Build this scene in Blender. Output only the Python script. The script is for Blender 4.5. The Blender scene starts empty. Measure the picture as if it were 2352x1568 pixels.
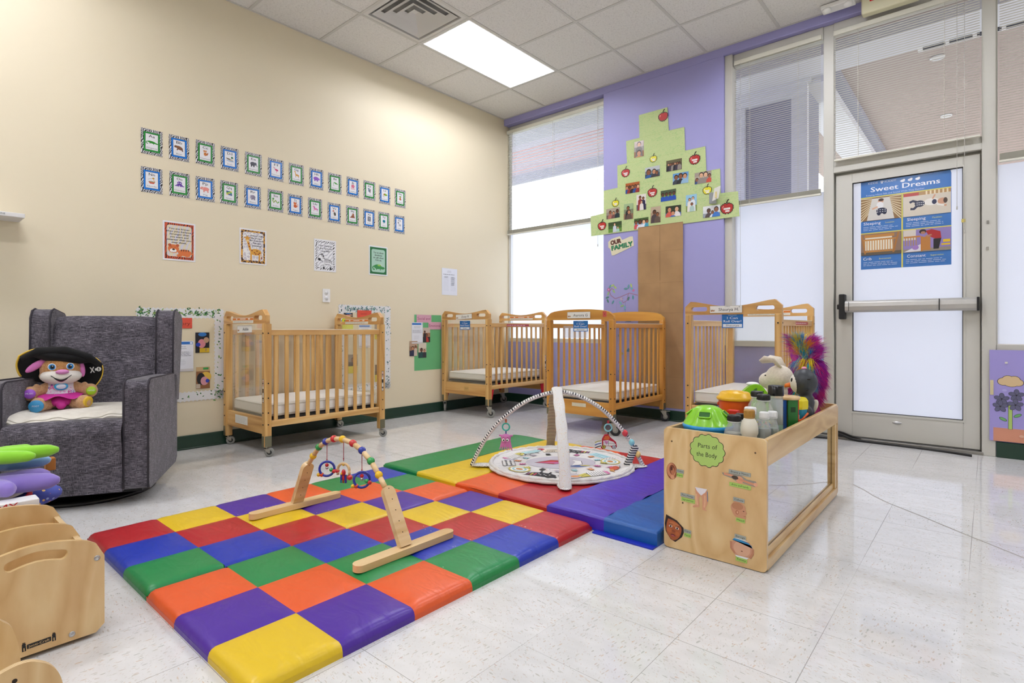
import bpy, bmesh, math, random
from mathutils import Vector, Matrix, Euler
from mathutils.geometry import tessellate_polygon
random.seed(7)
PI = math.pi
S = bpy.context.scene
C = S.collection

# ---------------------------------------------------------------- camera, world, exposure
cam = bpy.data.cameras.new('camera'); co = bpy.data.objects.new('camera', cam); C.objects.link(co)
cam.sensor_fit = 'HORIZONTAL'; cam.sensor_width = 36.0
cam.lens = 36.0 * 1270.6 / 2352
cam.shift_x = (1176 - 1155.15) / 2352
cam.shift_y = -(784 - 754.2) / 2352
cam.clip_start = 0.05
co.location = (4.3537, -4.9778, 0.8718)
co.rotation_euler = (PI / 2, 0, 0.7201)
S.camera = co
S.view_settings.view_transform = 'Standard'; S.view_settings.look = 'None'
S.view_settings.gamma = 1; S.view_settings.use_curve_mapping = False
S.view_settings.exposure = 0.52
SKY = 3.1; LAMP = 25.0
w = bpy.data.worlds.new('world'); S.world = w; w.use_nodes = True
bg = w.node_tree.nodes['Background']
bg.inputs[0].default_value = (0.84, 0.91, 1.0, 1); bg.inputs[1].default_value = SKY

# ---------------------------------------------------------------- material helpers
def hx(h):
    h = h.lstrip('#'); c = [int(h[i:i + 2], 16) / 255 for i in (0, 2, 4)]
    return tuple(x / 12.92 if x <= .04045 else ((x + .055) / 1.055) ** 2.4 for x in c) + (1,)
MC = {}
def mat(col, rough=.5, metal=0, trans=0, emit=0, spec=.5, bump=0, bscale=200, name=None, alpha=1, coat=0, sheen=0, ior=None):
    key = (col, rough, metal, trans, emit, spec, bump, bscale, alpha, coat, sheen)
    if key in MC: return MC[key]
    m = bpy.data.materials.new(name or 'paint_' + col.strip('#')); m.use_nodes = True
    b = m.node_tree.nodes['Principled BSDF']; c = hx(col)
    b.inputs['Base Color'].default_value = c; b.inputs['Roughness'].default_value = rough
    b.inputs['Metallic'].default_value = metal; b.inputs['Transmission Weight'].default_value = trans
    b.inputs['Specular IOR Level'].default_value = spec; b.inputs['Coat Weight'].default_value = coat
    b.inputs['Sheen Weight'].default_value = sheen; b.inputs['Alpha'].default_value = alpha
    if ior: b.inputs['IOR'].default_value = ior
    if emit:
        b.inputs['Emission Color'].default_value = c; b.inputs['Emission Strength'].default_value = emit
    if bump:
        N, L = m.node_tree.nodes, m.node_tree.links
        t = N.new('ShaderNodeTexCoord'); n = N.new('ShaderNodeTexNoise'); n.inputs['Scale'].default_value = bscale; n.inputs['Detail'].default_value = 3
        u = N.new('ShaderNodeBump'); u.inputs['Strength'].default_value = bump; u.inputs['Distance'].default_value = .002
        L.new(t.outputs['Object'], n.inputs['Vector']); L.new(n.outputs['Fac'], u.inputs['Height']); L.new(u.outputs[0], b.inputs['Normal'])
    MC[key] = m
    return m
class NT:
    """small node builder"""
    def __init__(s, name):
        s.m = bpy.data.materials.new(name); s.m.use_nodes = True; s.N = s.m.node_tree.nodes; s.L = s.m.node_tree.links
        s.b = s.N['Principled BSDF']; s.out = s.N['Material Output']
        s.tc = s.N.new('ShaderNodeTexCoord')
    def n(s, t, ins=None, **kw):
        x = s.N.new('ShaderNode' + t)
        for k, v in kw.items(): setattr(x, k, v)
        for k, v in (ins or {}).items():
            i = x.inputs[k]
            if hasattr(v, 'is_output') or isinstance(v, bpy.types.NodeSocket): s.L.new(v, i)
            else: i.default_value = v
        return x
    def map(s, src='Object', loc=(0, 0, 0), rot=(0, 0, 0), scale=(1, 1, 1)):
        return s.n('Mapping', {'Vector': s.tc.outputs[src], 'Location': loc, 'Rotation': rot, 'Scale': scale}).outputs[0]
    def math(s, op, a, b=0.0, c=None):
        d = {0: a, 1: b}
        if c is not None: d[2] = c
        return s.n('Math', d, operation=op).outputs[0]
    def ramp(s, fac, stops):
        r = s.n('ValToRGB', {'Fac': fac}); e = r.color_ramp.elements
        while len(e) < len(stops): e.new(.5)
        for i, (p, c) in enumerate(stops): e[i].position = p; e[i].color = hx(c) if isinstance(c, str) else (c, c, c, 1)
        return r.outputs[0]
    def mix(s, f, a, b, mode='MIX'):
        x = s.N.new('ShaderNodeMix'); x.data_type = 'RGBA'; x.blend_type = mode
        for i, v in ((0, f), (6, a), (7, b)):
            if isinstance(v, bpy.types.NodeSocket): s.L.new(v, x.inputs[i])
            else: x.inputs[i].default_value = v
        return x.outputs[2]
    def col(s, v): s.L.new(v, s.b.inputs['Base Color'])
    def bump(s, h, st=.3, d=.002):
        u = s.n('Bump', {'Height': h, 'Strength': st, 'Distance': d}); s.L.new(u.outputs[0], s.b.inputs['Normal'])
    def set(s, **kw):
        for k, v in kw.items():
            i = s.b.inputs[k.replace('_', ' ')]
            if isinstance(v, bpy.types.NodeSocket): s.L.new(v, i)
            else: i.default_value = v
        return s.m

def m_floor():
    t = NT('vinyl_tile_floor'); P = t.map('Object'); T = .3048
    sx = t.n('SeparateXYZ', {0: P})
    fx = t.math('DIVIDE', t.math('SUBTRACT', sx.outputs[0], 3.083 - 30.48), T); fy = t.math('DIVIDE', t.math('SUBTRACT', sx.outputs[1], -3.7935 - 30.48), T)
    ix, iy = t.math('FLOOR', fx), t.math('FLOOR', fy)
    rx, ry = t.math('FRACT', fx), t.math('FRACT', fy)
    ex = t.math('MINIMUM', rx, t.math('SUBTRACT', 1, rx)); ey = t.math('MINIMUM', ry, t.math('SUBTRACT', 1, ry))
    # seams are tight in most places and open in some
    seamn = t.n('TexNoise', {'Vector': P, 'Scale': .9, 'Detail': 0}).outputs['Fac']
    wseam = t.math('MULTIPLY', t.math('SUBTRACT', seamn, .40), .016)
    seam = t.math('LESS_THAN', t.math('MINIMUM', ex, ey), wseam)
    par = t.math('MODULO', t.math('ADD', ix, iy), 2.0)
    idv = t.n('CombineXYZ', {0: ix, 1: iy, 2: 0.0}).outputs[0]
    wn = t.n('TexWhiteNoise', {'Vector': idv}, noise_dimensions='3D')
    shade = t.math('MULTIPLY_ADD', wn.outputs['Value'], .045, .955)
    def flecks(sc, rot, th, stretch):
        mp = t.n('Mapping', {'Vector': t.n('Mapping', {'Vector': P, 'Rotation': (0, 0, rot)}).outputs[0], 'Scale': (sc * stretch, sc, 1)}).outputs[0]
        warp = t.n('VectorMath', {0: t.n('TexNoise', {'Vector': mp, 'Scale': .8, 'Detail': 2}).outputs['Color'], 3: .9}, operation='SCALE').outputs[0]
        mp2 = t.n('VectorMath', {0: mp, 1: warp}, operation='ADD').outputs[0]
        v = t.n('TexVoronoi', {'Vector': mp2, 'Scale': 1.0, 'Randomness': 1.0}, feature='F1')
        h = t.n('SeparateColor', {0: v.outputs['Color']})
        f = t.math('LESS_THAN', v.outputs['Distance'], t.math('MULTIPLY_ADD', h.outputs[0], th, .02))
        on = t.math('MULTIPLY', f, t.math('GREATER_THAN', h.outputs[1], .5))
        c = t.ramp(h.outputs[2], [(0, '#b08868'), (.3, '#c9a67e'), (.5, '#8d9387'), (.68, '#bcb7aa'), (.85, '#a5563e'), (1, '#5f6f63')])
        return on, c
    a1, c1 = flecks(190, 0.12, .42, .26)
    a2, c2 = flecks(170, PI / 2 + .1, .42, .3)
    a3, c3 = flecks(260, .9, .45, .35)
    on = t.n('Mix', {0: par, 2: a1, 3: a2}, data_type='FLOAT').outputs[0]
    cc = t.mix(par, c1, c2)
    cl = t.n('TexNoise', {'Vector': t.n('Mapping', {'Vector': P, 'Scale': (9, 20, 1)}).outputs[0], 'Scale': 1.0, 'Detail': 4}).outputs['Fac']
    base = t.ramp(cl, [(.3, '#d4d3d0'), (.7, '#dedddb')])
    col = t.mix(t.math('MULTIPLY', a3, .28), base, c3)
    col = t.mix(t.math('MULTIPLY', on, .5), col, cc)
    col = t.mix(t.math('MULTIPLY', seam, .6), col, hx('#6d6861'))
    gr = t.n('CombineColor', {0: shade, 1: shade, 2: shade}).outputs[0]
    col = t.mix(1.0, col, gr, 'MULTIPLY')
    t.col(col)
    rn = t.n('TexNoise', {'Vector': P, 'Scale': 3.0, 'Detail': 3}).outputs['Fac']
    wav = t.n('TexNoise', {'Vector': P, 'Scale': 6.0, 'Detail': 1}).outputs['Fac']
    t.bump(t.math('ADD', wav, t.math('MULTIPLY', seam, -.4)), .06, .002)
    return t.set(Roughness=t.math('MULTIPLY_ADD', rn, .06, .03), Specular_IOR_Level=.5)
def m_ceil():
    t = NT('acoustic_ceiling_tile'); P = t.map('Object')
    v = t.n('TexVoronoi', {'Vector': t.n('Mapping', {'Vector': P, 'Scale': (1, .55, 1)}).outputs[0], 'Scale': 120.0}); h = t.n('SeparateColor', {0: v.outputs['Color']})
    on = t.math('MULTIPLY', t.math('LESS_THAN', v.outputs['Distance'], .3), t.math('GREATER_THAN', h.outputs[0], .55))
    n = t.n('TexNoise', {'Vector': P, 'Scale': 60.0, 'Detail': 4}).outputs['Fac']
    c = t.mix(t.math('MULTIPLY', on, .35), t.ramp(n, [(.3, '#dad8d4'), (.7, '#e4e2de')]), hx('#8d8a85'))
    t.col(c); t.bump(t.math('SUBTRACT', n, on), .4, .002)
    return t.set(Roughness=.9)
def m_wood(name, a, b, c, scale=6.0, rot=(0, 0, 0), stretch=(1, 1, 12), rough=.35, ply=False, amt=1.0):
    t = NT(name); P = t.map('Object', rot=rot, scale=tuple(scale / s for s in stretch))
    n = t.n('TexNoise', {'Vector': P, 'Scale': 1.0, 'Detail': 2, 'Distortion': .6})
    w1 = t.math('FRACT', t.math('MULTIPLY', n.outputs['Fac'], 7.0 * amt))
    w2 = t.math('ABSOLUTE', t.math('MULTIPLY_ADD', w1, 2.0, -1.0))
    f = t.n('TexNoise', {'Vector': t.map('Object', rot=rot, scale=tuple(scale * 9 / s for s in stretch)), 'Scale': 1.0, 'Detail': 3}).outputs['Fac']
    g = t.math('ADD', t.math('MULTIPLY', w2, .6), t.math('MULTIPLY', f, .5))
    t.col(t.ramp(g, [(.2, a), (.55, b), (.95, c)]))
    return t.set(Roughness=rough, Coat_Weight=.15)
def m_tweed():
    t = NT('grey_tweed_fabric')
    n1 = t.n('TexNoise', {'Vector': t.map(scale=(34, 34, 420)), 'Scale': 1.0, 'Detail': 3}).outputs['Fac']
    n2 = t.n('TexNoise', {'Vector': t.map(scale=(330, 330, 60)), 'Scale': 1.0, 'Detail': 3}).outputs['Fac']
    n3 = t.n('TexNoise', {'Vector': t.map(scale=(15, 15, 15)), 'Scale': 1.0, 'Detail': 2}).outputs['Fac']
    s = t.math('ADD', t.math('MULTIPLY', t.math('MAXIMUM', n1, t.math('MULTIPLY', n2, .93)), .85), t.math('MULTIPLY', n3, .15))
    t.col(t.ramp(s, [(.42, '#2a272d'), (.51, '#4a464e'), (.6, '#6b666f'), (.72, '#99939c')]))
    t.bump(s, .5, .002)
    return t.set(Roughness=.95, Sheen_Weight=.2)
def m_noise(name, stops, scale=20, rough=.5, bump=0, detail=3, sc=(1, 1, 1), dist=0, sheen=0):
    t = NT(name); n = t.n('TexNoise', {'Vector': t.map(scale=sc), 'Scale': float(scale), 'Detail': detail, 'Distortion': dist}).outputs['Fac']
    t.col(t.ramp(n, stops))
    if bump: t.bump(n, bump, .004)
    return t.set(Roughness=rough, Sheen_Weight=sheen)
def m_bands(name, cols, axis=0, freq=40, dist=0, rough=.6, wob=0, th=.5):
    """hard stripes (zebra print, striped cloth)"""
    t = NT(name); P = t.map()
    s = t.n('SeparateXYZ', {0: P}).outputs[axis]
    if wob:
        nn = t.n('TexNoise', {'Vector': P, 'Scale': float(wob), 'Detail': 1}).outputs['Fac']
        s = t.math('MULTIPLY_ADD', nn, dist, s)
    f = t.math('FRACT', t.math('MULTIPLY', s, freq))
    t.col(t.mix(t.math('GREATER_THAN', f, th), hx(cols[0]), hx(cols[1])))
    return t.set(Roughness=rough)
def m_spots(name, base, spots, scale=60, th=.3, rough=.8, sel=.3):
    t = NT(name)
    v = t.n('TexVoronoi', {'Vector': t.map(), 'Scale': float(scale)}); h = t.n('SeparateColor', {0: v.outputs['Color']})
    on = t.math('MULTIPLY', t.math('LESS_THAN', v.outputs['Distance'], th), t.math('GREATER_THAN', h.outputs[0], sel))
    k = len(spots); st = [(i / max(1, k), c) for i, c in enumerate(spots)]
    r = t.n('ValToRGB', {'Fac': h.outputs[1]}); r.color_ramp.interpolation = 'CONSTANT'; e = r.color_ramp.elements
    while len(e) < k: e.new(.5)
    for i, (p, c) in enumerate(st): e[i].position = p; e[i].color = hx(c)
    t.col(t.mix(on, hx(base), r.outputs[0]))
    return t.set(Roughness=rough)
def m_glass(name, tint='#ffffff', refl=.06, rough=.02, body=0.0, fr=.3):
    t = NT(name); t.N.remove(t.b)
    tr = t.n('BsdfTransparent', {0: hx(tint)}); gl = t.n('BsdfGlossy', {0: (1, 1, 1, 1), 'Roughness': rough})
    lw = t.n('LayerWeight', {'Blend': .25}).outputs['Fresnel']
    fac = t.math('MINIMUM', t.math('MULTIPLY_ADD', lw, fr, refl), .4)
    mx = t.n('MixShader', {0: fac, 1: tr.outputs[0], 2: gl.outputs[0]})
    if body:
        df = t.n('BsdfDiffuse', {0: (.9, .9, .9, 1)}); mx = t.n('MixShader', {0: body, 1: mx.outputs[0], 2: df.outputs[0]})
    t.L.new(mx.outputs[0], t.out.inputs[0]); return t.m
def m_film():
    t = NT('frosted_window_film'); t.N.remove(t.b)
    a = t.n('BsdfTranslucent', {0: (.92, .94, .99, 1)}); b = t.n('BsdfDiffuse', {0: (.8, .82, .86, 1)}); g = t.n('BsdfGlossy', {0: (1, 1, 1, 1), 'Roughness': .25})
    m1 = t.n('MixShader', {0: .14, 1: a.outputs[0], 2: b.outputs[0]}); m2 = t.n('MixShader', {0: .04, 1: m1.outputs[0], 2: g.outputs[0]})
    t.L.new(m2.outputs[0], t.out.inputs[0]); return t.m
M = dict(
    floor=m_floor(), ceil=m_ceil(),
    cream=mat('#e3d7ba', .55, bump=.06, bscale=90, name='cream_wall_paint'),
    purple=mat('#9d9bcf', .55, bump=.06, bscale=90, name='lilac_wall_paint'),
    base=mat('#1c3a2c', .3, name='dark_green_vinyl_base'),
    tbar=mat('#c9c7c2', .5, name='ceiling_grid_paint'),
    alu=mat('#c8c6bd', .45, bump=.03, name='putty_painted_metal'),
    alu2=mat('#bcbcbc', .3, .8, name='brushed_metal'),
    blind=mat('#d6d4c6', .5, name='cream_blind_slat'),
    pine=m_wood('pine_wood', '#e2ba7a', '#d5a763', '#bd8b4c', 5.0),
    pine2=m_wood('dark_pine_wood', '#cf9c58', '#bf8645', '#a56c31', 6.0),
    pinex=m_wood('pine_wood_across', '#dfb473', '#d19f5c', '#b68143', 5.0, stretch=(12, 1, 1)),
    piney=m_wood('pine_wood_along', '#e4be80', '#d9ab6a', '#c4904f', 5.0, stretch=(1, 12, 1)),
    honey=m_wood('honey_wood', '#d99f47', '#cf9340', '#be7f33', 4.0, amt=.6),
    honeyx=m_wood('honey_wood_across', '#dba24b', '#d19643', '#c08236', 4.0, stretch=(12, 1, 1), amt=.6),
    honeyy=m_wood('honey_wood_along', '#d99f47', '#cc8f3e', '#b97b31', 4.0, stretch=(1, 12, 1), amt=.6),
    birch=m_wood('birch_plywood', '#dfc28f', '#d7b580', '#c9a26c', 4.0, stretch=(1, 1, 2.6), rough=.3, amt=1.0),
    birchy=m_wood('birch_plywood_along', '#e0c18a', '#d6b37a', '#c39a60', 5.0, stretch=(1, 6, 1), rough=.3),
    plyedge=m_bands('plywood_edge', ['#e6cfa2', '#b08a5a'], 0, 260),
    beech=m_wood('beech_wood', '#e4c696', '#dcba86', '#cda56c', 8.0, stretch=(1, 8, 1), rough=.35, amt=.5),
    tweed=m_tweed(), film=m_film(),
    glass=m_glass('window_glass', refl=.0, rough=.0, fr=.02), acrylic=m_glass('clear_acrylic', '#fdfdfb', .015, .03, .012),
    mattress=mat('#f3f1ec', .45, bump=.2, bscale=25, name='white_vinyl_mattress'),
    steel=mat('#a9a69c', .35, .9, name='zinc_steel'), rubber=mat('#8b8b84', .6, name='grey_rubber'), brub=mat('#1d1e20', .5, name='black_rubber'),
    black=mat('#0e0e10', .5), white=mat('#eeeeec', .5),
    mirror=mat('#e4e6e8', .03, 1.0, name='acrylic_mirror'),
    bolt=mat('#2a2622', .4, .3),
)
# ---------------------------------------------------------------- mesh helpers
class MB:
    def __init__(s): s.v = []; s.f = []; s.m = []; s.mats = []; s.sm = []; s.M = Matrix()
    def mi(s, m):
        if m not in s.mats: s.mats.append(m)
        return s.mats.index(m)
    def add(s, vs, fs, m, smooth=False):
        o = len(s.v); i = s.mi(m)
        s.v += [tuple(s.M @ Vector(v)) for v in vs]
        for f in fs: s.f.append([o + k for k in f]); s.m.append(i); s.sm.append(smooth)
        return s
    def box(s, a, b, m):
        x0, y0, z0 = a; x1, y1, z1 = b
        return s.add([(x0, y0, z0), (x1, y0, z0), (x1, y1, z0), (x0, y1, z0), (x0, y0, z1), (x1, y0, z1), (x1, y1, z1), (x0, y1, z1)],
                     [(3, 2, 1, 0), (4, 5, 6, 7), (0, 1, 5, 4), (1, 2, 6, 5), (2, 3, 7, 6), (3, 0, 4, 7)], m)
    def prism(s, outer, z0, z1, m, holes=(), side=None, smooth=False):
        """outer: ccw 2d polygon in local xy, extruded z0..z1"""
        loops = [list(outer)] + [list(h) for h in holes]
        flat = [p for l in loops for p in l]; n = len(flat)
        tri = tessellate_polygon([[Vector((p[0], p[1], 0)) for p in l] for l in loops])
        vs = [(p[0], p[1], z0) for p in flat] + [(p[0], p[1], z1) for p in flat]; fs = []
        for a, b, c in tri:
            A, B, D = flat[a], flat[b], flat[c]
            if (B[0] - A[0]) * (D[1] - A[1]) - (B[1] - A[1]) * (D[0] - A[0]) < 0: a, b, c = c, b, a
            fs.append((a + n, b + n, c + n)); fs.append((c, b, a))
        s.add(vs, fs, m)
        o = 0
        for li, l in enumerate(loops):
            k = len(l); ar = sum(l[i][0] * l[(i + 1) % k][1] - l[(i + 1) % k][0] * l[i][1] for i in range(k))
            cw = (ar < 0) != (li > 0); q = []
            for i in range(k):
                j = (i + 1) % k; f = (o + i, o + j, o + j + n, o + i + n); q.append(f[::-1] if cw else f)
            s.add(vs, q, side or m, smooth); o += k
        return s
    def tube(s, path, r, m, seg=10, closed=False, cap=True, sq=None, up=None):
        P = [Vector(p) for p in path]; n = len(P); vs = []; fs = []
        if not hasattr(r, '__len__'): r = [r] * n
        prev = None
        for i in range(n):
            t = (P[(i + 1) % n] - P[i - 1]) if closed else (P[min(i + 1, n - 1)] - P[max(i - 1, 0)])
            t = t.normalized() if t.length > 1e-9 else Vector((0, 0, 1))
            if up is not None: a = Vector(up)
            elif prev is None: a = Vector((0, 0, 1)) if abs(t.z) < .9 else Vector((1, 0, 0))
            else: a = prev
            a = (a - t * a.dot(t)).normalized(); prev = a; b = t.cross(a)
            sa, sb = sq or (1, 1)
            for k in range(seg):
                th = 2 * PI * k / seg + (PI / 4 if seg == 4 else 0)
                vs.append(P[i] + a * (math.cos(th) * r[i] * sa) + b * (math.sin(th) * r[i] * sb))
        for i in range(n if closed else n - 1):
            for k in range(seg):
                j = (i + 1) % n; fs.append((i * seg + k, i * seg + (k + 1) % seg, j * seg + (k + 1) % seg, j * seg + k))
        if cap and not closed: fs += [tuple(range(seg))[::-1], tuple((n - 1) * seg + k for k in range(seg))]
        return s.add(vs, fs, m, seg > 5)
    def lathe(s, prof, m, c=(0, 0, 0), seg=24, axis='z', sm=True, cap=True, sx=1, sy=1):
        vs = []; fs = []; n = len(prof)
        for r, z in prof:
            for k in range(seg):
                th = 2 * PI * k / seg; x, y = r * math.cos(th) * sx, r * math.sin(th) * sy
                p = (x, y, z) if axis == 'z' else ((z, x, y) if axis == 'x' else (y, z, x))
                vs.append((p[0] + c[0], p[1] + c[1], p[2] + c[2]))
        for i in range(n - 1):
            for k in range(seg): fs.append((i * seg + k, i * seg + (k + 1) % seg, (i + 1) * seg + (k + 1) % seg, (i + 1) * seg + k))
        s.add(vs, fs, m, sm)
        if cap: s.add(vs, [tuple(range(seg))[::-1], tuple((n - 1) * seg + k for k in range(seg))], m)
        return s
    def ell(s, c, r, m, rot=None, nu=20, nv=12):
        if not hasattr(r, '__len__'): r = (r, r, r)
        R = Euler(rot).to_matrix() if rot else None; vs = []; fs = []
        for i in range(nv + 1):
            a = PI * i / nv
            for k in range(nu):
                b = 2 * PI * k / nu; p = Vector((r[0] * math.sin(a) * math.cos(b), r[1] * math.sin(a) * math.sin(b), -r[2] * math.cos(a)))
                if R: p = R @ p
                vs.append(p + Vector(c))
        for i in range(nv):
            for k in range(nu): fs.append((i * nu + k, i * nu + (k + 1) % nu, (i + 1) * nu + (k + 1) % nu, (i + 1) * nu + k))
        return s.add(vs, fs, m, True)
    def torus(s, c, R, r, m, axis='z', n=36, seg=12, a0=0, a1=2 * PI):
        full = abs(a1 - a0 - 2 * PI) < 1e-6; pts = []
        for i in range(n if full else n + 1):
            a = a0 + (a1 - a0) * i / n; x, y = R * math.cos(a), R * math.sin(a)
            p = (x, y, 0) if axis == 'z' else ((0, x, y) if axis == 'x' else (x, 0, y)); pts.append((p[0] + c[0], p[1] + c[1], p[2] + c[2]))
        return s.tube(pts, r, m, seg, closed=full)
    def grid(s, fn, nu, nv, m, close_u=False, smooth=True):
        vs = [fn(i / nu, j / nv) for j in range(nv + 1) for i in range(nu + (0 if close_u else 1))]; w = nu + (0 if close_u else 1); fs = []
        for j in range(nv):
            for i in range(nu):
                a = j * w + i; b = j * w + (i + 1) % w; fs.append((a, b, b + w, a + w))
        return s.add(vs, fs, m, smooth)
    def build(s, name, parent=None, loc=None, bevel=0, seg=2, subsurf=0, remesh=0, solid=0):
        me = bpy.data.meshes.new(name); me.from_pydata(s.v, [], s.f); me.validate(clean_customdata=False)
        for m in s.mats: me.materials.append(m)
        if len(me.polygons) == len(s.m):
            me.polygons.foreach_set('material_index', s.m); me.polygons.foreach_set('use_smooth', s.sm)
        me.update(); o = bpy.data.objects.new(name, me); C.objects.link(o)
        if parent: o.parent = parent
        if loc is not None: o.location = loc
        if remesh:
            r = o.modifiers.new('remesh', 'REMESH'); r.mode = 'VOXEL'; r.voxel_size = remesh; r.use_smooth_shade = True
            k = o.modifiers.new('smooth', 'SMOOTH'); k.iterations = 4; k.factor = .6
        if bevel:
            b = o.modifiers.new('bevel', 'BEVEL'); b.width = bevel; b.segments = seg; b.limit_method = 'ANGLE'; b.angle_limit = .6
            if seg > 1:
                for p in me.polygons: p.use_smooth = True
                wn = o.modifiers.new('wn', 'WEIGHTED_NORMAL'); wn.keep_sharp = False
        if subsurf:
            b = o.modifiers.new('sub', 'SUBSURF'); b.levels = subsurf; b.render_levels = subsurf
        return o
def struct(mb, name, parent=None, **k):
    o = mb.build(name, parent, **k)
    if not parent: o['kind'] = 'structure'
    return o
def tag(o, label, cat, group=None):
    o['label'] = label; o['category'] = cat
    if group: o['group'] = group
    return o
def thing(name, label, cat, loc=(0, 0, 0), rotz=0, group=None, mat4=None):
    o = bpy.data.objects.new(name, None); C.objects.link(o); o.empty_display_size = .05
    if mat4 is not None: o.matrix_world = mat4
    else: o.location = loc; o.rotation_euler = (0, 0, rotz)
    return tag(o, label, cat, group)
def frameM(origin, X, Y, Z):
    m = Matrix.Identity(4)
    for i, a in enumerate((X, Y, Z)):
        for r in range(3): m[r][i] = a[r]
    for r in range(3): m[r][3] = origin[r]
    return m
def on_cream(y, z, off=.001, tilt=0): return frameM((off, y, z), (0, 1, 0), (0, 0, 1), (1, 0, 0)) @ Matrix.Rotation(tilt, 4, 'Z')
def on_back(x, z, off=.001, yp=0.0, tilt=0): return frameM((x, yp - off, z), (1, 0, 0), (0, 0, 1), (0, -1, 0)) @ Matrix.Rotation(tilt, 4, 'Z')
TX = {}
def textmesh(txt):
    if txt not in TX:
        cu = bpy.data.curves.new('t', 'FONT'); cu.body = txt; cu.resolution_u = 2; cu.size = 1; cu.align_x = 'CENTER'; cu.align_y = 'CENTER'
        o = bpy.data.objects.new('t', cu); me = bpy.data.meshes.new_from_object(o)
        TX[txt] = ([tuple(v.co) for v in me.vertices], [tuple(p.vertices) for p in me.polygons])
        bpy.data.meshes.remove(me); bpy.data.objects.remove(o); bpy.data.curves.remove(cu)
    return TX[txt]
class Art(MB):
    """flat printed artwork in the xy plane, each shape a hair above the last"""
    def __init__(s, dz=.00025, rough=.55): super().__init__(); s.z = 0; s.dz = dz * .15; s.rough = rough; s.ox = s.oy = 0; s.sc = 1; s.rot = 0
    def at(s, ox, oy, sc=1, rot=0): s.ox, s.oy, s.sc, s.rot = ox, oy, sc, rot; return s
    def _p(s, p):
        c, q = math.cos(s.rot), math.sin(s.rot); x, y = p[0] * s.sc, p[1] * s.sc
        return (s.ox + x * c - y * q, s.oy + x * q + y * c)
    def _m(s, c): return c if not isinstance(c, str) else mat(c, s.rough)
    def poly(s, pts, c):
        s.z += s.dz; P = [s._p(p) for p in pts]; V = [Vector((p[0], p[1], 0)) for p in P]; fs = []
        for a, b, d in tessellate_polygon([V]):
            A, B, D = P[a], P[b], P[d]
            if (B[0] - A[0]) * (D[1] - A[1]) - (B[1] - A[1]) * (D[0] - A[0]) < 0: a, b, d = d, b, a
            fs.append((a, b, d))
        return s.add([(p[0], p[1], s.z) for p in P], fs, s._m(c))
    def rect(s, x, y, w, h, c, r=0):
        if r: return s.poly(rrect(x, y, w, h, r), c)
        return s.poly([(x - w / 2, y - h / 2), (x + w / 2, y - h / 2), (x + w / 2, y + h / 2), (x - w / 2, y + h / 2)], c)
    def el(s, x, y, a, b, c, rot=0, n=18):
        cr, sr = math.cos(rot), math.sin(rot)
        return s.poly([(x + a * math.cos(t) * cr - b * math.sin(t) * sr, y + a * math.cos(t) * sr + b * math.sin(t) * cr) for t in [2 * PI * i / n for i in range(n)]], c)
    def line(s, pts, wd, c):
        s.z += s.dz; P = [Vector(s._p(p)) for p in pts]; vs = []; wd = wd * s.sc / 2
        for i, p in enumerate(P):
            t = (P[min(i + 1, len(P) - 1)] - P[max(0, i - 1)]); t = t.normalized() if t.length else Vector((1, 0)); n = Vector((-t.y, t.x)) * wd
            vs += [(p.x + n.x, p.y + n.y, s.z), (p.x - n.x, p.y - n.y, s.z)]
        return s.add(vs, [(2 * i, 2 * i + 1, 2 * i + 3, 2 * i + 2) for i in range(len(P) - 1)], s._m(c))
    def txt(s, t, x, y, size, c, w=None, ital=0):
        s.z += s.dz; vs, fs = textmesh(t); k = size / .72; kx = k
        if w:
            ex = max(v[0] for v in vs) - min(v[0] for v in vs)
            if ex: kx = w / ex
        out = []
        for v in vs:
            p = s._p((x + v[0] * kx + v[1] * ital * k, y + v[1] * k)); out.append((p[0], p[1], s.z))
        return s.add(out, fs, s._m(c))
    def scrib(s, x, y, w, h, rows, c, wd=.0016, gap=.25):
        """lines of small print too fine to read"""
        for i in range(rows):
            yy = y + h / 2 - h * (i + .5) / rows; xx = x - w / 2; e = x + w / 2 * random.uniform(.6, 1)
            while xx < e:
                l = random.uniform(.06, .2) * w; s.line([(xx, yy), (min(e, xx + l), yy)], wd, c); xx += l + gap * .1 * w
        return s
def rrect(x, y, w, h, r, n=5):
    P = []
    for cx, cy, a in ((x + w / 2 - r, y + h / 2 - r, 0), (x - w / 2 + r, y + h / 2 - r, 1), (x - w / 2 + r, y - h / 2 + r, 2), (x + w / 2 - r, y - h / 2 + r, 3)):
        P += [(cx + r * math.cos((a + i / n) * PI / 2), cy + r * math.sin((a + i / n) * PI / 2)) for i in range(n + 1)]
    return P
def smooth_path(pts, n=6):
    P = [Vector(p) for p in pts]; out = []
    for i in range(len(P) - 1):
        a, b, c, d = P[max(i - 1, 0)], P[i], P[i + 1], P[min(i + 2, len(P) - 1)]
        for k in range(n):
            t = k / n; out.append(.5 * ((2 * b) + (c - a) * t + (2 * a - 5 * b + 4 * c - d) * t * t + (3 * b - a - 3 * c + d) * t ** 3))
    return out + [P[-1]]
def sheet(mb, w, h, c='#ffffff', t=.0006):
    mb.box((-w / 2, -h / 2, -t), (w / 2, h / 2, 0), mat(c, .6) if isinstance(c, str) else c)
def dup(root, loc=None, label=None, mat4=None):
    r = root.copy(); C.objects.link(r)
    if loc is not None: r.location = loc
    if mat4 is not None: r.matrix_world = mat4
    if label: r['label'] = label
    for ch in list(root.children):
        c = ch.copy(); C.objects.link(c); c.parent = r
        for g in ch.children:
            d = g.copy(); C.objects.link(d); d.parent = c
    return r
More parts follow.
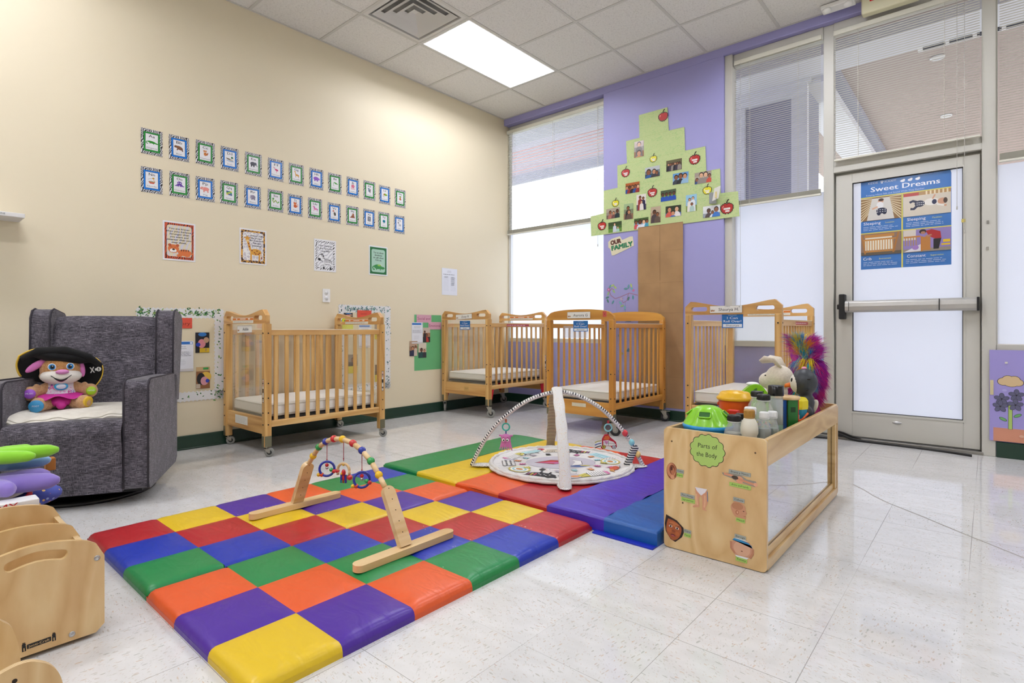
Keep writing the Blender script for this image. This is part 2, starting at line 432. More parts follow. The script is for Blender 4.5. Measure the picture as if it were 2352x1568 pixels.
# ---------------------------------------------------------------- room shell
H = 3.366; HD = 3.293; XR = 7.3; YB = -8.6
struct(MB().box((-.15, YB - .15, -.12), (XR + .15, .16, 0), M['floor']), 'floor')
struct(MB().box((-.15, YB - .15, 0), (0, .14, 3.6), M['cream']), 'wall_left')
mb = MB()
mb.box((0, 0, HD), (XR, .14, 3.6), M['purple']); mb.box((1.367, 0, 0), (2.59, .14, HD), M['purple'])
mb.box((0, .08, 0), (1.367, .14, .715), M['purple']); mb.box((2.59, .08, 0), (3.36, .14, .72), M['purple'])
mb.box((4.39, .06, 0), (XR, .14, .72), M['purple'])
struct(mb, 'wall_back', bevel=.004, seg=1)
rear = mat('#d8d2c0', .7)
struct(MB().box((XR, YB - .15, 0), (XR + .15, .14, 3.6), rear), 'wall_right')
struct(MB().box((-.15, YB - .15, 0), (XR + .15, YB, 3.6), rear), 'wall_rear')
mb = MB(); mb.box((0, YB, 0), (.012, .08, .1), M['base']); mb.box((.012, YB, 0), (.02, .08, .012), M['base'])
struct(mb, 'baseboard_left', bevel=.003, seg=1)
mb = MB(); mb.box((.012, .068, 0), (1.36, .08, .1), M['base']); mb.box((1.36, -.012, 0), (2.6, 0, .1), M['base'])
mb.box((2.59, .068, 0), (3.36, .08, .1), M['base']); mb.box((4.395, .046, 0), (XR, .06, .105), M['base']); mb.box((1.36, -.02, 0), (2.6, -.012, .012), M['base'])
struct(mb, 'baseboard_back', bevel=.003, seg=1)
# ceiling: 2x2 lay-in tiles, leaving openings for the fixtures
T2 = .6096; X1 = .6106; Y1 = -.5973
LIGHTS = [(1, 1), (5, 1), (9, 1), (1, 7), (5, 7), (9, 7), (1, 11), (5, 11)]   # (column, row) of the first cell, two rows long
VENT = (1, 3)
xs = [0] + [X1 + k * T2 for k in range(0, 11) if X1 + k * T2 < XR] + [XR]
ys = [0] + [Y1 - k * T2 for k in range(0, 14) if Y1 - k * T2 > YB] + [YB]
holes = {VENT} | {(a, b + k) for a, b in LIGHTS for k in (0, 1)}
mb = MB()
for i in range(len(xs) - 1):
    for j in range(len(ys) - 1):
        if (i, j) in holes: continue
        mb.box((xs[i], ys[j + 1], H), (xs[i + 1], ys[j], H + .015), M['ceil'])
mb.box((0, YB, H + .17), (XR, 0, H + .2), M['ceil'])
struct(mb, 'ceiling')
mb = MB()
for x in xs[1:-1]: mb.box((x - .012, YB, H - .004), (x + .012, 0, H + .012), M['tbar'])
for y in ys[1:-1]:
    for i in range(len(xs) - 1):
        j = ys.index(y)
        if (i, j - 1) in holes and (i, j) in holes and (i, j) != VENT and (i, j - 1) != VENT: continue
        mb.box((xs[i] + .012, y - .012, H - .004), (xs[i + 1] - .012, y + .012, H + .012), M['tbar'])
mb.box((0, YB, H - .003), (.02, 0, H + .01), M['tbar']); mb.box((.02, -.02, H - .003), (XR, 0, H + .01), M['tbar'])
struct(mb, 'trim_1')

# ceiling light fixtures (recessed 2x4 troffers with a central round lens)
m_lens = mat('#f3f5ff', .5, emit=LAMP, name='lit_lens'); m_refl = mat('#f6f6f4', .45, emit=0, name='white_reflector')
def make_light():
    t = thing('ceiling_light', 'recessed two by four ceiling light with a glowing round centre lens', 'ceiling light')
    a, b = T2 / 2 - .014, T2 - .014
    f = MB(); f.box((-a, -b, 0), (-a + .012, b, .02), m_refl); f.box((a - .012, -b, 0), (a, b, .02), m_refl)
    f.box((-a, -b, 0), (a, -b + .012, .02), m_refl); f.box((-a, b - .012, 0), (a, b, .02), m_refl); f.build('frame', t)
    r = MB(); prof = [(-a + .012, .01), (-a + .04, .06), (-.17, .1), (-.09, .115), (.09, .115), (.17, .1), (a - .04, .06), (a - .012, .01)]
    r.grid(lambda u, v: (prof[round(u * 7)][0], -b + .012 + v * (2 * b - .024), prof[round(u * 7)][1]), 7, 1, m_refl)
    for s in (-1, 1):
        y = s * (b - .013); r.add([(p[0], y, p[1]) for p in prof], [tuple(range(8)) if s > 0 else tuple(range(8))[::-1]], m_refl)
    r.build('reflector', t, solid=0)
    l = MB(); l.grid(lambda u, v: (-.115 * math.cos(u * PI), -b + .05 + v * (2 * b - .1), .118 - .052 * math.sin(u * PI)), 14, 1, m_lens)
    for s in (-1, 1): l.add([(-.115 * math.cos(k / 14 * PI), s * (b - .05), .118 - .052 * math.sin(k / 14 * PI)) for k in range(15)], [tuple(range(15))[::s]], m_lens)
    l.build('lens', t)
    return t
L0 = make_light()
for k, (i, j) in enumerate(LIGHTS):
    loc = ((xs[i] + xs[i + 1]) / 2, ys[j + 1], H - .003)
    if k == 0: L0.location = loc
    else:
        r = dup(L0, loc, 'recessed ceiling light beyond the edge of the picture'); r['group'] = 'ceiling lights out of view'
# supply air diffuser
t = thing('ceiling_vent', 'square grey louvred air diffuser in ceiling beside the lit fixture', 'vent', ((xs[1] + xs[2]) / 2, (ys[3] + ys[4]) / 2, H - .003))
mg = mat('#d2d0cc', .5)
mb = MB(); a = T2 / 2 - .013
def ring(mb, a0, z0, a1, z1, m):
    P = [(-1, -1), (1, -1), (1, 1), (-1, 1)]
    mb.add([(p[0] * a0, p[1] * a0, z0) for p in P] + [(p[0] * a1, p[1] * a1, z1) for p in P], [(k, (k + 1) % 4, 4 + (k + 1) % 4, 4 + k) for k in range(4)], m)
ring(mb, a, 0, a - .03, .0, mg); ring(mb, a - .03, 0, a - .04, .05, mg); mb.build('frame', t)
mb = MB()
for k in range(4):
    b0 = a - .05 - k * .065; ring(mb, b0, .004 + k * .004, b0 - .05, .03 + k * .004, mg); ring(mb, b0, .0045 + k * .004, b0 - .05, .0305 + k * .004, mg)
mb.box((-.02, -.02, .03), (.02, .02, .035), mg); mb.box((-a, -a, .055), (a, a, .06), mat('#a5a3a0', .8)); mb.build('louvre', t)

# windows and door -----------------------------------------------------------
AL = M['alu']; Y0, Y1w = .085, .13
def frame(name, parts, parent=None):
    mb = MB()
    for a, b in parts: mb.box(a, b, AL)
    return struct(mb, name, parent, bevel=.003, seg=1)
def pane(p, x0, x1, z0, z1, zf=None):
    mb = MB().box((x0, .112, z0), (x1, .117, z1), M['glass']); g = mb.build('glass_pane', p)
    if zf: MB().box((x0 + .001, .1075, z0 + .001), (x1 - .001, .109, zf), M['film']).build('frosted_film', p)
w1 = frame('window_1', [((0, Y0, .715), (.022, Y1w, HD)), ((1.34, Y0, .715), (1.367, Y1w, HD)), ((.022, Y0, .715), (1.34, Y1w, .76)), ((.022, Y0, 3.205), (1.34, Y1w, HD))])
pane(w1, .022, 1.34, .76, 3.205, 2.0)
w2 = frame('window_2', [((2.59, Y0 - .06, .72), (2.655, Y1w, HD)), ((3.358, Y0 - .02, 0), (3.43, Y1w + .01, HD)), ((2.655, Y0 - .03, .715), (3.358, Y1w, .765)), ((2.655, Y0 - .03, 3.19), (3.358, Y1w, HD))])
pane(w2, 2.655, 3.358, .765, 3.19, 1.98)
w3 = frame('window_3', [((4.394, Y0 - .02, .72), (XR, Y1w, .765)), ((4.394, Y0 - .02, 3.2), (XR, Y1w, HD)), ((4.39, Y0 - .01, .72), (4.402, Y1w, HD)), ((5.9, Y0, .765), (5.97, Y1w, 3.2))])
pane(w3, 4.394, XR, .765, 3.2, 1.99)
tr = frame('window_4', [((3.43, Y0 - .03, 2.105), (4.32, Y1w, 2.15)), ((3.43, Y0 - .015, 2.15), (4.32, Y1w, 2.2)), ((3.43, Y0 - .03, 3.21), (4.32, Y1w, HD)), ((4.32, Y0 - .03, 0), (4.394, Y1w + .01, HD)), ((4.30, .125, 0), (4.33, .14, 2.12)), ((3.425, .125, 0), (3.455, .14, 2.12)), ((3.45, .125, 2.075), (4.31, .14, 2.12))])
pane(tr, 3.43, 4.32, 2.2, 3.21)
door = frame('door_1', [((3.442, Y0, .03), (3.552, Y1w, 2.085)), ((4.222, Y0, .03), (4.312, Y1w, 2.085)), ((3.552, Y0, .03), (4.222, Y1w, .222)), ((3.552, Y0, 2.012), (4.222, Y1w, 2.085))])
pane(door, 3.552, 4.222, .222, 2.012, 2.01)
mb = MB()
for a, b in (((3.54, Y0 - .003, .21), (3.553, Y0 + .01, 2.024)), ((4.221, Y0 - .003, .21), (4.234, Y0 + .01, 2.024)), ((3.553, Y0 - .003, .21), (4.221, Y0 + .01, .223)), ((3.553, Y0 - .003, 2.011), (4.221, Y0 + .01, 2.024))): mb.box(a, b, AL)
mb.build('glazing_bead', door)
mb = MB()
for a, b in (((3.553, .098, .223), (3.558, .107, 2.011)), ((4.216, .098, .223), (4.221, .107, 2.011)), ((3.553, .098, .223), (4.221, .107, .228)), ((3.553, .098, 2.006), (4.221, .107, 2.011))): mb.box(a, b, M['brub'])
mb.build('rubber_gasket', door)
struct(MB().box((3.43, .05, 0), (4.33, .14, .022), mat('#8f8c86', .4, .6)), 'trim_2', bevel=.004)
struct(MB().box((3.36, .13, 0), (4.4, .16, .03), mat('#8f8c86', .4, .6)), 'trim_3')
# panic bar
pb = MB(); zc = 1.042
pb.prism(rrect(0, 0, .05, .088, .02), 3.50, 4.285, M['alu2'])
o = None
bar = MB(); bar.M = frameM((0, .035, zc), (0, 1, 0), (0, 0, 1), (1, 0, 0)); bar.prism([(.02, -.045), (.02, .045), (-.012, .045), (-.026, .03), (-.03, 0), (-.026, -.03), (-.012, -.045)][::-1], 3.515, 4.295, mat('#b9b7b2', .35, .5))
hb = bar.build('push_bar', door, bevel=.002, seg=1); hb['label'] = 'satin metal push bar'
b2 = MB(); b2.box((3.54, .002, zc - .036), (3.543, .006, zc + .036), M['black']); b2.box((4.09, .002, zc - .04), (4.096, .0065, zc + .042), M['black']); b2.build('seam', hb)
b2 = MB(); b2.box((4.295, 0, zc - .047), (4.309, .07, zc + .047), M['black']); b2.build('end_cap', hb, bevel=.003)
b2 = MB(); b2.box((3.474, 0.003, zc - .098), (3.515, .085, zc + .098), M['black']); b2.box((3.455, .04, zc - .02), (3.474, .07, zc + .02), M['black']); b2.build('latch_housing', hb, bevel=.008, seg=3)
b2 = MB(); b2.box((3.52, .06, zc - .03), (3.6, Y0, zc + .03), M['alu2']); b2.box((4.23, .06, zc - .03), (4.28, Y0, zc + .03), M['alu2']); b2.build('bracket', hb)
b2 = MB(); b2.lathe([(.001, 0), (.028, .001), (.03, .004)][::-1], M['alu2'], (3.84, Y0 - .0045, .165), 16, 'y', sx=.35); b2.build('lock_cover', door)
# blinds
def blind(name, label, x0, x1, z1, z0, y, stack, cords, lift, pitch=.0175, nstack=0):
    t = thing(name, label, 'blind', ((x0 + x1) / 2, y, z0)); ox = (x0 + x1) / 2; bl = M['blind']; hw = (x1 - x0) / 2; hh = z1 - z0
    MB().box((-hw, -.018, hh - .038), (hw, .018, hh), bl).build('headrail', t, bevel=.004)
    mb = MB(); z = stack + .012; tilt = .12
    while z < hh - .045:
        for sgn in (1,):
            dx, dz = .0115 * math.cos(tilt), .0115 * math.sin(tilt)
            mb.add([(-hw + .006, -dx, z - dz), (hw - .006, -dx, z - dz), (hw - .006, 0, z + .0016), (-hw + .006, 0, z + .0016), (hw - .006, dx, z + dz), (-hw + .006, dx, z + dz)], [(0, 1, 2, 3), (3, 2, 4, 5)], bl, True)
        z += pitch
    mb.build('slats', t)
    mb = MB(); mb.box((-hw + .004, -.013, 0), (hw - .004, .013, .014), bl)
    z = .016
    while z < stack: mb.box((-hw + .006, -.0125, z), (hw - .006, .0125, z + .0013), bl); z += .0032
    mb.build('bottom_rail', t, bevel=.001, seg=1)
    mb = MB()
    for cx in cords: mb.tube([(cx - ox, -.012, .01), (cx - ox, -.012, hh - .03)], .0011, mat('#d8d5c8', .7), 4); mb.tube([(cx - ox, .012, .01), (cx - ox, .012, hh - .03)], .0011, mat('#d8d5c8', .7), 4)
    mb.build('ladder_cord', t)
    for lx, lz in lift:
        mb = MB(); mb.tube([(lx - ox, -.022, lz - z0), (lx - ox, -.022, hh - .03)], .0014 if lz > 1 else .0022, mat('#c9c7bf', .6), 6); mb.lathe([(.002, 0), (.005, .004), (.004, .025)], mat('#c9c7bf', .6), (lx - ox, -.022, lz - z0 - .02), 8); mb.build('pull_cord', t)
    return t
blind('window_blind', 'half raised cream mini blind over leftmost tall window beside the cream wall', .012, 1.362, 3.236, 1.99, .055, .055, [.12, .69, 1.27], [(.11, .95), (1.28, 1.75)])
blind('window_blind', 'cream mini blind on narrow window between lilac pillar and glass door', 2.672, 3.352, 3.22, 1.94, .035, .05, [2.80, 3.18], [(2.73, 1.02)])
blind('window_blind', 'fully lowered cream mini blind on transom window above the glass door', 3.436, 4.316, 3.215, 2.188, .035, .0, [3.60, 4.12], [(4.19, 1.72), (4.23, 1.55)])
blind('window_blind', 'cream mini blind at right edge, beyond the door jamb', 4.405, 5.88, 3.215, 1.99, .035, .06, [4.55, 5.2, 5.75], [])

# exterior --------------------------------------------------------------------
conc = mat('#b9b7b0', .8); tan = mat('#b9a9a0', .8); wh = mat('#e2e2e4', .7); bgy = mat('#9c9dab', .7)
struct(MB().box((-30, .16, -.2), (40, 60, -.04), conc), 'ground')
tan1 = mat('#aaa7b8', .8); mb = MB(); mb.box((-8, .14, 3.5), (2.15, 2.45, 3.62), tan1)
for k in range(9): mb.box((-8 , 1.35 + k * .11, 3.493), (2.15, 1.365 + k * .11, 3.5), mat('#c49a9c', .8))
mb.box((-8, .14, 3.4), (2.15, .5, 3.5), wh); mb.box((-8, .5, 3.44), (2.15, 1.0, 3.5), bgy); mb.box((-8, 2.38, 3.38), (2.15, 2.46, 3.62), bgy)
struct(mb, 'canopy_low')
mb = MB(); mb.box((2.15, .14, 3.56), (14, 7.5, 3.7), tan); mb.box((2.15, .14, 3.42), (14, .55, 3.56), bgy); mb.box((2.15, .95, 3.46), (14, 1.43, 3.56), wh)
mb.box((2.72, 1.43, 3.4), (3.1, 7.5, 3.56), wh); mb.box((2.66, 1.43, 3.5), (2.72, 7.5, 3.56), bgy); mb.box((3.1, 1.43, 3.49), (3.2, 7.5, 3.56), bgy)
struct(mb, 'canopy_high')
mb = MB(); mb.box((2.26, 1.42, -.04), (2.92, 2.05, 3.4), bgy)
for a, b in (((2.23, 1.38, -.04), (2.33, 1.45, 3.42)), ((2.80, 1.38, -.04), (2.95, 1.45, 3.42)), ((2.33, 1.38, 3.3), (2.8, 1.45, 3.42)), ((2.2, 1.37, 3.42), (2.98, 2.1, 3.47))): mb.box(a, b, wh)
struct(mb, 'porch_column')
struct(MB().box((3.2, 9.5, -.04), (14, 9.8, 3.1), mat('#c9a5a2', .8)), 'neighbour_wall')
for k, (x, y) in enumerate([(3.975, 1.98), (3.957, 3.96)]):
    t = thing('downlight', ['white round porch downlight seen through transom, nearer one', 'white round porch downlight seen through transom, farther one'][k], 'downlight', (x, y, 3.553))
    MB().lathe([(.062, .004), (.06, -.006), (.05, -.006), (.045, .004)], M['white'], seg=20, cap=False).build('trim_ring', t); MB().lathe([(.001, -.002), (.03, -.001), (.048, .0)], mat('#e8e6e0', .5), seg=20, cap=False).build('lens', t)
mb = MB()
for k in range(5): mb.box((3.9 + k * .19, 1.40, 3.452), (4.06 + k * .19, 1.47, 3.4595), mat('#3a3c44', .8))
mb.box((3.86, 1.385, 3.4595), (4.9, 1.50, 3.461), M['white']); t = mb.build('soffit_vent'); tag(t, 'slotted white soffit vent strip outside above the transom', 'vent')
# bare tree beyond the left window
mb = MB(); bark = mat('#6f6a70', .9); random.seed(11)
def branch(p, d, l, r, n):
    q = p + d * l; mb.tube([p, (p + q) / 2 + Vector((random.uniform(-.05, .05), 0, random.uniform(-.03, .03))) * l, q], [r, r * .8, r * .6], bark, 5, cap=False)
    if n:
        for k in range(3): branch(q if k else (p + q) / 2, (d + Vector((random.uniform(-.75, .75), random.uniform(-.3, .3), random.uniform(-.1, .5)))).normalized(), l * random.uniform(.6, .8), r * .55, n - 1)
for bx in (-4.6,): branch(Vector((bx, 12, -.05)), Vector((.05, 0, 1)).normalized(), 2.6, .07, 5)
tag(mb.build('bare_tree'), 'leafless tree outside the leftmost window seen through the blind', 'tree')
# wall fixtures
t = thing('exit_sign', 'cream exit sign box with red letters above the glass door', 'exit sign', mat4=on_back(3.81, 3.30, .001))
MB().box((-.175, -.07, 0), (.175, .064, .07), mat('#dcd8b8', .5)).build('housing', t, bevel=.012, seg=3)
a = Art(); a.M = Matrix.Translation((0, 0, .0705)); a.txt('EXIT', 0, .03, .048, '#d4121c', w=.25); a.build('lettering', t)
t = thing('emergency_light', 'white twin head emergency light on the ceiling by the exit sign', 'emergency light', (3.5, -.1, H - .004))
MB().box((-.12, -.05, -.035), (.1, .05, 0), M['white']).build('body', t, bevel=.008, seg=3)
for sx in (-.08, .06): MB().ell((sx, -.03, -.045), (.03, .03, .022), M['white']).build('lamp_head', t)

# old crack repair line across the floor tiles
mb = MB(); cp = [(3.78, -1.355), (3.85, -1.445), (3.90, -1.53), (3.97, -1.62), (4.13, -1.77), (4.28, -1.924), (4.456, -2.09), (4.9, -2.5)]
for (a, b), (c, d) in zip(cp, cp[1:]): mb.box((0, 0, 0), (0, 0, 0), mat('#a9a296', .6)) if 0 else mb.add([(a - .002, b - .002, .0006), (a + .002, b + .002, .0006), (c + .002, d + .002, .0006), (c - .002, d - .002, .0006)], [(0, 1, 2, 3)], mat('#a9a296', .6))
struct(mb, 'trim_4')
# ---------------------------------------------------------------- cribs
def caster(t, x, y, zt, r, ang, brake=False):
    """swivel caster under a post: bracket plate, fork, wheel"""
    mb = MB(); mb.lathe([(.007, 0), (.007, .03)], M['steel'], (0, 0, zt - .015), 10)
    c, s = math.cos(ang), math.sin(ang); off = r * .55; wz = r
    R = Matrix.Translation((x, y, 0)) @ Matrix.Rotation(ang, 4, 'Z'); mb.M = R
    mb.v = [tuple(R @ Vector(v)) for v in mb.v]
    mb.box((-r * .5, -.017, zt - .016), (r * .7, .017, zt - .012), M['steel'])
    for sy in (-1, 1):
        y0 = sy * .0135
        mb.M = R @ frameM((0, y0 - .001, 0), (1, 0, 0), (0, 0, 1), (0, -1, 0))
        mb.prism([(-r * .45, zt - .014), (off - r * .2, wz - r * .15), (off + r * .2, wz - r * .15), (r * .7, zt - .014)][::1], -.001, .001, M['steel'])
    if brake: mb.M = R; mb.box((off + r * .2, -.012, zt - .022), (off + r * 1.0, .012, zt - .018), M['steel'])
    f = mb.build('caster', t)
    w = MB(); w.M = R
    w.lathe([(r * .55, -.010), (r * .9, -.0105), (r, -.006), (r, .006), (r * .9, .0105), (r * .55, .010)], M['rubber'] if not brake else M['brub'], (off, 0, wz), 22, 'y')
    w.lathe([(.004, -.012), (r * .5, -.0105), (r * .56, -.008), (r * .56, .008), (r * .5, .0105), (.004, .012)], M['brub'] if not brake else M['rubber'], (off, 0, wz), 18, 'y')
    w.lathe([(.005, -.0155), (.005, .0155)], M['steel'], (off, 0, wz), 8, 'y')
    w.build('wheel', f)
def crib(label, x0, x1, y0, y1, P):
    """crib seen end on: ends face -y, long sides run along y"""
    W, L = x1 - x0, y1 - y0; t = thing('crib', label, 'crib', ((x0 + x1) / 2, (y0 + y1) / 2, 0), group=None)
    hx_, hy = W / 2, L / 2; zb, zh = P['zb'], P['zh']; pw, pd = P.get('pw', .045), P.get('pd', .05)
    wv, wx, wy = [M[k] for k in P['wood']]
    for sx in (-1, 1):
        for sy in (-1, 1):
            mb = MB(); a, b = sx * hx_, sx * (hx_ - pw); c, d = sy * hy, sy * (hy - pd)
            mb.box((min(a, b), min(c, d), zb), (max(a, b), max(c, d), zh), wv); p = mb.build('post', t, bevel=.005)
            for z in P['bolts']:
                MB().lathe([(.0055, 0), (.0055, .0025), (.003, .003)], M['bolt'], (sx * (hx_ - pw / 2), sy * hy - (.0025 if sy < 0 else 0), z), 8, 'y').build('bolt', p)
                if sx > 0: MB().lathe([(.005, 0), (.005, .002)], M['bolt'], (hx_, sy * (hy - pd / 2), z), 8, 'x').build('bolt', p)
            bo = MB()
            # zinc corner plate low on the post
            bo.box((min(a, b) + .004, sy * hy - .001, zb + .002), (max(a, b) - .01, sy * hy + .001, zb + P['plate']), mat('#7d7a63', .4, .7))
            if sx > 0: bo.box((a - .001, min(c, d) + .002, zb + .002), (a + .001, max(c, d) - .002, zb + P['plate']), mat('#7d7a63', .4, .7))
            bo.build('corner_plate', p)
            caster(t, sx * (hx_ - pw / 2), sy * (hy - pd / 2), zb, P['r'], P['ang'][(sx > 0) * 2 + (sy > 0)], P.get('brake', False))
    # head and foot boards
    for sy in (-1, 1):
        n = 16; top = []
        for i in range(n + 1):
            u = i / n; x = hx_ - u * W
            if P['head'] == 'dip': z = P['zt'] - P['dip'] * math.sin(PI * min(1, max(0, (u - .08) / .84))) ** 1.2
            else: z = P['zt'] - .0 - P['dip'] * (abs(2 * u - 1) ** 2.4)
            rr = .05 if P['head'] == 'dip' else .09
            e = min(u, 1 - u) * W
            if e < rr: z -= (rr - math.sqrt(max(0, rr * rr - (rr - e) ** 2))) * (.8 if P['head'] == 'dip' else .35)
            top.append((x, z))
        poly = [(-hx_, zh), (hx_, zh)] + top; hs = []
        if P['head'] == 'dip':
            for sx in (-1, 1): hs.append(rrect(sx * (hx_ - .105), (zh + P['zt'] - P['dip']) / 2 + .012, .12, .032, .0155))
        mb = MB(); mb.M = frameM((0, sy * hy + (pd if sy < 0 else 0), 0), (1, 0, 0), (0, 0, 1), (0, -1, 0)); mb.prism(poly, pd - .036, pd - .004, wx, hs)
        hb = mb.build('headboard', t, bevel=.005)
        mb = MB(); y = sy * (hy - pd / 2); mb.box((-hx_ + pw, y - .003, P['zl'][1] + .0), (hx_ - pw, y + .003, zh + .01), M['acrylic']); mb.build('clear_panel', t)
        mb = MB(); y = sy * (hy - pd / 2); mb.box((-hx_ + pw - .002, y - .014, P['ze'][0]), (hx_ - pw + .002, y + .014, P['ze'][1]), wx); mb.build('end_board', t, bevel=.004)
    xr = hx_ - pw / 2
    for sx in (-1, 1):
        mb = MB(); mb.box((sx * xr - .014, -hy + pd, P['zr'][0]), (sx * xr + .014, hy - pd, P['zr'][1]), wy); mb.box((sx * xr - .014, -hy + pd, P['zr'][1]), (sx * xr + .014, hy - pd, P['zr'][1] + .004), mat('#e9dfc8', .4)); mb.build('top_rail', t, bevel=.004)
        mb = MB(); mb.box((sx * xr - .014, -hy + pd, P['zl'][0]), (sx * xr + .014, hy - pd, P['zl'][1]), wy); mb.build('bottom_rail', t, bevel=.004)
        n = P['n']; a, b = P['slats']
        for k in range(n):
            y = a + (b - a) * k / (n - 1) - (y0 + y1) / 2; sw = P['sw'] / 2
            mb = MB(); mb.box((sx * xr - .007, y - sw, P['zl'][1] - .005), (sx * xr + .007, y + sw, P['zr'][0] + .005), wv); mb.build('slat', t, bevel=.004)
    mb = MB(); mb.box((-hx_ + pw + .01, -hy + pd + .005, P['zm'][0] - .02), (hx_ - pw - .01, hy - pd - .005, P['zm'][0] - .004), mat('#3a3a3a', .6)); mb.build('mattress_board', t)
    # mattress lies loose inside the crib
    m = MB(); z0, z1 = P['zm']; a, b = hx_ - pw * .5 - .022, hy - pd - .006
    m.box((-a, -b, z0), (a, b, z1), M['mattress']); lab = P['mlabel']
    o = m.build('crib_mattress', loc=((x0 + x1) / 2, (y0 + y1) / 2, 0), bevel=.022, seg=4); tag(o, lab, 'mattress')
    pp = MB(); q = rrect(0, 0, 2 * a + .001, 2 * b + .001, .022, 4)
    for z in (z0 + .018, z1 - .012): pp.tube([(p[0], p[1], z) for p in q], .0028, mat('#cfcbc0', .5), 5, closed=True)
    pp.build('piping', o)
    return t
def decal(parent, w, h, paint, m4, name='sticker'):
    a = Art(); sheet(a, w, h, '#e9e6dc', .0004); paint(a); o = a.build(name, parent); o.matrix_local = m4; return o
def flatlocal(x, y, z, face='-y'):
    return frameM((x, y, z), (1, 0, 0), (0, 0, 1), (0, -1, 0)) if face == '-y' else frameM((x, y, z), (0, 1, 0), (0, 0, 1), (1, 0, 0))
def warn_strip(a):
    a.rect(0, .008, .33, .016, '#d97a28'); a.rect(-.1, .009, .02, .009, '#f0e3d0'); a.rect(0, .009, .09, .006, '#efe0cc'); a.rect(.1, .009, .03, .009, '#f0e3d0'); a.rect(0, -.01, .33, .02, '#e4dfd0'); a.scrib(0, -.01, .31, .016, 4, '#8b877c', .0009)
def post_strip(a):
    a.rect(0, 0, .016, .16, '#1c1c1c'); a.rect(0, .045, .013, .062, '#e6e2da'); a.rect(0, -.03, .013, .035, '#e6e2da'); a.rect(0, -.066, .013, .02, '#e6e2da'); a.rect(0, .05, .008, .04, '#c98b84'); a.poly([(-.004, -.012), (.004, -.012), (0, -.02)], '#111111'); a.poly([(-.004, -.06), (.004, -.06), (0, -.07)], '#111111')
def red_strip(a): a.rect(0, 0, .36, .022, '#b23a3c'); a.scrib(0, 0, .34, .008, 1, '#f1e9e4', .004)
def spec_plate(a): a.rect(0, 0, .2, .06, '#efece2'); a.scrib(0, .0, .18, .048, 6, '#8a877c', .0011)
D1 = dict(zb=.068, zh=.905, zt=1.002, dip=.038, head='dip', r=.031, plate=.075, bolts=(.84, .5, .4, .3, .22), zr=(.825, .862), zl=(.2, .243), ze=(.15, .262), zm=(.262, .352), n=11, slats=(-3.147, -2.354), sw=.028, wood=('pine', 'pinex', 'piney'), ang=(1.2, 1.4, 1.0, .9), mlabel='white vinyl mattress inside the crib along the cream wall')
c1 = crib('pine crib along cream wall, nearest the grey armchair, clear panel ends', .025, .69, -3.235, -2.245, D1)
for sy in (-1, 1): decal(c1, .33, .038, warn_strip, flatlocal(-.01 if sy < 0 else .0, (-.495 if sy < 0 else .495 - .05) + (.0035 if sy < 0 else .0035), .93), 'warning_label')
decal(c1, .016, .16, post_strip, flatlocal(.310, -.4955, .45), 'warning_label'); decal(c1, .016, .16, post_strip, flatlocal(.3335, .47, .45, 'x'), 'warning_label')
decal(c1, .2, .06, spec_plate, flatlocal(-.05, -.4845, .215), 'spec_label')
D2 = dict(zb=.12, zh=.962, zt=1.055, dip=.032, head='dip', r=.042, plate=.06, bolts=(.9, .52, .4, .33), zr=(.886, .924), zl=(.272, .312), ze=(.2, .318), zm=(.345, .425), n=11, slats=(-.972, -.172), sw=.022, wood=('pine', 'pinex', 'piney'), ang=(2.3, 1.2, .62, .9), mlabel='white mattress inside the pine crib in the room corner')
c2 = crib('pine crib in room corner below leftmost window, with red leg gussets', .035, .705, -1.03, -.075, D2)
decal(c2, .33, .038, warn_strip, flatlocal(.0, .4775 - .05 + .0035, .99), 'warning_label'); decal(c2, .36, .022, red_strip, flatlocal(.3275, -.02, .905, 'x'), 'warning_label')
decal(c2, .016, .16, post_strip, flatlocal(.3355, .44, .50, 'x'), 'warning_label')
def makerplate(a): a.rect(0, 0, .07, .05, '#cfa45f'); a.txt('KAPLAN', 0, .006, .009, '#2a2118', w=.04); a.scrib(0, -.006, .035, .006, 1, '#5b4a30', .001)
decal(c2, .07, .05, makerplate, flatlocal(.02, -.4675, .262), 'maker_label')
for sx in (-1, 1):
    for sy in (-1, 1):
        g = MB(); g.M = frameM((sx * .3125, sy * .4275, 0), (0, -sy, 0), (0, 0, 1), (1, 0, 0)) if sy < 0 else frameM((sx * .3125, .4275, 0), (0, -1, 0), (0, 0, 1), (-1, 0, 0))
        g.prism([(0, .272), (0, .15), (.012, .15), (.045, .272)], -.008, .008, mat('#c4182c', .5)); g.build('gusset', c2)
D3 = dict(zb=.115, zh=.945, zt=1.035, dip=.03, head='arch', r=.045, plate=.06, brake=True, bolts=(.87, .5, .3, .2), zr=(.876, .911), zl=(.206, .256), ze=(.14, .262), zm=(.268, .352), n=10, slats=(-.875, -.094), sw=.022, wood=('honey', 'honeyx', 'honeyy'), ang=(.9, .6, .4, .75), pw=.042, mlabel='white mattress inside the honey coloured crib with arched ends')
c3 = crib('honey coloured crib with arched ends, in front of the lilac pillar', 1.405, 2.075, -1.03, -.06, D3)
def tag6(a): a.rect(0, 0, .035, .045, '#c9524c'); a.txt('6', 0, 0, .015, '#2b1714')
decal(c3, .035, .045, tag6, flatlocal(.255, -.4825, .99), 'number_tag'); decal(c3, .14, .03, lambda a: (a.rect(0, 0, .14, .03, '#e3dac0'), a.scrib(0, 0, .13, .024, 3, '#a39a80', .001)), flatlocal(.0, -.4765, .225), 'spec_label')
